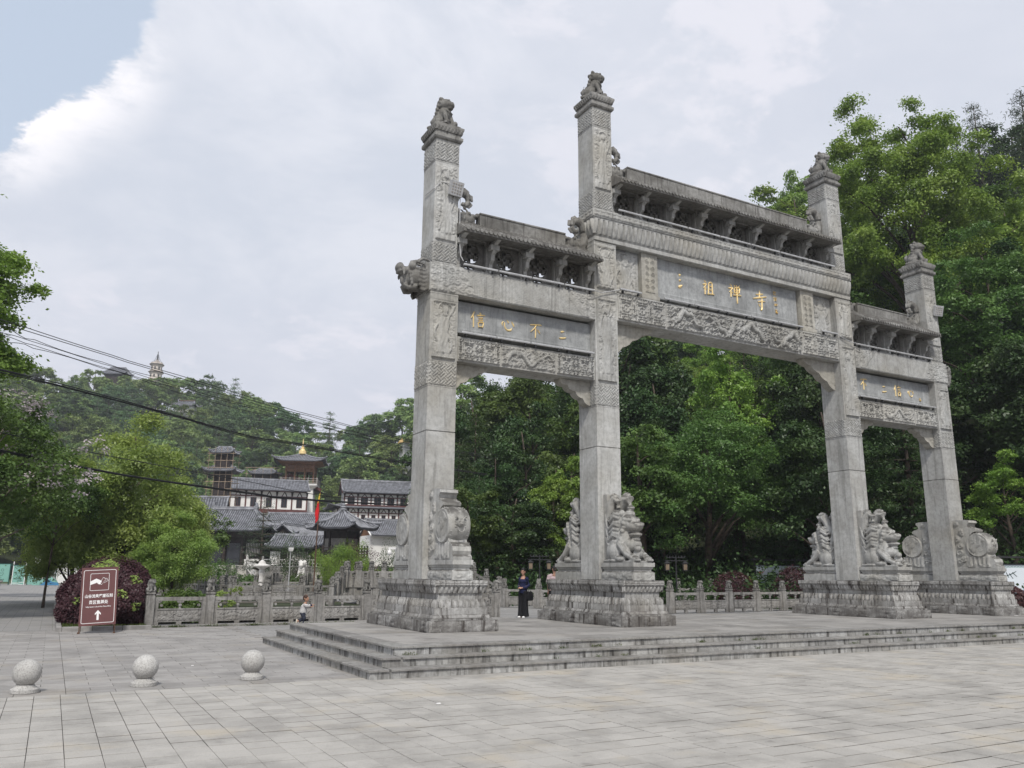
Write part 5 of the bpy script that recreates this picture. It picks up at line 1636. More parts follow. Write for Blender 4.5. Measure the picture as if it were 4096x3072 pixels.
MB().prism([(-2.6, 6.9), (2.6, 6.9), (0, 8.8)], -3.35, -3.2, 'x').obj('gable_wall', M['raw_wood'], h)
MB().tube([(-3.62, -3.2, 6.8), (-3.62, -1.5, 7.75), (-3.62, 0, 9.1)], .13, 4).tube([(-3.62, 3.2, 6.8), (-3.62, 1.5, 7.75), (-3.62, 0, 9.1)], .13, 4).obj('barge_board', M['white_wall'], h)
# gatehouse with the tall ridge ends
c = lp_(.2, 90.6, TR, 0, 3.4)
h = thing('temple_gatehouse', 'dark timber gatehouse with sweeping grey roof and tall ridge end behind the stairs', 'gatehouse', (c[0], c[1], 0), TR)
roof(h, 6.2, 4.4, 2.6, 6.75, 9.6, up=.5, ridge=.4)
MB().prism([(2.45, 9.5), (3.0, 9.5), (3.05, 9.9), (2.9, 10.5), (2.62, 10.6), (2.7, 10.2), (2.45, 10.0)], -.2, .2, 'y').obj('ridge_ornament', M['tile'], h)
MB().prism([(-2.45, 9.5), (-3.0, 9.5), (-3.05, 9.9), (-2.9, 10.5), (-2.62, 10.6), (-2.7, 10.2), (-2.45, 10.0)], -.2, .2, 'y').obj('ridge_ornament', M['tile'], h)
body(h, 9.6, 5.0, 2.4, 6.9, 'dark_wood', 'walls')
MB().box(-5.0, 5.0, -3.15, -2.25, 5.9, 6.75).obj('bracket_band', M['dark_wood'], h)
for k, x in enumerate((-4.8, -2.4, -.1, 2.2, 4.7)):
    MB().lathe((x, -2.7, 0), [(.22, 2.4), (.2, 5.9)], 10).obj('column', M['dark_wood'], h)
for x in (-1.3, 1.0): MB().box(x-.85, x+.85, -2.42, -2.30, 2.45, 5.2).obj('door', M['window_dark'], h)
for x in (-3.5, 3.5):
    w_ = MB().box(x-.85, x+.85, -2.46, -2.36, 3.6, 5.2).obj('window', M['window_dark'], h)
    f = MB()
    for k in range(9): f.box(x-.8+k*.2-.035, x-.8+k*.2+.035, -2.52, -2.46, 3.6, 5.2)
    f.obj('lattice_bars', M['lattice'], w_)
    MB().box(x-1.0, x+1.0, -2.48, -2.3, 2.45, 3.2).obj('white_panel', M['white_wall'], h)
c = lp_(6.0, 89.0, TR, 0, 2.5)
h = thing('gatehouse_wing', 'lower wing roof attached to the right side of the dark gatehouse', 'building', (c[0], c[1], 0), TR)
roof(h, 3.4, 3.4, 1.2, 6.1, 7.7, up=.4); body(h, 4.6, 4.2, 2.4, 6.1, 'dark_wood', 'walls')
c = lp_(7.4, 83.2, TR, 0, 2.2)
h = thing('side_corridor', 'low dark corridor with grey tiles and white wall panel beside the gatehouse', 'building', (c[0], c[1], 0), TR)
roof(h, 3.5, 2.6, 3.1, 4.65, 6.1, up=.1); body(h, 6.2, 3.4, 2.4, 4.8, 'dark_wood', 'walls')
MB().box(-3.1, -1.9, -1.78, -1.6, 2.5, 4.1).obj('white_panel', M['white_wall'], h)
w_ = MB().box(-1.0, 1.6, -1.74, -1.6, 2.9, 4.1).obj('window', M['window_dark'], h); f = MB()
for k in range(13): f.box(-.95+k*.2-.05, -.95+k*.2+.05, -1.8, -1.74, 2.9, 4.1)
f.obj('lattice_bars', M['lattice'], w_)
# hexagonal pavilion on its raised deck
p = thing('hexagonal_pavilion', 'dark hexagonal timber pavilion with curved grey roof and pale lattice window', 'pavilion', (11.4, 77.4, 0), TR)
def hexroof(parent, r, ze, zr, up):
    base = None
    H = zr-ze
    b, rolls, rg = MB(), MB(), MB()
    for k in range(6):
        a = -PI/2+k*PI/3
        ca, sa = math.cos(a), math.sin(a)
        ap = r*math.cos(PI/6)
        def Q(lat, s):
            half = max(ap*s*math.tan(PI/6), .01); t = lat/half
            z = ze+H*max(0, 1-s)**1.5+up*max(0, (abs(t)-.45)/.55)**2*s*s
            x, y = ap*s, lat
            return (x*ca-y*sa, x*sa+y*ca, z)
        nx, ns = 8, 8
        vs = [Q(ap*(j/ns)*math.tan(PI/6)*(2*i/nx-1), j/ns) for i in range(nx+1) for j in range(ns+1)]
        m = len(vs); vs += [(v[0], v[1], v[2]-.18) for v in vs]
        fs = []
        for i in range(nx):
            for j in range(ns):
                q = i*(ns+1)+j; f4 = (q, q+1, q+ns+2, q+ns+1)
                fs.append(f4); fs.append(tuple(x+m for x in f4[::-1]))
            q = i*(ns+1)+ns; fs.append((q, q+m, q+m+ns+1, q+ns+1))
        b.add(vs, fs)
        half = ap*math.tan(PI/6); n = int(2*half/.28)
        for i in range(n+1):
            lat = -half+2*half*(i+.5)/(n+1); s0 = abs(lat)/half
            if s0 > .92: continue
            rolls.tube([(lambda q: (q[0], q[1], q[2]+.02))(Q(lat, s0+(1.02-s0)*j/5)) for j in range(6)], .07, 4)
        rg.tube([(lambda q: (q[0], q[1], q[2]+.10))(Q(half*s, s)) for s in (0.02, .2, .4, .6, .8, 1.0, 1.05)], .13, 5)
    o = b.obj('roof', M['tile_dark'], parent)
    tag(rolls.obj('tile_rolls', M['tile'], o), kind='stuff'); rg.obj('hip_ridges', M['tile'], o)
    return o
hexroof(p, 4.5, 6.75, 9.0, .55)
MB().lathe((0, 0, 0), [(.45, 8.85), (.5, 9.0), (.3, 9.15), (.38, 9.3), (.22, 9.45), (.3, 9.6), (.15, 9.75), (.2, 9.95), (.03, 10.1)], 10).obj('roof_finial', M['tile'], p)
b = MB().lathe((0, 0, 0), [(1.95, 3.5), (1.95, 6.4), (2.6, 6.7), (3.6, 6.75)], 6); b.xf(Matrix.Rotation(0, 4, 'Z')); b.obj('timber_walls', M['dark_wood'], p)
for k in range(6):
    a = k*PI/3
    MB().lathe((2.0*math.cos(a), 2.0*math.sin(a), 0), [(.17, 3.5), (.15, 6.5)], 8).obj('column', M['dark_wood'], p)
ap = 1.95*math.cos(PI/6)
for k in range(6):
    f = MB().box(-.85, .85, -ap-.05, -ap+.0, 4.2, 5.55).obj('window', M['window_dark'], p, rotz=k*PI/3)
    l_ = MB()
    for q in range(15): l_.box(-.80+q*.114-.034, -.80+q*.114+.034, -ap-.09, -ap-.05, 4.2, 5.55)
    l_.obj('lattice_bars', M['lattice'], f)
MB().lathe((0, 0, 0), [(2.2, 0), (2.2, 3.0), (2.9, 3.3), (3.25, 3.35), (3.25, 3.5)], 6).obj('raised_deck', M['dark_wood'], p)
for k in range(6):
    a = k*PI/3; apd = 3.15*math.cos(PI/6)
    r_ = MB()
    for z in (3.75, 4.05, 4.42): r_.box(-1.5, 1.5, -apd-.05, -apd+.02, z-.05, z+.05)
    for q in range(4): r_.box(-1.5+q-.06, -1.5+q+.06, -apd-.07, -apd+.05, 3.5, 4.75)
    r_.obj('deck_railing', M['dark_wood'], p, rotz=a)
# scaffolded roofs half hidden behind the light green tree
def scaffold_tower(x, y, z0, w, d, z1, tiers, label):
    t = thing('scaffolded_pavilion', label, 'building', (x, y, 0), TR)
    for zt, hw in tiers: roof(t, hw, hw*.8, hw*.5, zt, zt+1.1, up=.4, pitch=.34, name='roof')
    MB().box(-w/2+.9, w/2-.9, -d/2+.9, d/2-.9, z0-2, z1-1.4).obj('core_walls', M['dark_wood'], t)
    for sx in np.linspace(-w/2, w/2, 5):
        for sy in (-d/2, d/2): MB().lathe((sx, sy, 0), [(.045, z0-6), (.045, z1)], 5).obj('scaffold_pole', M['scaffold'], t)
    n = int((z1-z0)/1.3)
    for k in range(n+1):
        z = z0+k*1.3
        for sy in (-d/2, d/2): MB().box(-w/2-.4, w/2+.4, sy-.05, sy+.05, z-.05, z+.05).obj('scaffold_rail', M['scaffold'], t)
    return t
scaffold_tower(7.3, 139.0, 15, 4.4, 3.4, 24, [(23.0, 2.3), (19.6, 3.0)], 'scaffolded two-tier roof rising right of the light green tree')
scaffold_tower(20, 162.5, 17, 7.0, 4, 23.5, [(22.2, 3.0)], 'dark roof wrapped in scaffolding left of the bell tower')
# red gable edges behind the bell loft
h = thing('red_gable_roof', 'wide reddish gabled roof edge behind the bell loft', 'building', (24, 157, 0), TR)
MB().prism([(-7, 18.8), (-6.6, 18.4), (0, 21.6), (6.6, 18.4), (7, 18.8), (0, 22.2)], -.2, .3, 'y').obj('barge_board', M['red_wood'], h)
MB().prism([(-6.6, 18.4), (0, 21.6), (6.6, 18.4)], 0, 6, 'y').obj('gable_wall', M['dark_wood'], h)
# white building strips glimpsed behind the wide tree
h = thing('white_hall', 'long white and maroon building glimpsed behind the wide light green tree', 'building', (-5, 118, 0), R(-14))
roof(h, 10, 4, 10, 10.6, 12.9, up=.1, pitch=.4); facade(h, 18, -3, 7.4, 10.5, 7); body(h, 18, 6, 0, 10.4, 'dark_wood')
h = thing('grey_roof_house', 'small house with upturned grey roof peeping over the trees at the left', 'building', (-11.5, 128, 0), TR)
roof(h, 3.4, 2.6, 1.6, 15.4, 16.8, up=.7); body(h, 5, 4, 8, 15.4, 'white_wall')
zz = float(terr(18.2, 297))-3.2
h = thing('hillside_house', 'white house with red-brown ridge among the hill trees above the wide tree', 'building', (18.2, 297, zz), TR)
roof(h, 4.4, 3, 2.5, 12, 14.2, up=.9, pitch=.5); body(h, 6.8, 4.6, -3, 12, 'white_wall')
MB().tube([(-3, 0, 14.6), (-2.2, 0, 14.3), (2.2, 0, 14.3), (3, 0, 14.6)], .25, 5).obj('red_ridge', M['rust'], h)
h = thing('hillside_house', 'small grey roof just under the skyline left of the pagoda', 'building', (-4.5, 330, 0), TR)
roof(h, 5, 3, 3, 76.5, 79.5, up=.8, pitch=.6); body(h, 8, 5, 66, 76.5, 'dark_wood')
h = thing('yellow_pavilion', 'little yellow gabled pavilion on the ridge beside the gateway pillar', 'pavilion', (64.0, 192.3, 0), TR+R(35))
MB().rings((0, 0), [(1.4, 1.4, 28), (1.4, 1.4, 36.6)]).obj('walls', M['white_wall'], h)
M['ochre'] = plain('ochre_paint', (0.55, 0.36, 0.14), 0.7, .1, 2)
MB().prism([(-2.0, 36.6), (2.0, 36.6), (0, 39.0)], -1.7, 1.7, 'y').obj('roof', M['ochre'], h)
# pagoda on the hilltop
M['pagoda'] = plain('pale_pagoda_plaster', (0.62, 0.56, 0.50), 0.85, .1, .5)
M['pagoda_eave'] = plain('grey_pagoda_eaves', (0.34, 0.30, 0.27), 0.85, .15, .5)
pg = thing('pagoda', 'tall pale octagonal pagoda with tiered eaves and iron spire on the hilltop', 'pagoda', (10.25, 342, 0))
b = MB()
z = 68.0; k = 0
tiers = [(3.55, 68.0), (3.45, 71.6), (3.3, 75.2), (3.1, 78.6), (2.95, 82.1), (2.75, 85.3)]
for i, (r_, z1) in enumerate(tiers):
    z0 = z1-3.3
    MB().lathe((0, 0, 0), [(r_-.55, z0), (r_-.62, z1-.9), (r_-.45, z1-.85), (r_-.2, z1-.45)], 8).obj('storey_wall', M['pagoda'], pg)
    e = MB().lathe((0, 0, 0), [(r_-.2, z1-.45), (r_+.15, z1-.1), (r_+.2, z1+.05), (r_-.5, z1+.35)], 8).obj('eave', M['pagoda_eave'], pg)
    MB().lathe((0, 0, 0), [(r_-.35, z1+.35), (r_-.35, z1+.75), (r_-.6, z1+.75)], 8).obj('balcony', M['pagoda'], pg)
    for q in range(8):
        a = PI/8+q*PI/4; rr = (r_-.58)*math.cos(PI/8)
        MB().box(-.28, .28, -rr-.06, -rr+.02, z0+1.0, z0+2.1).obj('window', M['window_dark'], pg, rotz=a-PI/8+PI/8)
MB().lathe((0, 0, 0), [(3.0, 85.35), (1.6, 86.2), (.5, 87.3), (.3, 87.5)], 8).obj('top_roof', M['pagoda_eave'], pg)
MB().lathe((0, 0, 0), [(.35, 87.4), (.45, 87.8), (.2, 88.0), (.42, 88.3), (.18, 88.5), (.38, 88.8), (.15, 89.0), (.32, 89.3), (.1, 89.5), (.08, 90.2), (.2, 90.4), (.02, 91.2)], 8).obj('iron_spire', M['black_metal'], pg)
ch = MB()
for q in range(8):
    a = q*PI/4
    ch.tube([(.1*math.cos(a), .1*math.sin(a), 90.0), (1.1*math.cos(a), 1.1*math.sin(a), 87.3), (2.8*math.cos(a), 2.8*math.sin(a), 85.5)], .035, 4)
tag(ch.obj('spire_chains', M['black_metal'], pg), kind='stuff')
# cream steps up to the gatehouse
st = MB()
for k in range(9):
    st.box(-9, 4.6, -3.2+k*.36, .4, .26*k, .26*(k+1))
o = st.obj('temple_stairs', M['cream_stone'], None, (-3.6, 84.2, 0), TR); tag(o, kind='structure')
# ------------------------------------------------------------------ pond
PX0, PX1, PY0, PY1, PZ = -15.6, -2.9, 10.2, 48.0, -2.2
def water_mat():
    t = NT('green_pond_water')
    return t.finish((0.025, 0.032, 0.02), 0.08, t.noise(1.5, 4, 0.6), 0.15, 0.05, 0.5)
M['water'] = water_mat()
o = MB().add([(PX0-1, PY0-1, PZ), (PX1+1, PY0-1, PZ), (PX1+1, PY1+1, PZ), (PX0-1, PY1+1, PZ)], [(0, 1, 2, 3)]).obj('pond_water', M['water']); tag(o, kind='structure')
wl = MB()
for a, b_, c, d in ((PX0-.4, PX1+.4, PY0-.4, PY0), (PX0-.4, PX1+.4, PY1, PY1+.4), (PX0-.4, PX0, PY0, PY1), (PX1, PX1+.4, PY0, PY1)):
    wl.box(a, b_, c, d, PZ-.3, -.03)
M['pond_wall'] = stone_mat('pond_retaining_stone', (0.20, 0.18, 0.15), (0.07, 0.06, 0.05), (0.30, 0.27, 0.23), 0.8, .6)
o = wl.obj('pond_walls', M['pond_wall']); tag(o, kind='structure')
# an inner quay splits the basin, its low wall glimpsed through the balustrade
o = MB().box(PX0, PX1, 31.2, 34, PZ-.3, -.04).obj('quay', M['pond_wall']); tag(o, kind='structure')
kb = MB().box(-15.85, -2.6, 9.78, 10.45, -.02, .05); o = kb.obj('fence_kerb', M['kerb']); tag(o, kind='structure')

# ------------------------------------------------------------------ little lions and the balustrades
def lion_small():
    b = MB()
    b.rings((0, 0), [(.10, .11, 0), (.10, .11, .03), (.09, .10, .04)])
    b.ball((0, .03, .13), (.085, .095, .10), 10, 8)
    b.ball((0, -.03, .19), (.075, .075, .09), 10, 8)
    b.ball((0, -.045, .285), (.082, .08, .075), 10, 8)
    b.ball((0, -.115, .265), (.05, .045, .035), 8, 6)
    for s in (-1, 1):
        b.tube([(s*.05, -.06, .18), (s*.055, -.095, .05)], [.032, .028], 6)
        b.ball((s*.055, -.105, .05), (.03, .035, .02), 6, 5)
        b.ball((s*.075, .04, .07), (.045, .065, .05), 8, 6)
        b.ball((s*.065, -.02, .335), .026, 6, 5)
        for k in range(3): b.ball((s*.078, .0+.02*k, .29-.05*k), .03, 6, 5)
    b.ball((0, .07, .27), (.06, .04, .07), 8, 6); b.tube([(0, .11, .08), (0, .13, .18), (0, .10, .26)], [.03, .035, .015], 6)
    return voxel(b, 'lion_finial', .013, dec=.35)
LS = lion_small(); LS.materials.append(M['stone_top'])
POST = MB().rings((0, 0), [(.125, .125, 0), (.125, .125, .96), (.105, .105, .975), (.105, .105, 1.0), (.13, .13, 1.015), (.13, .13, 1.06), (.11, .11, 1.08)]).mesh('post'); POST.materials.append(M['rail_stone'])
def panel_mesh(L_, seed, relief_on=True):
    """slab with a carved lower field, an opening with vase strut and cloud shoulders, and a top rail; x from 0 to L_"""
    b = MB()
    b.box(0, L_, -.055, .055, .80, .915)
    b.box(0, L_, -.045, .045, .14, .56)
    b.box(0, .13, -.05, .05, .56, .80); b.box(L_-.13, L_, -.05, .05, .56, .80)
    b.box(0, .17, -.05, .05, 0, .14); b.box(L_-.17, L_, -.05, .05, 0, .14); b.box(L_*.45, L_*.55, -.045, .045, .0, .14)
    b.box(.10, L_-.10, -.062, .062, .515, .56)
    m = L_/2
    b.lathe((m, 0, 0), [(.05, .56), (.03, .585), (.055, .63), (.06, .66), (.04, .70), (.03, .715), (.06, .74)], 8)
    for c, w in ((.15, .07), (L_-.15, .07), (m, .11)):
        for s in (-1, 0, 1):
            b.lathe((c+s*w*.62, 0, .775-.02*(s == 0)), [(w*.38, -.045), (w*.38, .045)], 8, 'y')
    for c in (.22, L_-.22): b.lathe((c, 0, .655), [(.045, -.04), (.045, .04)], 8, 'y')
    V0 = len(b.v)
    me = b
    if relief_on:
        w, h = L_-.26, .31
        nx, nz = int(w/.028), int(h/.028)
        X, Y = np.meshgrid(np.linspace(0, w, nx), np.linspace(0, h, nz), indexing='ij')
        H = pat_cloud(w, h, .14, seed, 3.0)(X, Y) if seed % 2 else (0.5+0.5*np.cos(X*58+np.sin(Y*25+seed)*1.5))*(0.5+.5*np.cos(Y*50+np.sin(X*9)*2))
        e = np.minimum(np.minimum(X, w-X), np.minimum(Y, h-Y)); H = np.where(e < .01, 0, H)
        vs = [(.13+X[i, j], -.048-.028*H[i, j], .17+Y[i, j]) for i in range(nx) for j in range(nz)]
        fs = [(i*nz+j, (i+1)*nz+j, (i+1)*nz+j+1, i*nz+j+1) for i in range(nx-1) for j in range(nz-1)]
        b.add(vs, fs)
    r = b.mesh('panel'); r.materials.append(M['rail_stone'])
    return r
PC = {}
def balustrade(label, pts, scale=1.0, group=None, carved=True, mats=None, lions=True):
    """run of posts at the given points with a panel between neighbours; points carry their own height"""
    t = thing('stone_balustrade', label, 'balustrade', pts[0], 0, group)
    p0 = Vector(pts[0])
    n = len(pts)
    for i, p in enumerate(pts):
        q = Vector(p)-p0
        d = Vector(pts[min(i+1, n-1)])-Vector(pts[max(i-1, 0)])
        a = math.atan2(d.y, d.x)
        po = link('post', POST, None, t, q, a); po.scale = (scale,)*3
        if lions:
            li = link('lion_finial', LS, None, po, (0, 0, 1.08)); li.rotation_euler = (0, 0, random.choice((0, 0, .4, -.5))); li.scale = (1.22, 1.22, 1.12)
        if i < n-1:
            e = Vector(pts[i+1])-Vector(p); L_ = math.hypot(e.x, e.y)-.25*scale
            key = (round(L_/scale, 2), i % 3 if carved else 9)
            if key not in PC: PC[key] = panel_mesh(L_/scale, i % 3+3, carved)
            pa = bpy.data.objects.new('panel', PC[key]); COL.objects.link(pa); pa.parent = t
            u = Vector((e.x, e.y, 0)).normalized()
            sh = e.z/math.hypot(e.x, e.y)
            st_ = q+u*.125*scale
            Mx = Matrix(((u.x*scale, -u.y*scale, 0, st_.x), (u.y*scale, u.x*scale, 0, st_.y), (sh*scale, 0, scale, st_.z+sh*.125*scale), (0, 0, 0, 1)))
            pa.matrix_local = Mx
            if abs(sh) > 1e-4:      # a raking panel keeps its shear in the mesh
                me = PC[key].copy(); me.transform(Mx); pa.data = me; pa.matrix_local = Matrix.Identity(4)
    return t
def run(a, b, step=1.83, za=None):
    a, b = Vector(a), Vector(b); n = max(1, int(round((b-a).length/step)))
    return [tuple(a.lerp(b, i/n)) for i in range(n+1)]
balustrade('front stone balustrade with lion posts between the purple hedge and the gateway', run((-15.57, 10.04, 0), (-2.78, 10.73, 0)))
balustrade('stone balustrade with lion posts seen through the central opening', run((6.6, 11.4, 0), (16.2, 12.0, 0), 1.93))
balustrade('stone balustrade running away behind the woman in navy', run((6.6, 12.6, 0), (.7, 23.9, 0), 2.1))
balustrade('stone balustrade along the left edge of the crossing, running back', [(-2.9, y, 0) for y in np.linspace(12.6, 23.6, 7)])
D5 = lambda u, D, z=0: None
balustrade('second stone balustrade across the pond behind the child', run((-8.9, 32.2, 0), (-1.2, 31.6, 0), 1.95))
balustrade('stone balustrade running back from the left end of the second one', run((-8.9, 33.6, 0), (-11.2, 50.5, 0), 1.5))
balustrade('short stone balustrade running back beside the white lantern', run((-1.2, 33.2, 0), (2.5, 47.0, 0), 1.9))
balustrade('stone balustrade along the far bank of the pond', run((-12.5, 51.5, 0), (2.0, 48.6, 0), 1.2))
balustrade('far stone balustrade below the dark trees behind the woman', run((8.2, 45.5, .1), (22.5, 33.5, .1), 1.9), carved=False)
balustrade('far stone balustrade behind the purple shrubs right of the central opening', run((13.5, 19.0, .05), (21.5, 13.8, .05), 1.9), carved=False)
# arched bridges
def bridge(label, a, b, top, ntop, nramp, width, ang_label):
    """humped stone bridge from a to b, balustrades on both sides"""
    a, b = Vector(a), Vector(b); d = (b-a); L_ = d.length; u = d.normalized(); nrm = Vector((-u.y, u.x, 0))
    n = ntop+2*nramp-1
    br = thing('stone_bridge', label, 'bridge', tuple(a), math.atan2(u.y, u.x))
    prof = []
    for i in range(n+1):
        f = i/n
        z = 0 if i == 0 or i == n else None
        k = min(i, n-i)
        prof.append((L_*f, top*min(1, k/nramp)))
    poly = [(x, z) for x, z in prof]
    arch = [(L_*.72+(-L_*.44)*t, -.9+(top+.55)*math.sin(PI*t)) for t in np.linspace(0, 1, 11)]
    poly2 = poly+[(L_, -1.8), (L_*.72, -1.8)]+arch+[(L_*.28, -1.8), (0, -1.8)]
    MB().prism(poly2, -width/2, width/2, 'y').obj('bridge_body', M['rail_stone'], br)
    for s in (-1, 1):
        pts = [tuple(a+u*x+nrm*(s*(width/2-.15))+Vector((0, 0, z))) for x, z in prof]
        balustrade(ang_label % ('near' if s < 0 else 'far'), pts)
BA, BB = Vector((-3.54, 27.54, .88)), Vector((2.48, 24.24, .88))
rd = thing('stone_bridge', 'raised stone footbridge with lion posts just left of the outer pillar', 'bridge', tuple(BA), math.atan2(BB.y-BA.y, BB.x-BA.x))
bl_ = (BB-BA).length
MB().prism([(-.1, 0), (bl_+.1, 0), (bl_+.1, -.25), (bl_-.6, -.5), (bl_-.6, -2.6), (bl_-1.2, -2.6), (bl_-1.8, -1.0), (bl_*.5, -.4), (1.8, -1.0), (1.2, -2.6), (.6, -2.6), (.6, -.5), (-.1, -.25)], 0, 2.8, 'y').obj('bridge_body', M['rail_stone'], rd)
MB().prism([(0, 0), (0, -.9), (-3.2, -.9)], 0, -2.6, 'x').xf(Matrix.Translation((.9, 0, 0)) @ Matrix.Rotation(R(105), 4, 'Z')).obj('stair_flank', M['rail_stone'], rd)
balustrade('front balustrade of the raised footbridge left of the outer pillar', run(BA, BB, .72), carved=False)
balustrade('rear balustrade of the raised footbridge left of the outer pillar', run(BA+Vector((1.3, 2.4, 0)), BB+Vector((1.3, 2.4, 0)), .9), carved=False)
balustrade('raking balustrade coming down from the left end of the raised footbridge', run((-5.3, 24.6, 0), (-3.75, 27.2, .88), 1.0), carved=False)
balustrade('raking balustrade at the right end of the raised footbridge', run((2.7, 23.95, .88), (3.3, 21.9, .1), 1.05), carved=False)
bridge('small humped stone bridge before the temple stairs', (-8.6, 44.5, 0), (-6.4, 55.5, 0), .75, 3, 1, 3.0, '%s balustrade of the small bridge before the temple stairs')
bridge('small humped stone bridge left of the white lion', (-2.8, 45, 0), (.6, 55, 0), .7, 3, 1, 3.0, '%s balustrade of the small bridge left of the white lion')
# white marble rails on the temple terrace
WPOST = MB().lathe((0, 0, 0), [(.14, 0), (.14, 1.1), (.10, 1.12), (.16, 1.18), (.16, 1.3), (.10, 1.48), (.03, 1.52)], 8).mesh('post'); WPOST.materials.append(M['white_marble'])
def white_rail(label, pts):
    t = thing('marble_balustrade', label, 'balustrade', pts[0]); p0 = Vector(pts[0])
    for i, p in enumerate(pts):
        link('post', WPOST, None, t, Vector(p)-p0)
        if i < len(pts)-1:
            q0, q1 = Vector(p)-p0, Vector(pts[i+1])-p0
            b = MB()
            for z in (.15, .55, .95): b.tube([tuple(q0+Vector((0, 0, z))), tuple(q1+Vector((0, 0, z)))], .065, 4)
            for f in (.25, .5, .75):
                m_ = q0.lerp(q1, f); b.tube([tuple(m_+Vector((0, 0, .1))), tuple(m_+Vector((0, 0, .95)))], .06, 4)
            b.obj('panel', M['white_marble'], t)
white_rail('white marble balustrade on the terrace before the dark gatehouse', run((1.5, 81.5, 2.1), (9.4, 77.2, 2.1), 1.9))
white_rail('white marble balustrade sloping down beside the temple stairs', [(1.5, 81.5, 1.9), (1.75, 79.8, 1.2), (1.9, 78.2, .55)])
o = MB().box(0, 12, 0, 8, 0, 2.1).obj('marble_terrace', M['cream_stone'], None, (1.4, 82.0, 0), TR); tag(o, kind='structure')
CABLES = [
  ('upper paired cable crossing the sky above the pagoda', [(-23.05, 12.31, 10.34), (-20.57, 17.96, 11.2), (-16.39, 23.2, 11.53), (-12.61, 26.36, 11.52), (-8.07, 29.15, 11.28), (-4.85, 30.71, 11.1), (2.45, 33.38, 10.56), (17.93, 36.58, 9.53)], 0.018, 2, 0.12, 1),
  ('bundle of four thin cables passing just left of the pagoda', [(-22.97, 12.26, 9.74), (-21.19, 16.68, 10.52), (-20.12, 18.54, 10.7), (-16.84, 22.67, 10.97), (-12.57, 26.33, 10.97), (-7.94, 29.19, 10.79), (-2.28, 31.75, 10.48), (2.47, 33.37, 10.18), (17.93, 36.58, 9.33)], 0.014, 4, 0.13, 2),
  ('thick black cable bundle running down across the far hill', [(-22.79, 12.17, 8.57), (-21.01, 16.58, 9.08), (-17.9, 21.22, 9.43), (-14.1, 24.98, 9.46), (-9.45, 28.22, 9.18), (-6.42, 29.87, 9.22), (2.4, 33.32, 9.02), (17.92, 36.58, 8.52)], 0.025, 3, 0.05, 3),
  ('single cable sagging across the wide light green tree', [(-22.47, 11.99, 6.37), (-20.7, 16.41, 6.7), (-16.81, 22.01, 6.79), (-9.27, 28.12, 6.6), (-4.59, 30.57, 6.29), (1.92, 33.09, 6.24), (17.9, 36.6, 5.92)], 0.02, 1, 0.1, 4),
  ('lowest thick black cable crossing the light green tree', [(-22.37, 11.94, 5.74), (-20.61, 16.36, 6.02), (-15.98, 22.76, 6.03), (-9.22, 28.09, 5.96), (-6.69, 29.52, 5.92), (2.01, 33.12, 6.16), (17.9, 36.59, 6.51)], 0.033, 2, 0.05, 5),
  ('faint thin power line low across the far hill', [(-22.69, 12.12, 7.91), (-19.81, 18.44, 8.5), (-16.26, 22.96, 9.11), (-9.49, 28.24, 9.76), (-2.56, 31.63, 10.26), (2.25, 33.31, 10.38), (17.94, 36.57, 10.96)], 0.008, 3, 0.35, 6),
]
# ------------------------------------------------------------------ lions, drums and lamps of the gateway
def lion_finial_big():
    b = MB()      # sits 0.95 tall, faces -y, head turned a little
    b.rings((0, 0), [(.30, .36, 0), (.30, .36, .07), (.27, .33, .09)])
    b.ball((0, .10, .30), (.22, .25, .24), 14, 10); b.ball((0, -.06, .46), (.19, .19, .22), 14, 10)
    b.ball((0, -.10, .73), (.20, .20, .18), 14, 10); b.ball((0, -.28, .68), (.13, .11, .10), 10, 8); b.ball((0, -.26, .58), (.10, .09, .04), 8, 6)
    b.tube([(-.17, -.20, .50), (0, -.25, .47), (.17, -.20, .50)], .035, 6)
    for s in (-1, 1):
        b.tube([(s*.13, -.14, .46), (s*.15, -.24, .22), (s*.15, -.27, .11)], [.075, .06, .07], 8)
        b.ball((s*.15, -.31, .11), (.075, .09, .05), 8, 6)
        b.ball((s*.19, .12, .20), (.10, .17, .14), 10, 8); b.ball((s*.20, -.03, .11), (.07, .11, .05), 8, 6)
        b.ball((s*.09, -.27, .79), .045, 8, 6)
        for k in range(5):
            a = .4+k*.55
            b.ball((s*(.17+.03*math.sin(a)), -.04+.06*k*.6, .86-.10*k), .062, 8, 6)
        b.ball((s*.10, -.02, .89), .07, 8, 6); b.ball((s*.05, .12, .84), .07, 8, 6)
    b.ball((0, .08, .66), (.13, .09, .2), 8, 6)
    b.tube([(0, .32, .2), (.03, .40, .38), (0, .34, .56)], [.07, .09, .03], 8)
    b.ball((.16, -.33, .15), .085, 8, 6)
    return voxel(b, 'stone_lion', .021)
lm_ = lion_finial_big(); lm_.materials.append(M['stone_top'])
for x, z, r, lb in ((-XO, 13.78, .25, 'dark stone lion seated on top of the outer left pillar'), (-XI, 16.31, .35, 'dark stone lion seated on top of the tall inner left pillar'),
                (XI, 16.31, .15, 'dark stone lion seated on top of the tall inner right pillar'), (XO, 13.78, .1, 'grey stone lion seated on top of the outer right pillar')):
    o = link('stone_lion', lm_, None, None, (x, 0, z), r+.25); o.scale = (.95, .95, 1.0)
    tag(o, lb, 'lion statue', 'stone lions on the pillar tops')
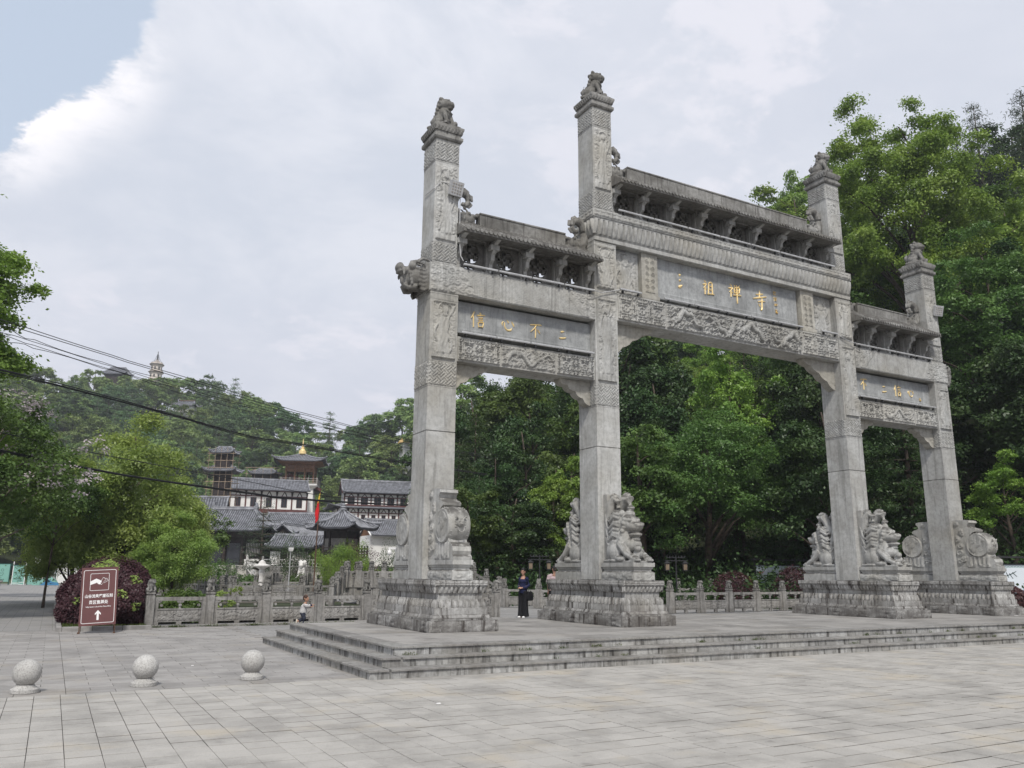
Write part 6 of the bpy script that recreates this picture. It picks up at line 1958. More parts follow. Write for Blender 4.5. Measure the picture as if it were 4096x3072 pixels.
def base_block(p, w):
    MB().rings((0, -1.165), [(w, .715, ZT), (w, .715, ZT+.20), (w-.015, .70, ZT+.215), (w-.06, .655, ZT+.235), (w-.06, .655, ZT+.27), (w-.03, .69, ZT+.30), (w-.03, .69, ZT+.33), (w, .725, ZT+.345), (w+.005, .73, ZT+.45)]).obj('base_block', M['stone'], p)
    relief('cloud_apron', 2*w-.04, .18, lambda X, Y: pat_cloud(2*w-.04, .18, .13, 4)(X, Y), .02, M['stone'], p, (-w+.02, -1.88, ZT+.01), res=.018)
    relief('cloud_apron', 1.40, .18, lambda X, Y: pat_cloud(1.40, .18, .13, 8)(X, Y), .02, M['stone'], p, (-w, -.46, ZT+.01), (0, -1, 0), res=.02)
def drum_stone():
    t = thing('drum_stone', 'x', 'drum stone')
    base_block(t, .255)
    z0 = ZT+.45
    # side silhouette in y (towards the viewer is negative) and z
    prof = [(-.45, z0), (-1.86, z0), (-1.87, z0+.07), (-1.80, z0+.12), (-1.83, z0+.20), (-1.80, z0+.30), (-1.72, z0+.36), (-1.60, z0+.40), (-1.57, z0+.50), (-1.64, z0+.55), (-1.62, z0+.60), (-1.50, z0+.60), (-1.40, z0+.62)]
    prof += [(-1.265, 2.36), (-.95, 2.5), (-.86, 2.8), (-1.0, 3.15), (-1.12, 3.26), (-1.22, 3.30), (-1.24, 3.36), (-1.15, 3.42), (-1.02, 3.44), (-.95, 3.50), (-.98, 3.57), (-1.05, 3.62), (-1.03, 3.69), (-.90, 3.72), (-.45, 3.72)]
    MB().prism(prof, -.235, .235, 'x').obj('scroll_body', M['stone'], t)
    cy, cz, r = -1.28, 2.82, .415
    d = MB().lathe((0, cy, cz), [(r-.07, -.275), (r-.035, -.285), (r-.01, -.27), (r, -.24), (r+.03, -.12), (r+.04, 0), (r+.03, .12), (r, .24), (r-.01, .27), (r-.035, .285), (r-.07, .275)], 40, 'x').obj('drum', M['stone'], t)
    smooth_by_angle(d, 35)
    for s in (-1, 1):
        nx = 36
        rr = np.linspace(0, r-.07, 14); th = np.linspace(0, 2*PI, nx+1)[:-1]
        RR, TT = np.meshgrid(rr, th, indexing='ij')
        Y, Z = RR*np.cos(TT), RR*np.sin(TT)
        H = pat_dragon(.8, .8, 5, .13)(Y+.4, Z+.4)*(RR < r-.09)
        V = np.stack([s*(.262+.03*H), cy+Y*s, cz+Z], -1).reshape(-1, 3)
        idx = np.arange(14*nx).reshape(14, nx); i2 = np.roll(idx, -1, 1)
        Q = np.stack([idx[:-1], idx[1:], i2[1:], i2[:-1]], -1).reshape(-1, 4)
        if s < 0: pass
        link('drum_face_relief', np_mesh('drum_face_relief', V, Q, True), M['stone'], t)
    b = MB()
    for s in (-1, 1):
        for k in range(22):
            a = PI*.28+k*2*PI/26
            b.ball((s*.215, cy-math.cos(a)*(r+.015), cz+math.sin(a)*(r+.015)), .016, 6, 4)
    tag(b.obj('drum_nails', M['stone'], t), kind='stuff')
    b = MB()      # beast mask with ring
    yy = cy-r-.04
    b.ball((0, yy, cz+.05), (.11, .05, .10), 10, 8); b.ball((-.045, yy-.035, cz+.09), .03, 8, 6); b.ball((.045, yy-.035, cz+.09), .03, 8, 6); b.ball((0, yy-.05, cz+.03), .035, 8, 6)
    for s in (-1, 1):
        b.tube([(s*.05, yy-.01, cz+.13), (s*.12, yy-.02, cz+.20), (s*.15, yy+.0, cz+.15)], [.03, .025, .01], 6)
        for k in range(3): b.ball((s*.12, yy+.02, cz+.08-.06*k), .03, 6, 5)
    pts = [(.085*math.cos(a), yy-.035, cz-.06+.10*math.sin(a)) for a in np.linspace(PI*.95, PI*2.05, 12)]
    b.tube(pts, .018, 6)
    link('beast_mask', voxel(b, 'beast_mask', .013), M['stone'], t)
    for s in (-1, 1):
        relief('cloud_relief', .34, 1.60, pat_cloud(.34, 1.60, .19, 12, 2.6), .045, M['stone'], t, (s*.235, -.47 if s < 0 else -.81, 2.08), (0, -s*-1 if s > 0 else -1, 0), res=.022)
        relief('cloth_relief', .88, .40, lambda X, Y: np.clip(.5+.5*np.cos(X*40+np.sin(Y*9)*1.2), 0, 1)*(Y > .1)+pat_cloud(.88, .4, .15, 3)(X, Y)*(Y <= .12), .03, M['stone'], t, (s*.235, -.82 if s < 0 else -1.70, 2.04), (0, -1 if s < 0 else 1, 0), res=.025)
    return t
def great_lion():
    t = thing('guardian_lion', 'x', 'lion statue')
    base_block(t, .34)
    z = ZT+.45
    MB().box(-.22, .22, -.62, -.45, z, 3.86).obj('back_slab', M['stone'], t)
    b = MB()
    b.box(-.30, .30, -1.85, -.50, z-.02, z+.05)
    b.ball((0, -.85, z+.42), (.30, .42, .48), 20, 14)         # haunch and body
    b.ball((0, -1.15, z+.55), (.29, .36, .42), 20, 14)
    b.ball((0, -1.12, z+1.0), (.27, .28, .34), 18, 12)
    b.ball((0, -1.28, z+1.02), (.25, .30, .26), 18, 12)       # head
    b.ball((0, -1.56, z+.92), (.19, .24, .14), 16, 10); b.ball((0, -1.70, z+.96), (.15, .13, .09), 12, 8)
    b.ball((0, -1.56, z+.72), (.16, .22, .07), 12, 8); b.ball((0, -1.58, z+.60), (.12, .12, .07), 10, 8)
    b.ball((0, -1.42, z+.45), (.24, .26, .22), 16, 10)
    for s in (-1, 1):
        b.ball((s*.13, -1.48, z+1.10), (.075, .085, .07), 10, 8)
        b.ball((s*.10, -1.74, z+.98), .05, 8, 6)
        b.tube([(s*.20, -1.20, z+.50), (s*.24, -1.50, z+.22), (s*.22, -1.72, z+.12)], [.15, .10, .09], 10)
        b.ball((s*.20, -1.80, z+.09), (.11, .12, .08), 10, 8)
        for k in (-1, 0, 1): b.ball((s*.20+k*.06, -1.90, z+.06), (.032, .05, .04), 6, 5)
        b.ball((s*.24, -.92, z+.28), (.13, .30, .26), 14, 10)
        b.ball((s*.27, -1.25, z+.10), (.10, .22, .09), 10, 8)
        # mane: curls and streaming locks
        for k in range(7):
            b.ball((s*(.20+.02*(k % 2)), -1.38+.03*k, z+1.12-.10*k), .075, 8, 6)
        for k in range(9):
            y0, z0_ = -1.20+.01*k, z+1.24-.10*k
            e_ = .06*math.sin(k*2.4)
            b.tube([(s*.22, y0, z0_), (s*.28, y0+.16, z0_+.05+e_*.5), (s*.27, y0+.34+e_, z0_-.06), (s*.24, y0+.50+e_, z0_-.02+e_)], [.062, .062, .05, .015], 7)
            b.tube([(s*.16, y0, z0_+.06), (s*.22, y0+.22, z0_+.10), (s*.22, y0+.42, z0_+.06)], [.06, .055, .015], 6)
        b.ball((s*.16, -1.20, z+1.28), .10, 10, 8)
        b.tube([(s*.28, -.55, z+.05), (s*.30, -.95, z+.06), (s*.26, -1.2, z+.03)], [.05, .05, .03], 6)
    b.ball((0, -1.30, z+1.30), (.10, .10, .08), 10, 8)
    # cub under the chest
    b.ball((-.05, -1.72, z+.22), (.13, .14, .13), 10, 8); b.ball((-.12, -1.80, z+.36), .095, 10, 8)
    # tail plumes curling over
    b.tube([(-.10, -.62, z+.8), (-.12, -.60, z+1.2), (-.10, -.66, z+1.55), (-.08, -.80, z+1.72), (-.06, -.92, z+1.62), (-.06, -.90, z+1.45)], [.09, .12, .14, .12, .09, .05], 10)
    b.tube([(.10, -.70, z+1.1), (.12, -.86, z+1.45), (.12, -1.02, z+1.68), (.12, -1.18, z+1.66), (.12, -1.24, z+1.45), (.12, -1.16, z+1.28)], [.13, .14, .15, .14, .11, .05], 10)
    for k in range(8):
        a = -.4+k*.36
        b.ball((.12+.0*k, -1.08-.19*math.cos(a)*-1*1.0 if False else -1.05-.20*math.cos(PI-a), z+1.60+.22*math.sin(a)), .055, 8, 6)
        b.ball((-.09, -.74-.20*math.cos(PI-a), z+1.62+.19*math.sin(a)), .05, 8, 6)
    for s in (-1, 1):
        for k in range(3):
            b.tube([(s*.20, -.52, z+1.3-.3*k), (s*(.22+.02*k), -.62-.05*k, z+1.0-.26*k), (s*.24, -.72+.06*k, z+.65-.2*k)], [.04, .055, .02], 6)
    o = link('lion_body', voxel(b, 'lion_body', .017), M['stone'], t)
    return t
ds = drum_stone(); gl = great_lion()
ds.location = (-XO, 0, 0); gl.location = (-XI, 0, 0)
ds['label'] = 'tall carved drum stone with beast mask before the outer left pillar'; gl['label'] = 'great carved stone lion crouching before the inner left pillar'
ds['group'] = 'drum stones flanking the outer pillars'; gl['group'] = 'great stone lions flanking the inner pillars'
copy_tree(ds, None, (-XO, 0, 0), PI, 'carved drum stone on the rear side of the outer left pillar')
copy_tree(ds, None, (XO, 0, 0), None, 'carved drum stone before the outer right pillar')
copy_tree(ds, None, (XO, 0, 0), PI, 'carved drum stone on the rear side of the outer right pillar')
copy_tree(gl, None, (-XI, 0, 0), PI, 'carved stone lion on the rear side of the inner left pillar')
copy_tree(gl, None, (XI, 0, 0), None, 'great carved stone lion crouching before the inner right pillar')
copy_tree(gl, None, (XI, 0, 0), PI, 'carved stone lion on the rear side of the inner right pillar')
# light bars along the beams
def light_bar(x0, x1, y, z, label, grp):
    t = thing('light_bar', label, 'light bar', ((x0+x1)/2, y, z), 0, grp)
    h = (x1-x0)/2-.02
    MB().rings((0, 0), [(h, .025, -.022), (h, .032, 0), (h, .032, .02), (h, .025, .03)]).obj('lamp_housing', M['alu'], t)
    for s in (-.72, .72):
        MB().box(s*h-.02, s*h+.02, -.02, .06, -.10, -.028).obj('mounting_clip', M['black_metal'], t)
def bars(x0, x1, n, y, z, where, grp):
    words = ('first', 'second', 'third', 'fourth', 'fifth', 'sixth', 'seventh', 'eighth', 'ninth')
    for i in range(n):
        light_bar(x0+(x1-x0)*i/n, x0+(x1-x0)*(i+1)/n, y, z, '%s light bar from the left %s' % (words[i], where), grp)
bars(XL0+.08, XL1-.05, 4, -.46, 7.86, 'under the left inscription', 'light bars under the left inscription')
bars(XL0+.08, XL1-.05, 4, -.53, 9.72, 'under the left bracket storey', 'light bars under the left bracket storey')
bars(-XL1+.05, -XL0-.08, 4, -.46, 7.86, 'under the right inscription', 'light bars under the right inscription')
bars(-XL1+.05, -XL0-.08, 4, -.53, 9.72, 'under the right bracket storey', 'light bars under the right bracket storey')
bars(-3.0, 3.0, 5, -.48, 9.95, 'under the central inscription', 'light bars under the central inscription')
bars(-XI+.42, XI-.42, 7, -.58, 12.43, 'on top of the long key-fret band', 'light bars on the long key-fret band')
light_bar(-4.68, -3.85, -.5, 9.95, 'short light bar below the left carved buddha panel', None)
light_bar(3.85, 4.68, -.5, 9.95, 'short light bar below the right carved buddha panel', None)
def floodlight(x, y, z, label, rz):
    t = thing('floodlight', label, 'floodlight', (x, y, z), rz, 'square floodlights fixed to the outer pillars')
    b = MB().rings((0, 0), [(.19, .045, -.2), (.2, .05, -.19), (.2, .05, .19), (.19, .045, .2)]); b.xf(Matrix.Rotation(R(18), 4, 'X')); b.obj('lamp_housing', M['alu'], t)
    b = MB()
    for i in range(4):
        for j in range(4): b.ball((-.12+.08*i, -.052, -.12+.08*j), (.03, .01, .03), 6, 4)
    b.xf(Matrix.Rotation(R(18), 4, 'X')); tag(b.obj('led_lenses', M['lattice'], t), kind='stuff')
    MB().box(-.03, .03, .02, .16, -.03, .03).obj('bracket', M['black_metal'], t)
floodlight(-10.08, -.58, 11.80, 'square floodlight tied to the front of the outer left pillar', R(8))
floodlight(10.40, -.58, 11.72, 'square floodlight on the front of the outer right pillar', R(-12))
M['pale_cable'] = plain('pale_cable', (.5, .5, .5), .6, .1, 3)
b = MB().tube([(-9.95, -.5, 11.9), (-9.90, -.47, 11.7), (-9.88, -.45, 10.4), (-9.86, -.5, 9.95), (-9.80, -.55, 9.8)], .012, 5).tube([(-10.25, -.5, 11.95), (-10.45, -.44, 11.98), (-10.64, -.44, 11.75), (-10.65, .2, 11.8)], .012, 5)
tag(b.obj('lamp_wire', M['pale_cable']), 'thin pale wires tied round the outer left pillar to its floodlight', 'wire')
tag(MB().tube([(-5.75, -.62, 9.70), (-5.3, -.50, 9.72), (-4.68, -.50, 9.92)], .014, 5).obj('lamp_wire', M['pale_cable']), 'pale wire crossing the inner left pillar between light bars', 'wire')
tag(MB().tube([(4.68, -.50, 9.92), (5.3, -.52, 9.75), (5.75, -.62, 9.70)], .014, 5).obj('lamp_wire', M['pale_cable']), 'pale wire crossing the inner right pillar between light bars', 'wire')

# ------------------------------------------------------------------ granite ball bollards
def bollard():
    t = thing('ball_bollard', 'x', 'bollard', (0, 0, 0), 0, 'granite ball bollards on the court')
    smooth_by_angle(MB().lathe((0, 0, 0), [(.255, 0), (.262, .012), (.262, .075), (.25, .09), (.215, .10), (.205, .115), (.175, .14), (.17, .16)], 28).obj('base', M['granite_ball'], t), 30)
    MB().ball((0, 0, .385), (.265, .265, .262), 32, 20).obj('ball', M['granite_ball'], t, smooth=True)
    return t
bo = bollard(); bo.scale = (.72, .72, .72); bo.location = (-18.57, -4.62, 0); bo['label'] = 'granite ball bollard at the left edge, nearest the path'
copy_tree(bo, None, (-16.97, -4.55, 0), .5, 'granite ball bollard between the other two, in front of the sign')
copy_tree(bo, None, (-15.31, -4.42, 0), 1.1, 'granite ball bollard closest to the platform steps')

# ------------------------------------------------------------------ brown ticket office sign
def text_mesh(body, size, name='lettering', bold=.0, align='CENTER', sx=1.0, extrude=.0015):
    c = bpy.data.curves.new('t', 'FONT'); c.body = body; c.size = size; c.align_x = align; c.extrude = extrude; c.offset = bold
    c.resolution_u = 3
    o = bpy.data.objects.new('t', c); COL.objects.link(o)
    dg = bpy.context.evaluated_depsgraph_get()
    me = bpy.data.meshes.new_from_object(o.evaluated_get(dg)); me.name = name
    bpy.data.objects.remove(o)
    me.transform(Matrix.Rotation(PI/2, 4, 'X') @ Matrix.Diagonal((sx, 1, 1, 1)))
    me.materials.clear()
    return me
def frame_bars(b, x0, x1, z0, z1, t, y, rad=.0):
    """thin painted outline with rounded corners"""
    pts = []
    for cx, cz, a0 in ((x1-rad, z1-rad, 0), (x0+rad, z1-rad, PI/2), (x0+rad, z0+rad, PI), (x1-rad, z0+rad, 3*PI/2)):
        for k in range(5):
            a = a0+k*PI/8; pts.append((cx, cz, math.cos(a), math.sin(a)))
    vs, n = [], len(pts)
    for cx, cz, ca, sa in pts: vs += [(cx+rad*ca, y, cz+rad*sa), (cx+(rad-t)*ca, y, cz+(rad-t)*sa)]
    fs = [(2*i, 2*((i+1) % n), 2*((i+1) % n)+1, 2*i+1) for i in range(n)]
    b.add(vs, fs)
sg = thing('ticket_office_sign', 'tall maroon ticket office sign with white hand and ticket symbol leaning before the purple hedge', 'sign', (-17.12, 7.68, 0), R(-4))
lean = Matrix.Translation((0, 0, .22)) @ Matrix.Shear('XZ', 4, (0, 0)) @ Matrix.Rotation(R(-3.2), 4, 'Y') @ Matrix.Rotation(R(-9), 4, 'X')
SW, SH = .47, 1.62
def sg_add(b, name, mat):
    b.xf(lean); return b.obj(name, mat, sg)
face = sg_add(MB().box(-SW+.02, SW-.02, -.012, .004, .02, SH-.02), 'sign_face', M['sign_brown'])
fr = MB()
for (a, b_, c, d) in ((-SW, -SW+.025, 0, SH), (SW-.025, SW, 0, SH), (-SW+.025, SW-.025, 0, .025), (-SW+.025, SW-.025, SH-.025, SH)): fr.box(a, b_, -.02, .012, c, d)
sg_add(fr, 'sign_frame', M['sign_brown'])
br = MB(); frame_bars(br, -SW+.05, SW-.05, .06, SH-.07, .013, -.0135, .045); sg_add(br, 'border_line', M['sign_white'])
br = MB(); frame_bars(br, -.245, .245, .965, SH-.17, .011, -.0138, .03); sg_add(br, 'symbol_outline', M['sign_white'])
ic = MB()
def poly(b, pts, y): b.add([(x, y, z) for x, z in pts], [tuple(range(len(pts)))])
poly(ic, [(-.235, 1.13), (-.235, 1.23), (-.09, 1.305), (.02, 1.25), (.05, 1.215), (.045, 1.19), (.01, 1.185), (.03, 1.155), (0, 1.135), (-.04, 1.15), (-.07, 1.19), (-.13, 1.165)], -.0142)
def outline(b, pts, t, y):
    n = len(pts); c = (sum(p[0] for p in pts)/n, sum(p[1] for p in pts)/n)
    vs = []
    for p in pts:
        d = math.hypot(p[0]-c[0], p[1]-c[1]); k = 1-t*1.5/d
        vs += [(p[0], y, p[1]), (c[0]+(p[0]-c[0])*k, y, c[1]+(p[1]-c[1])*k)]
    b.add(vs, [(2*i, 2*((i+1) % n), 2*((i+1) % n)+1, 2*i+1) for i in range(n)])
sg_add(ic, 'hand_symbol', M['sign_white'])
tk = MB(); outline(tk, [(.03, 1.235), (.085, 1.335), (.165, 1.295), (.055, 1.125), (.02, 1.14)], .009, -.0146); sg_add(tk, 'ticket_symbol', M['sign_white'])
tk = MB(); outline(tk, [(.10, 1.16), (.165, 1.255), (.175, 1.315), (.225, 1.235)], .009, -.0150); sg_add(tk, 'ticket_symbol', M['sign_white'])
for txt, z, sz, sx, bd in (('山谷流泉摩崖石刻', .775, .105, .86, .0022), ('景区售票处', .60, .112, .88, .0024), ('Valley Stream Cultural Park Ticket Office', .50, .048, .80, .0008)):
    me = text_mesh(txt, sz, 'lettering', bd, sx=sx); me.transform(lean @ Matrix.Translation((0, -.0142, z)))
    o = link('lettering', me, M['sign_white'], sg)
ar = MB(); poly(ar, [(-.028, .145), (.028, .145), (.028, .33), (.075, .285), (.075, .33), (0, .42), (-.075, .33), (-.075, .285), (-.028, .33)], -.0142); sg_add(ar, 'arrow', M['sign_white'])
for s in (-1, 1):
    b = MB().tube([lean @ Vector((s*(SW-.02), 0, .05)), lean @ Vector((s*(SW-.02), 0, -.18)), (s*(SW-.02), -.02, .03)], .014, 6)
    b.box(s*(SW-.02)-.03, s*(SW-.02)+.03, -.12, .20, 0, .035); b.obj('leg', M['rust'], sg)
    MB().tube([lean @ Vector((s*(SW-.04), .02, SH*.75)), (s*(SW-.04), .55, .02)], .012, 5).obj('rear_strut', M['rust'], sg)

# ------------------------------------------------------------------ planted bed with purple hedge
kb = MB()
for k in range(22): kb.bbox(-18.12, -17.98, 8.75+k*.92, 8.75+k*.92+.90, -.02, .13, .012)
for k in range(3): kb.bbox(-17.97+k*.80, -17.97+k*.80+.785, 8.75, 8.88, -.02, .13, .012)
o = tag(kb.obj('bed_kerb', M['kerb']), kind='structure')
o = MB().box(-17.98, -15.62, 8.88, 29, -.02, .06).obj('bed_soil', M['soil']); tag(o, kind='structure')
rng = np.random.RandomState(4)
P = np.stack([rng.uniform(-17.95, -15.7, 9000), 8.9+rng.beta(1, 3, 9000)*9, rng.uniform(.05, .13, 9000)], -1)
o = link('lawn', leaves_mesh('lawn', P, .07, rng, -.3, None, .25, -1), M['grass']); tag(o, 'short green grass in the planted bed before the purple hedge', 'grass', kind='stuff')
def bush(name, label, cat, seed, w, d, h, n, leaf, mat, z0=.08, top=None, lump=.08, group=None):
    rng = np.random.RandomState(seed)
    a = rng.uniform(0, 2*PI, n); cz = rng.uniform(-.75, 1, n)
    ph = rng.uniform(0, 6, 4)
    rr = 1+lump*(np.sin(3*a+ph[0]+3*cz)+np.sin(5*a+ph[1]-5*cz)*.6+np.sin(11*a+9*cz)*.25)
    q = rng.uniform(.86, 1.03, n)*rr
    q = np.where(rng.rand(n) < .25, q*rng.uniform(.6, 1, n), q)
    s = np.sqrt(np.clip(1-np.clip(cz, 0, 1)**2*1.0, 0.0, 1)); s = np.where(cz < 0, 1-.14*cz*cz, s)
    O = np.stack([np.cos(a)*s, np.sin(a)*s, np.clip(cz, 0, 1)+.2], -1)
    P = np.stack([np.cos(a)*s*q*w/2, np.sin(a)*s*q*d/2, z0+h*.42+np.where(cz > 0, cz*h*.56*q, cz*h*.52)], -1)
    t = thing(name, label, cat, (0, 0, 0), 0, group)
    k = rng.rand(n)
    sel = np.zeros(n, bool)
    if top:
        sel = np.zeros(n, bool)
        for (ta, tz, tr) in top[1]:
            sel |= (np.abs(((a-ta+PI) % (2*PI))-PI) < tr) & (np.abs(cz-tz) < tr*1.0) & (k < .6)
    link('leaves', leaves_mesh('leaves', P[~sel], leaf, rng, .2, O[~sel]*1.2, .5), M[mat], t)
    if top and sel.any(): link('fresh_shoots', leaves_mesh('fresh_shoots', P[sel]*np.array((1.03, 1.03, 1.02)), leaf*1.15, rng, .5, O[sel], .5), M[top[0]], t)
    b = MB()
    for i in range(7):
        an = i*.9; b.tube([(0, 0, -.02), (math.cos(an)*w*.12, math.sin(an)*d*.12, h*.3), (math.cos(an)*w*.3, math.sin(an)*d*.3, h*.6)], [.05, .035, .01], 5)
    b.obj('stems', M['bark'], t)
    return t
pb = bush('purple_hedge', 'large rounded purple-leaved hedge bush behind the maroon sign', 'hedge', 7, 2.75, 5.2, 2.05, 46000, .088, 'leaf_purple', .05, ('leaf_yellow', [(-PI*.62, .93, .30), (-PI*.5, .98, .22), (-PI*.3, .5, .12), (-PI*.45, .1, .10), (-PI*.75, -.1, .1), (-PI*.35, -.25, .1)]))
pb.location = (-16.7, 11.9, 0)
pc = bush('purple_hedge', 'lower purple hedge running back along the path kerb', 'hedge', 8, 1.6, 9, 1.35, 16000, .10, 'leaf_purple', .05); pc.location = (-17.3, 18.5, 0)
gb = 'rounded purple shrubs behind the balustrade'
for i, (x, y, w, h, lb) in enumerate(((14.6, 15.6, 2.5, 1.9, 'rounded purple shrub with green shoots left of the white notice board'), (17.6, 14.0, 2.7, 2.2, 'taller purple shrub in front of the white notice board'), (18.6, 2.9, 1.9, 1.35, 'purple shrub at the far right edge behind the last pedestal'))):
    q = bush('purple_shrub', lb, 'shrub', 70+i, w, w*.9, h, 9000, .10, 'leaf_purple', .02, ('leaf_yellow', [(-PI*.35, .5, .25)]) if i == 0 else None, group=gb)
    q.location = (x, y, 0)
for i, (x, y, w, h, m_, lb) in enumerate(((5.6, 76.4, 4.3, 5.8, 'leaf_dark', 'dark green rounded tree behind the white stone lion'), (9.2, 64.8, 4.6, 4.6, 'leaf_maroon', 'dark maroon maple right of the hexagonal pavilion'), (12.2, 60.0, 4.2, 4.8, 'leaf_dark', 'dark green shrub at the foot of the outer left pillar'),
     (-2.2, 62, 1.8, 1.3, 'leaf_mid', 'low clipped green bush left of the white lantern'), (3.1, 63, 2.2, 1.4, 'leaf_mid', 'low clipped green bush right of the white lantern'), (9.4, 47.0, 2.2, 2.0, 'leaf_mid', 'green bush behind the humped bridge'), (-14.2, 12.4, 1.6, 1.0, 'leaf_mid', 'low green plants just inside the balustrade beside the hedge'), (-7.5, 47.5, 3.0, 2.4, 'leaf_mid', 'mid green bush by the far bank below the willow'))):
    q = bush('garden_shrub', lb, 'shrub', 90+i, w, w, h, 7000, .14, m_, .02, lump=.22); q.location = (x, y, 0)
wp = put(tree('weeping_willow', 'small bright green weeping willow before the hexagonal pavilion', 'tree', 81, 5.6, 3.6, .8, .16, 'leaf_bright', 46, 10, 40, lump=.3, low=-.9, hang=1.3, aspect=.22, r=.1, limbs=10), 2.4, 46.5, 0, 1.0)
again(wp, 6.3, 44.5, 2, .62, label='second smaller weeping willow behind the humped bridge')
put(conifer('cedar_tree', 'open-branched dark cedar in front of the long white temple hall', 'tree', 82, 6.0, 8.6, 1.5, .26, 'leaf_pine', 11, 6, 120, tuft=1.4, droop=-.05), 1.9, 76.5, 0, 1.0, z=.2)
put(tree('sapling', 'thin sapling tied to a brown stake beyond the pond', 'tree', 83, 3.8, 3.2, 2.3, .14, 'leaf_mid', 26, 8, 26, lump=.3, r=.05, limbs=8), -9.6, 42.5, 0, 1.1)
put(tree('sapling', 'small green shrub growing out of the pond edge behind the balustrade', 'shrub', 84, 1.1, 1.2, .2, .08, 'leaf_yellow', 14, 6, 16, r=.02, limbs=5), -12.6, 13.0, 0, 1.0, z=-.1)

# ------------------------------------------------------------------ lamps, flag, lantern, white lion
def lantern_post(x, y, label):
    t = thing('lantern_post', label, 'street lamp', (x, y, 0), R(-25), 'double lantern posts by the wood')
    MB().lathe((0, 0, 0), [(.10, 0), (.08, .3), (.045, .35), (.04, 2.75)], 8).obj('pole', M['black_metal'], t)
    b = MB().box(-.62, .62, -.025, .025, 2.45, 2.50).box(-.50, .50, -.02, .02, 2.62, 2.66)
    for k in range(7): b.box(-.5+k*.166-.03, -.5+k*.166+.03, -.02, .02, 2.66, 2.74)
    b.obj('cross_arm', M['black_metal'], t)
    for s in (-1, 1):
        MB().rings((s*.5, 0), [(.02, .02, 2.45), (.16, .16, 2.34), (.15, .15, 2.31), (.11, .11, 2.30)]).obj('lantern_roof', M['black_metal'], t)
        l_ = MB().rings((s*.5, 0), [(.09, .09, 1.98), (.115, .115, 2.30)]).obj('lantern_glass', M['lantern_glass'], t)
        b = MB()
        for a in (-.11, .11):
            for c in (-.11, .11): b.box(s*.5+a-.012, s*.5+a+.012, c-.012, c+.012, 1.96, 2.31)
        b.rings((s*.5, 0), [(.12, .12, 1.93), (.12, .12, 1.97)]); b.obj('lantern_cage', M['black_metal'], t)
M['lantern_glass'] = plain('pale_lantern_glass', (.22, .17, .12), .4, .15, 5)
lantern_post(5.1, 20.6, 'double lantern post behind the man in pink, before the dark wood')
lantern_post(11.7, 17.0, 'double lantern post right of the inner left pillar, before the dark wood')
lantern_post(25.6, 10.2, 'double lantern post glimpsed between the two right pillars')
t = thing('flagpole', 'tilted rusty flagpole with a drooping red and yellow flag before the temple', 'flagpole', (-1.39, 42.3, 0))
MB().tube([(0, 0, 0), (.03, 0, 4), (.10, -.02, 7.9)], [.055, .05, .03], 6).obj('pole', M['rust'], t)
vs, fs = [], []
for i in range(5):
    for j in range(13):
        u, v = i/4, j/12
        vs.append((.10-.36*u*(.35+.5*math.sin(v*2.2))+.03*math.sin(v*11+u*5), .05*math.sin(u*7+v*4), 7.5-v*1.9-.5*u*(1-v*.3)))
for i in range(4):
    for j in range(12): fs.append((i*13+j, i*13+j+1, (i+1)*13+j+1, (i+1)*13+j))
b = MB(); b.add(vs, fs); o = b.obj('red_flag', M['flag_red'], t); m_ = o.modifiers.new('s', 'SOLIDIFY'); m_.thickness = .012
MB().prism([(.08, 7.55), (-.02, 7.3), (-.08, 6.7), (.06, 7.0)], -.07, -.05, 'y').obj('yellow_strip', M['flag_yellow'], t)
t = thing('solar_lamp', 'slim grey lamp post with a square white head beyond the pond', 'street lamp', (-3.5, 41.2, 0))
MB().lathe((0, 0, 0), [(.05, 0), (.035, 3.2)], 6).obj('pole', M['alu'], t); MB().rings((0, 0), [(.12, .12, 3.15), (.16, .16, 3.3), (.16, .16, 3.42), (.2, .2, 3.46)]).obj('lamp_head', M['sign_white'], t)
t = thing('stone_lantern', 'white marble lantern pedestal with a wide round top beyond the pond', 'stone lantern', (.03, 66.6, 0))
MB().lathe((0, 0, 0), [(.42, 0), (.42, .25), (.26, .4), (.22, 1.2), (.3, 1.5), (.32, 1.75), (.24, 1.9), (.5, 2.1), (.85, 2.22), (.85, 2.32), (.4, 2.45), (.28, 2.7), (.06, 2.85)], 16).obj('lantern_body', M['white_marble'], t)
wm_ = lion_finial_big(); wm_.name = 'white_lion'; wm_.materials.append(M['white_marble'])
t = thing('white_lion', 'white marble guardian lion standing before the temple', 'lion statue', (3.9, 65.8, 0), R(-32))
t.scale = (.93, .93, .93)
MB().rings((0, 0), [(.55, .7, 0), (.55, .7, .9), (.6, .75, .95), (.6, .75, 1.05)]).obj('plinth', M['white_marble'], t)
o = link('lion_body', wm_, None, t, (0, 0, 1.05)); o.scale = (1.9, 1.9, 2.15)
t = thing('security_camera', 'white security camera on an arm beside the outer left drum stone', 'camera', (-9.0, 4.6, 0), R(-20))
MB().lathe((0, 0, 0), [(.06, 0), (.05, 2.5)], 8).obj('pole', M['sign_white'], t)
MB().box(-.62, .04, -.03, .03, 2.42, 2.48).obj('arm', M['sign_white'], t)
MB().ball((-.58, 0, 2.32), (.07, .07, .08), 12, 8).lathe((-.58, 0, 0), [(.05, 2.36), (.03, 2.44)], 8).obj('camera_head', M['sign_white'], t)
MB().box(-.42, -.12, -.045, -.035, 2.28, 2.40).obj('blue_plate', plain('blue_plate', (.05, .16, .42), .5, .05, 3), t)

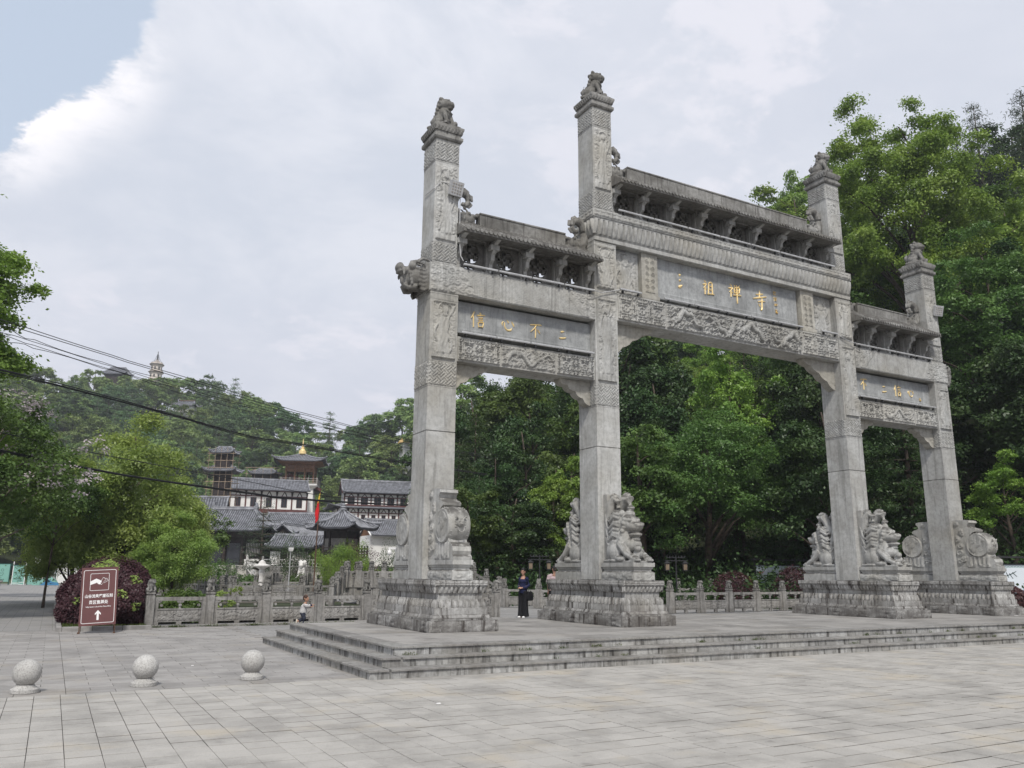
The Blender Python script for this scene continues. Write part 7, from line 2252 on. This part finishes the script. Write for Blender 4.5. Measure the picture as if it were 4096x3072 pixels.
# ------------------------------------------------------------------ notice boards
M['board_green'] = plain('pale_teal_board', (0.20, 0.40, 0.34), .6, .06, 1)
M['board_dark'] = plain('dark_green_frame', (0.03, 0.10, 0.085), .6, .1, 2)
M['board_grey'] = plain('pale_grey_board', (0.42, 0.42, 0.42), .6, .05, 1)
M['ink'] = plain('dark_ink_print', (0.03, 0.06, 0.05), .6, .1, 2)
M['board_blue'] = plain('blue_mountain_print', (0.06, 0.20, 0.36), .6, .2, 2)
M['board_pale'] = plain('pale_blue_board_print', (0.72, 0.77, 0.82), .5, .06, 1)
M['board_mount'] = plain('misty_mountain_print', (0.40, 0.50, 0.60), .5, .1, 1)
bz = R(-28.7)
def strokes(b, pts, w, y):
    for s_ in pts:
        for i in range(len(s_)-1):
            (x0, z0), (x1, z1) = s_[i], s_[i+1]; dx, dz = x1-x0, z1-z0; l = math.hypot(dx, dz)+1e-6; nx_, nz_ = -dz/l*w, dx/l*w
            b.add([(x0+nx_, y, z0+nz_), (x1+nx_*.7, y, z1+nz_*.7), (x1-nx_*.7, y, z1-nz_*.7), (x0-nx_, y, z0-nz_)], [(3, 2, 1, 0)])
def board(x, y, w, h, z0, mat, label, art, frame='board_dark', posts=True):
    t = thing('display_board', label, 'display board', (x, y, 0), bz, 'green display boards at the end of the path')
    MB().box(-w/2, w/2, -.03, .03, z0, z0+h).obj('panel', M[mat], t)
    for s in (-1, 1): MB().box(s*w/2-.035, s*w/2+.035, -.05, .05, 0, z0+h+(.45 if frame == 'sign_white' else .06)).obj('post', M[frame], t)
    MB().box(-w/2-.25, w/2+.25, -.05, .05, z0+h, z0+h+.07).obj('top_rail', M[frame if frame != 'sign_white' else 'board_dark'], t)
    b = MB(); strokes(b, art, .022, -.034); b.obj('ink_drawing', M['ink'], t)
    return t
def textline(t, body, size, x, z, mat='ink', vertical=False):
    if vertical: body = '\n'.join(body)
    me = text_mesh(body, size, 'lettering', .002); me.transform(Matrix.Translation((x, -.036, z)))
    link('lettering', me, M[mat], t)
def circ(cx, cz, rx, rz, a0, a1, n=9): return [(cx+rx*math.cos(a0+(a1-a0)*i/n), cz+rz*math.sin(a0+(a1-a0)*i/n)) for i in range(n+1)]
dr1 = [circ(-.3, 1.3, .3, .18, 0, 3), circ(.2, 1.45, .25, .15, 3, 6), circ(.3, 1.65, .15, .14, 0, 6.2), [(-.6, 1.0), (-.2, 1.1), (.3, 1.0), (.5, 1.3)]]
t = board(-23.6, 93.2, 2.3, 1.95, .35, 'board_green', 'leftmost pale teal display board with faint line drawing', dr1, 'board_dark')
textline(t, '如如不動心', .2, -.2, .75); textline(t, '不取於相', .16, .3, .5)
dr2 = [circ(0, 1.35, .28, .38, 0, 6.28), circ(0, 1.75, .33, .16, 0, 3.14), [(-.6, 1.35), (-.25, 1.4)], [(.25, 1.4), (.55, 1.4)], circ(0, 1.0, .45, .25, 0, 3.1), [(-.1, 1.0), (.0, .75), (.12, 1.0)], [(-.15, 1.4), (.15, 1.42)]]
t = board(-21.65, 92.1, 1.42, 2.1, .05, 'board_green', 'pale teal display board in white frame with a sketched figure', dr2, 'sign_white')
textline(t, '不取於相如', .19, -.1, .62); textline(t, '如不動', .17, .2, .4)
cl_ = MB(); strokes(cl_, [[(-.65, .22), (.2, .22), (.4, .30), (.65, .30)], [(-.6, .10), (0, .10), (.2, .05), (.6, .05)]], .025, -.036); cl_.obj('cloud_lines', M['sign_white'], t)
dr3 = [circ(.1, 1.75, .35, .2, 0, 3.14), circ(.1, 1.45, .33, .42, 2.2, 6.2), [(-.25, 1.5), (-.2, 1.0), (.0, .85), (.2, .95)], [(.1, 1.75), (.4, 1.72)], [(-.2, 1.3), (-.12, 1.1)], circ(.15, 1.15, .2, .15, 3.5, 6)]
t = board(-20.05, 91.3, 1.55, 2.15, .05, 'board_green', 'pale teal display board with an ink portrait', dr3)
textline(t, '本來無一物', .19, -.05, .62); textline(t, '何處惹塵', .17, .1, .4)
t = thing('display_board', 'narrow grey display board with brush writing and upturned top rail', 'display board', (-18.4, 90.4, 0), bz)
MB().box(-.52, .52, -.03, .03, .1, 2.0).obj('panel', M['board_grey'], t); MB().tube([(-.85, 0, 2.15), (-.7, 0, 2.02), (.7, 0, 2.02), (.85, 0, 2.15)], .045, 4).obj('top_rail', M['sign_white'], t)
for s in (-1, 1): MB().box(s*.52-.03, s*.52+.03, -.05, .05, 0, 2.0).obj('post', M['board_dark'], t)
textline(t, '人有南北', .22, -.2, 1.45, vertical=True); textline(t, '家鄉風物', .22, .25, 1.7, vertical=True)
t = thing('mountain_cutout', 'cut-out board of green and blue mountains at the end of the path', 'display board', (-18.9, 90.2, 0), bz)
MB().prism([(-1.5, 0), (-1.1, .25), (-.5, .55), (-.05, 1.05), (.15, 1.1), (.6, .95), (1.3, .5), (1.6, 0)], -.03, .03, 'y').obj('green_mountain', M['board_green'], t)
MB().prism([(-.6, 0), (-.1, .35), (.2, .68), (.5, .58), (.8, .38), (1.5, .3), (1.6, 0)], -.08, -.05, 'y').obj('blue_mountain', M['board_blue'], t)
# white house wall and banner behind the boards
t = thing('white_house', 'plain white house wall behind the display boards', 'building', (-16.5, 108, 0), TR)
MB().box(-5, 5, 0, 6, 0, 5.2).obj('wall', M['white_wall'], t); roof(t, 5.6, 4, 5.6, 5.2, 7.2, up=.1, pitch=.4, cy=3)
t = thing('pink_banner', 'small pink and white banner above the purple hedge', 'banner', (-15.7, 80, 0), bz)
MB().box(-.4, .4, -.03, .03, 2.0, 2.75).obj('white_part', M['sign_white'], t); MB().box(-.38, .38, -.045, -.031, 2.3, 2.72).obj('pink_part', plain('pink_print', (.7, .04, .25), .6, .05, 2), t)
for s in (-1, 1): MB().box(s*.36-.02, s*.36+.02, -.02, .02, 0, 2.0).obj('pole', M['alu'], t)
for i, (x, y) in enumerate(((-22.9, 68), (-23.4, 62.5))):
    t = thing('stone_table', ('stone table slab on legs by the left side of the path', 'second stone table nearer along the left side of the path')[i], 'stone table', (x, y, 0), 0, 'stone tables beside the path')
    MB().rings((0, 0), [(.75, .5, .62), (.78, .53, .66), (.78, .53, .76)]).obj('top', M['rail_stone'], t)
    for s in (-1, 1): MB().box(s*.5-.12, s*.5+.12, -.3, .3, 0, .62).obj('leg', M['rail_stone'], t)
# notice boards on the right
def notice(x, y, rz, w, label):
    t = thing('notice_board', label, 'notice board', (x, y, 0), rz, 'white notice boards before the wood')
    MB().box(-w/2, w/2, -.03, .03, .55, 2.3).obj('panel', M['board_pale'], t)
    MB().box(-w/2-.5, w/2+.5, -.35, .35, 2.62, 2.70).obj('canopy', M['black_metal'], t)
    for s in (-1, 1): MB().box(s*(w/2+.08)-.06, s*(w/2+.08)+.06, -.06, .06, 0, 2.75).obj('post', M['black_metal'], t)
    MB().box(-w/2, w/2, -.04, .04, 2.3, 2.36).obj('top_trim', M['black_metal'], t)
    f = MB()
    for k in range(int(w/.16)):
        xx = -w/2+.04+k*.16; frame_bars(f, xx, xx+.13, 2.17, 2.27, .015, -.0325, .01)
    f.obj('fret_border', M['board_green'], t)
    m_ = MB(); poly(m_, [(-w/2+.02, .57), (w/2-.02, .57), (w/2-.02, 1.0), (w*.3, 1.25), (w*.12, 1.1), (-w*.05, 1.35), (-w*.22, 1.12), (-w*.4, 1.4), (-w/2+.02, 1.2)], -.0328); m_.obj('misty_mountains', M['board_mount'], t)
    return t
t = notice(21.2, 18.5, R(-28), 3.0, 'white notice board with large brush characters and misty mountains behind the balustrade')
for ch, x, z, s_ in (('佛', -.60, 1.45, .55), ('禅', -.80, .92, .42)):
    me = text_mesh(ch, s_, 'lettering', .006); me.transform(Matrix.Translation((x, -.036, z))); link('lettering', me, M['ink'], t)
for k in range(5): textline(t, '慈悲喜捨清淨', .07, .35, 1.85-.14*k)
me = text_mesh('慧\n灯', .17, 'lettering', .003); me.transform(Matrix.Translation((.85, -.036, 1.7))); link('lettering', me, M['ink'], t)
b = MB(); strokes(b, [[(-1.45, 1.95), (-1.2, 1.85), (-1.0, 1.95)], [(-1.3, 1.88), (-1.15, 1.75)]], .02, -.036); b.obj('plum_branch', M['flag_red'], t)
t = notice(22.9, 4.2, R(-28), 3.0, 'white notice board with ink bamboo at the far right edge')
b = MB(); strokes(b, [[(-1.4, 1.75), (-1.1, 1.85), (-.8, 2.0)], [(-1.15, 1.9), (-1.0, 1.65)], [(-1.0, 1.95), (-.8, 1.75)], [(-1.3, 1.95), (-1.2, 1.7)]], .02, -.036); b.obj('ink_bamboo', M['ink'], t)
textline(t, '禅茶', .3, -.25, 1.1, 'flag_red', True)

# ------------------------------------------------------------------ overhead cables
def cable(label, pts, r, strands=1, spread=.12, seed=0):
    t = thing('overhead_cable', label, 'cable', pts[0], 0, 'overhead cables crossing on the left')
    p0 = Vector(pts[0]); rs_ = random.Random(seed)
    for k in range(strands):
        P_ = []
        n = len(pts)
        for i in range(n-1):
            a, b_ = Vector(pts[max(i-1, 0)]), Vector(pts[i]); c, d = Vector(pts[i+1]), Vector(pts[min(i+2, n-1)])
            for q in range(6):
                u = q/6
                p = 0.5*((2*b_)+(c-a)*u+(2*a-5*b_+4*c-d)*u*u+(3*b_-a-3*c+d)*u**3)
                P_.append(p-p0+Vector((0, 0, spread*(k-(strands-1)/2)*(1+.5*math.sin(i*1.7+q*.5+k*2)))))
        P_.append(Vector(pts[-1])-p0)
        MB().tube(P_, r, 5).obj('strand', M['cable'], t)
for a in CABLES: cable(*a)

# ------------------------------------------------------------------ weeds in the joints
rng = np.random.RandomState(12)
P = []
for k in range(46):
    q = rng.randint(0, 3)
    x, y = rng.uniform(-13, 12), -5.426+.325*q+.35
    z = ST*(q+1) if q < 2 else ST*2
    if q == 2: y = -5.426+.325*1+.33
    m = rng.randint(10, 40); P.append(np.array((x, y-.03, z+.02))+rng.normal(size=(m, 3))*np.array((.05, .012, .018)))
for k in range(60):
    m = rng.randint(10, 50); P.append(np.array((rng.uniform(-15.5, -8.5), 9.76, .02))+rng.normal(size=(m, 3))*np.array((.09, .02, .03)))
P = np.concatenate(P); P[:, 2] = np.abs(P[:, 2])
o = link('joint_weeds', leaves_mesh('joint_weeds', P, .045, rng, .0, None, .3, -1), M['grass']); tag(o, 'small tufts of weeds growing in the step and fence joints', 'weeds', kind='stuff')
b = MB()
rs_ = random.Random(3)
for (x, y, s_) in ((-13.6, -8.2, .03), (-15.9, -2.0, .02), (10.4, -2.1, .06)):
    z = ZP if x > 5 else .004
    b.box(x-s_, x+s_, y-s_*.6, y+s_*.6, z, z+.012)
tag(b.obj('litter', M['sign_white']), 'a few scraps of pale litter lying on the paving', 'litter', kind='stuff')
# ------------------------------------------------------------------ people
M['skin'] = plain('warm_skin', (.42, .235, .16), .55, .08, 12, .4)
M['hair'] = plain('black_hair', (.012, .010, .010), .5, .3, 20)
M['hair_grey'] = plain('short_grey_black_hair', (.05, .045, .042), .6, .4, 30)
M['hair_brown'] = plain('brown_hair', (.045, .022, .014), .6, .3, 30)
M['navy'] = plain('navy_knit', (.012, .016, .055), .85, .2, 12)
M['black_cloth'] = plain('black_cloth', (.010, .010, .012), .85, .3, 10)
M['pink_cloth'] = plain('pale_pink_cotton', (.66, .50, .50), .85, .06, 6)
M['denim'] = plain('dark_denim', (.035, .04, .06), .85, .3, 14)
M['shoe'] = plain('pale_shoe', (.55, .50, .42), .7, .2, 10)
def stripe_mat():
    t = NT('striped_jersey')
    g = t.n('ShaderNodeTexCoord').outputs['Object']
    w = t.n('ShaderNodeTexWave'); w.bands_direction = 'Z'; w.inputs['Scale'].default_value = 8.2; w.inputs['Distortion'].default_value = .5; w.inputs['Detail'].default_value = 0
    t.l(g, w.inputs['Vector'])
    return t.finish(t.mix(t.ramp(w.outputs['Fac'], .55, .70), (.72, .71, .69), (.05, .05, .065)), .85)
M['stripes'] = stripe_mat()
def hand(b, wrist, d, up, s, size=1.0):
    """palm, four bent fingers of unequal length and a thumb from the side of the palm"""
    w = Vector(wrist); d = Vector(d).normalized(); side = d.cross(Vector(up)).normalized()*s; up = side.cross(d).normalized()*s
    k = size
    pts0 = w+d*.045*k
    b.tube([w, pts0, w+d*.085*k], [.024*k, .033*k, .032*k], 8)
    for i, ln in enumerate((.062, .072, .068, .052)):
        o = w+d*.08*k+side*(.026-.0175*i)*k
        b.tube([o, o+d*ln*.5*k-up*.006*k, o+d*ln*.85*k-up*.024*k], [.0095*k, .009*k, .0075*k], 6)
    o = w+d*.03*k+side*.026*k
    b.tube([o, o+side*.022*k+d*.022*k, o+side*.026*k+d*.050*k-up*.008*k], [.013*k, .011*k, .009*k], 6)
def head(b, c, yaw, k=1.0, child=False):
    """skull, jaw, nose, brows, lips, chin and ears; faces -y before yaw"""
    s0 = len(b.v)
    b.ball((0, .012*k, .03*k), (.078*k, .096*k, .100*k), 16, 12)
    b.ball((0, -.022*k, -.042*k), (.058*k, .068*k, .068*k), 12, 10)
    b.ball((0, -.078*k, -.088*k), (.024*k, .020*k, .018*k), 8, 6)
    b.tube([(0, -.090*k, .025*k), (0, -.106*k, -.010*k), (0, -.112*k, -.024*k)], [.009*k, .012*k, .015*k], 6)
    b.tube([(-.022*k, -.090*k, -.054*k), (0, -.098*k, -.052*k), (.022*k, -.090*k, -.054*k)], .008*k, 6)
    for s in (-1, 1):
        b.ball((s*.034*k, -.080*k, .030*k), (.024*k, .013*k, .008*k), 8, 6)
        b.ball((s*.038*k, -.072*k, -.022*k), (.022*k, .018*k, .018*k), 8, 6)
        b.ball((s*.080*k, .008*k, -.008*k), (.012*k, .020*k, .032*k), 8, 6)
    b.xf(Matrix.Translation(c) @ Matrix.Rotation(yaw, 4, 'Z'), s0)
def eyes(parent, c, yaw, k):
    for s in (-1, 1):
        b = MB().ball((s*.033*k, -.086*k, .010*k), (.012*k, .006*k, .006*k), 8, 6)
        b.xf(Matrix.Translation(c) @ Matrix.Rotation(yaw, 4, 'Z')); b.obj('eye', M['hair'], parent)
def limb(b, pts, rad, n=10): b.tube(pts, rad, n)
def skinned(b, name, mat, parent, vox=.010):
    o = link(name, voxel(b, name, vox), mat, parent); return o

# woman in navy, hands folded before her, turned to the left
t = thing('person', 'woman in navy top and wide black trousers standing behind the platform, looking left', 'person', (-1.75, 10.35, 0), R(28))
K = 1.12
def v(x, y, z): return Vector((x*K, y*K, z*K))
# local frame: faces -x (to the viewer's left)
b = MB()
limb(b, [v(0, 0, .92), v(0, 0, 1.10), v(0, 0, 1.30), v(.01, 0, 1.40), v(0, 0, 1.46), v(-.01, 0, 1.52)], [.12*K, .11*K, .125*K, .09*K, .05*K, .048*K], 12)
for s in (-1, 1):
    limb(b, [v(0, s*.08, .92), v(-.01, s*.085, .50), v(.01, s*.08, .09)], [.09*K, .06*K, .04*K])
    b.ball(tuple(v(-.05, s*.08, .035)), (.11*K, .04*K, .035*K), 10, 6)
    limb(b, [v(.01, s*.14, 1.38), v(.05, s*.20, 1.14), v(-.12, s*.10, 1.04), v(-.17, s*.045, 1.05)], [.05*K, .042*K, .033*K, .027*K])
    hand(b, v(-.18, s*.04, 1.05), (-.6, -s*.75, -.1), (0, 0, 1), s, K)
head(b, v(-.01, 0, 1.60), R(-90)+R(22), K)
skinned(b, 'body', M['skin'], t, .011)
b = MB()
limb(b, [v(0, 0, .86), v(.0, 0, 1.0), v(0, 0, 1.14), v(0, 0, 1.32), v(.01, 0, 1.42)], [.152*K, .145*K, .135*K, .142*K, .085*K], 14)
b.ball(tuple(v(-.03, 0, 1.27)), (.135*K, .15*K, .10*K))
for s in (-1, 1):
    limb(b, [v(.01, s*.09, 1.38), v(.02, s*.155, 1.35), v(.06, s*.205, 1.14), v(-.05, s*.15, 1.06), v(-.15, s*.07, 1.05)], [.07*K, .068*K, .060*K, .052*K, .040*K])
skinned(b, 'knit_top', M['navy'], t, .013)
b = MB()
b.ball(tuple(v(0, 0, .90)), (.15*K, .165*K, .13*K))
for s in (-1, 1): limb(b, [v(0, s*.078, .92), v(.0, s*.085, .70), v(0, s*.088, .45), v(.01, s*.09, .22), v(.015, s*.095, .05)], [.115*K, .105*K, .10*K, .112*K, .128*K], 12)
skinned(b, 'wide_trousers', M['black_cloth'], t, .014)
b = MB()
hc = v(-.01, 0, 1.60)
b.ball((.012*K, 0, .045*K), (.100*K, .088*K, .092*K), 14, 10); b.ball((.085*K, .0, -.02*K), (.05*K, .05*K, .055*K), 10, 8); b.ball((.055*K, 0, -.01*K), (.055*K, .080*K, .07*K), 10, 8)
b.xf(Matrix.Translation(hc+Vector((.008, 0, .012))) @ Matrix.Rotation(R(22), 4, 'Z')); skinned(b, 'hair', M['hair'], t, .011)
eyes(t, hc, R(-68), K)
for s in (-1, 1): MB().ball(tuple(v(-.08, s*.09, .035)), (.13*K, .045*K, .04*K), 12, 8).obj('shoe', M['sign_white'], t, smooth=True)
t2 = thing('shoulder_bag', 'black shoulder bag hanging at the hip of the woman in navy', 'bag', t.location, t.rotation_euler.z)
b = MB(); b.rings((.10*K, -.215*K), [(.13*K, .035*K, .60*K), (.17*K, .05*K, .66*K), (.155*K, .05*K, .80*K), (.10*K, .03*K, .92*K)]); b.obj('bag_body', M['black_cloth'], t2, smooth=False)
MB().tube([v(.02, -.22, .90), v(-.02, -.17, 1.15), v(.0, -.10, 1.44), v(.07, -.10, 1.35), v(.16, -.21, .90)], .012, 5).obj('strap', M['black_cloth'], t2)

# man in pink, seen from behind
t = thing('person', 'man in pale pink shirt seen from behind beside the inner left pedestal', 'person', (-.55, 9.9, 0), R(-30)+PI)
K = 1.16
b = MB()
limb(b, [v(0, 0, .94), v(0, 0, 1.12), v(0, 0, 1.34), v(0, .01, 1.46), v(0, .0, 1.53), v(0, 0, 1.58)], [.13*K, .12*K, .14*K, .09*K, .058*K, .055*K], 12)
for s in (-1, 1):
    limb(b, [v(s*.09, 0, .94), v(s*.10, -.01, .50), v(s*.10, .01, .09)], [.09*K, .06*K, .042*K])
    b.ball(tuple(v(s*.10, -.06, .04)), (.045*K, .12*K, .04*K), 10, 6)
    limb(b, [v(s*.17, 0, 1.42), v(s*.225, .02, 1.15), v(s*.22, -.06, .92)], [.052*K, .042*K, .030*K])
    hand(b, v(s*.22, -.065, .90), (0, -.3, -1), (0, -1, 0), s, K)
head(b, v(0, -.01, 1.645), R(20), K)
skinned(b, 'body', M['skin'], t, .012)
b = MB()
limb(b, [v(0, 0, .84), v(0, 0, 1.0), v(0, 0, 1.2), v(0, 0, 1.36), v(0, .01, 1.47)], [.165*K, .155*K, .16*K, .165*K, .085*K], 14)
for s in (-1, 1): limb(b, [v(s*.08, 0, 1.42), v(s*.18, 0, 1.40), v(s*.235, .015, 1.20)], [.085*K, .082*K, .072*K])
o = skinned(b, 'pink_shirt', M['pink_cloth'], t, .014)
b = MB()
for s in (-1, 1): limb(b, [v(s*.08, 0, .92), v(s*.10, -.005, .5), v(s*.105, .01, .06)], [.125*K, .09*K, .075*K], 12)
b.ball(tuple(v(0, 0, .90)), (.16*K, .13*K, .12*K)); skinned(b, 'trousers', M['black_cloth'], t, .014)
b = MB(); b.ball((0, .022*K, .048*K), (.082*K, .092*K, .088*K), 14, 10); b.ball((0, .05*K, -.01*K), (.075*K, .055*K, .06*K), 10, 8)
b.xf(Matrix.Translation(v(0, -.01, 1.645)) @ Matrix.Rotation(R(20), 4, 'Z')); skinned(b, 'hair', M['hair_grey'], t, .011)
eyes(t, v(0, -.01, 1.645), R(20), K)
for s in (-1, 1): MB().ball(tuple(v(s*.105, -.07, .04)), (.052*K, .14*K, .045*K), 12, 8).obj('shoe', M['black_cloth'], t, smooth=True)

# small child running, arm stretched towards the balustrade
t = thing('person', 'small child in striped jersey and dark jeans running with one arm stretched out', 'person', (-11.05, 8.55, 0), R(-28))
K = 1.0
# local frame: faces +x (to the viewer's right), seen from slightly behind
b = MB()
limb(b, [v(0, 0, .42), v(.01, 0, .52), v(.03, 0, .66), v(.05, 0, .72), v(.055, 0, .77)], [.085, .085, .085, .055, .035], 12)
limb(b, [v(.0, -.05, .42), v(.05, -.05, .24), v(.02, -.05, .06)], [.065, .045, .032])
limb(b, [v(.0, .05, .42), v(.02, .05, .24), v(-.17, .05, .16)], [.065, .045, .032])
b.ball((.05, -.05, .03), (.075, .032, .03), 10, 6); b.ball((-.20, .05, .15), (.03, .03, .07), 10, 6)
limb(b, [v(.04, -.10, .68), v(.18, -.13, .64), v(.30, -.12, .68)], [.036, .030, .022]); hand(b, (.305, -.12, .682), (1, 0, .15), (0, 0, 1), 1, .62)
limb(b, [v(.04, .10, .68), v(.14, .13, .60), v(.24, .10, .62)], [.036, .030, .022]); hand(b, (.245, .10, .622), (1, -.1, .1), (0, 0, 1), -1, .62)
head(b, (.06, 0, .885), R(78), .92)
skinned(b, 'body', M['skin'], t, .009)
b = MB()
limb(b, [v(-.01, 0, .42), v(.0, 0, .50), v(.02, 0, .62), v(.045, 0, .71)], [.118, .112, .105, .065], 14)
limb(b, [v(.04, -.07, .68), v(.11, -.12, .655), v(.19, -.13, .645), v(.255, -.125, .665)], [.055, .050, .046, .040])
limb(b, [v(.04, .07, .68), v(.11, .12, .63), v(.19, .12, .61)], [.055, .050, .042])
skinned(b, 'striped_jersey', M['stripes'], t, .010)
MB().tube([(.245, -.125, .662), (.30, -.12, .68)], .034, 10).obj('navy_cuff', M['navy'], t)
b = MB()
b.ball((0, 0, .41), (.105, .11, .075))
limb(b, [v(.0, -.055, .42), v(.05, -.06, .25), v(.025, -.055, .06)], [.085, .070, .064], 12)
limb(b, [v(.0, .055, .42), v(.02, .06, .24), v(-.13, .055, .175)], [.085, .070, .060], 12)
skinned(b, 'jeans', M['denim'], t, .010)
MB().ball((.055, -.055, .032), (.095, .040, .034), 12, 8).obj('shoe', M['shoe'], t, smooth=True)
MB().ball((-.205, .055, .14), (.036, .040, .095), 12, 8).obj('shoe', M['shoe'], t, smooth=True)
b = MB(); b.ball((-.012, 0, .035), (.088, .080, .084), 14, 10); b.ball((-.04, 0, -.01), (.055, .070, .065), 10, 8)
b.xf(Matrix.Translation((.06, 0, .885)) @ Matrix.Rotation(R(-12), 4, 'Z')); skinned(b, 'hair', M['hair_brown'], t, .009)
eyes(t, (.06, 0, .885), R(78), .92)

# somebody far off behind the balustrades, only head and shoulders showing
t = thing('person', 'distant person in black, only head and shoulders above the far balustrade', 'person', (6.9, 41.5, 0), R(-20))
K = 1.12
b = MB(); limb(b, [v(0, 0, .9), v(0, 0, 1.3), v(0, 0, 1.5), v(0, 0, 1.56)], [.13*K, .14*K, .055*K, .05*K])
for s in (-1, 1):
    limb(b, [v(s*.09, 0, .92), v(s*.1, 0, .5), v(s*.1, 0, .08)], [.09*K, .065*K, .045*K]); b.ball(tuple(v(s*.1, -.05, .04)), (.05, .13, .05), 8, 6)
    limb(b, [v(s*.16, 0, 1.4), v(s*.22, 0, 1.15), v(s*.2, -.08, .95)], [.05*K, .04*K, .03*K]); hand(b, v(s*.2, -.08, .94), (0, -.3, -1), (0, -1, 0), s, K)
head(b, v(0, 0, 1.62), R(-25), K); skinned(b, 'body', M['skin'], t, .016)
b = MB(); limb(b, [v(0, 0, .8), v(0, 0, 1.2), v(0, 0, 1.4), v(0, 0, 1.46)], [.17*K, .16*K, .16*K, .08*K])
for s in (-1, 1): limb(b, [v(s*.1, 0, 1.4), v(s*.2, 0, 1.3), v(s*.22, 0, 1.1), v(s*.2, -.07, .98)], [.08*K, .075*K, .06*K, .05*K]); limb(b, [v(s*.09, 0, .9), v(s*.1, 0, .5), v(s*.1, 0, .08)], [.12*K, .09*K, .08*K])
skinned(b, 'black_clothes', M['black_cloth'], t, .018)
b = MB().ball((0, .02, .06), (.085*K, .095*K, .085*K)); b.xf(Matrix.Translation(v(0, 0, 1.62))); b.obj('hair', M['hair_grey'], t, smooth=True)

# ------------------------------------------------------------------ air
hz_m = bpy.data.materials.new('pale_haze'); hz_m.use_nodes = True
ht_ = hz_m.node_tree; ht_.nodes.clear()
pv = ht_.nodes.new('ShaderNodeVolumePrincipled'); pv.inputs['Density'].default_value = HAZE
pv.inputs['Color'].default_value = (.86, .90, .97, 1); pv.inputs['Anisotropy'].default_value = .2
om = ht_.nodes.new('ShaderNodeOutputMaterial'); ht_.links.new(pv.outputs[0], om.inputs['Volume'])
o = MB().box(-720, 720, -320, 720, -4, 128).obj('haze', hz_m); tag(o, 'pale summer haze in the air over the temple and the far hill', 'haze', kind='stuff')
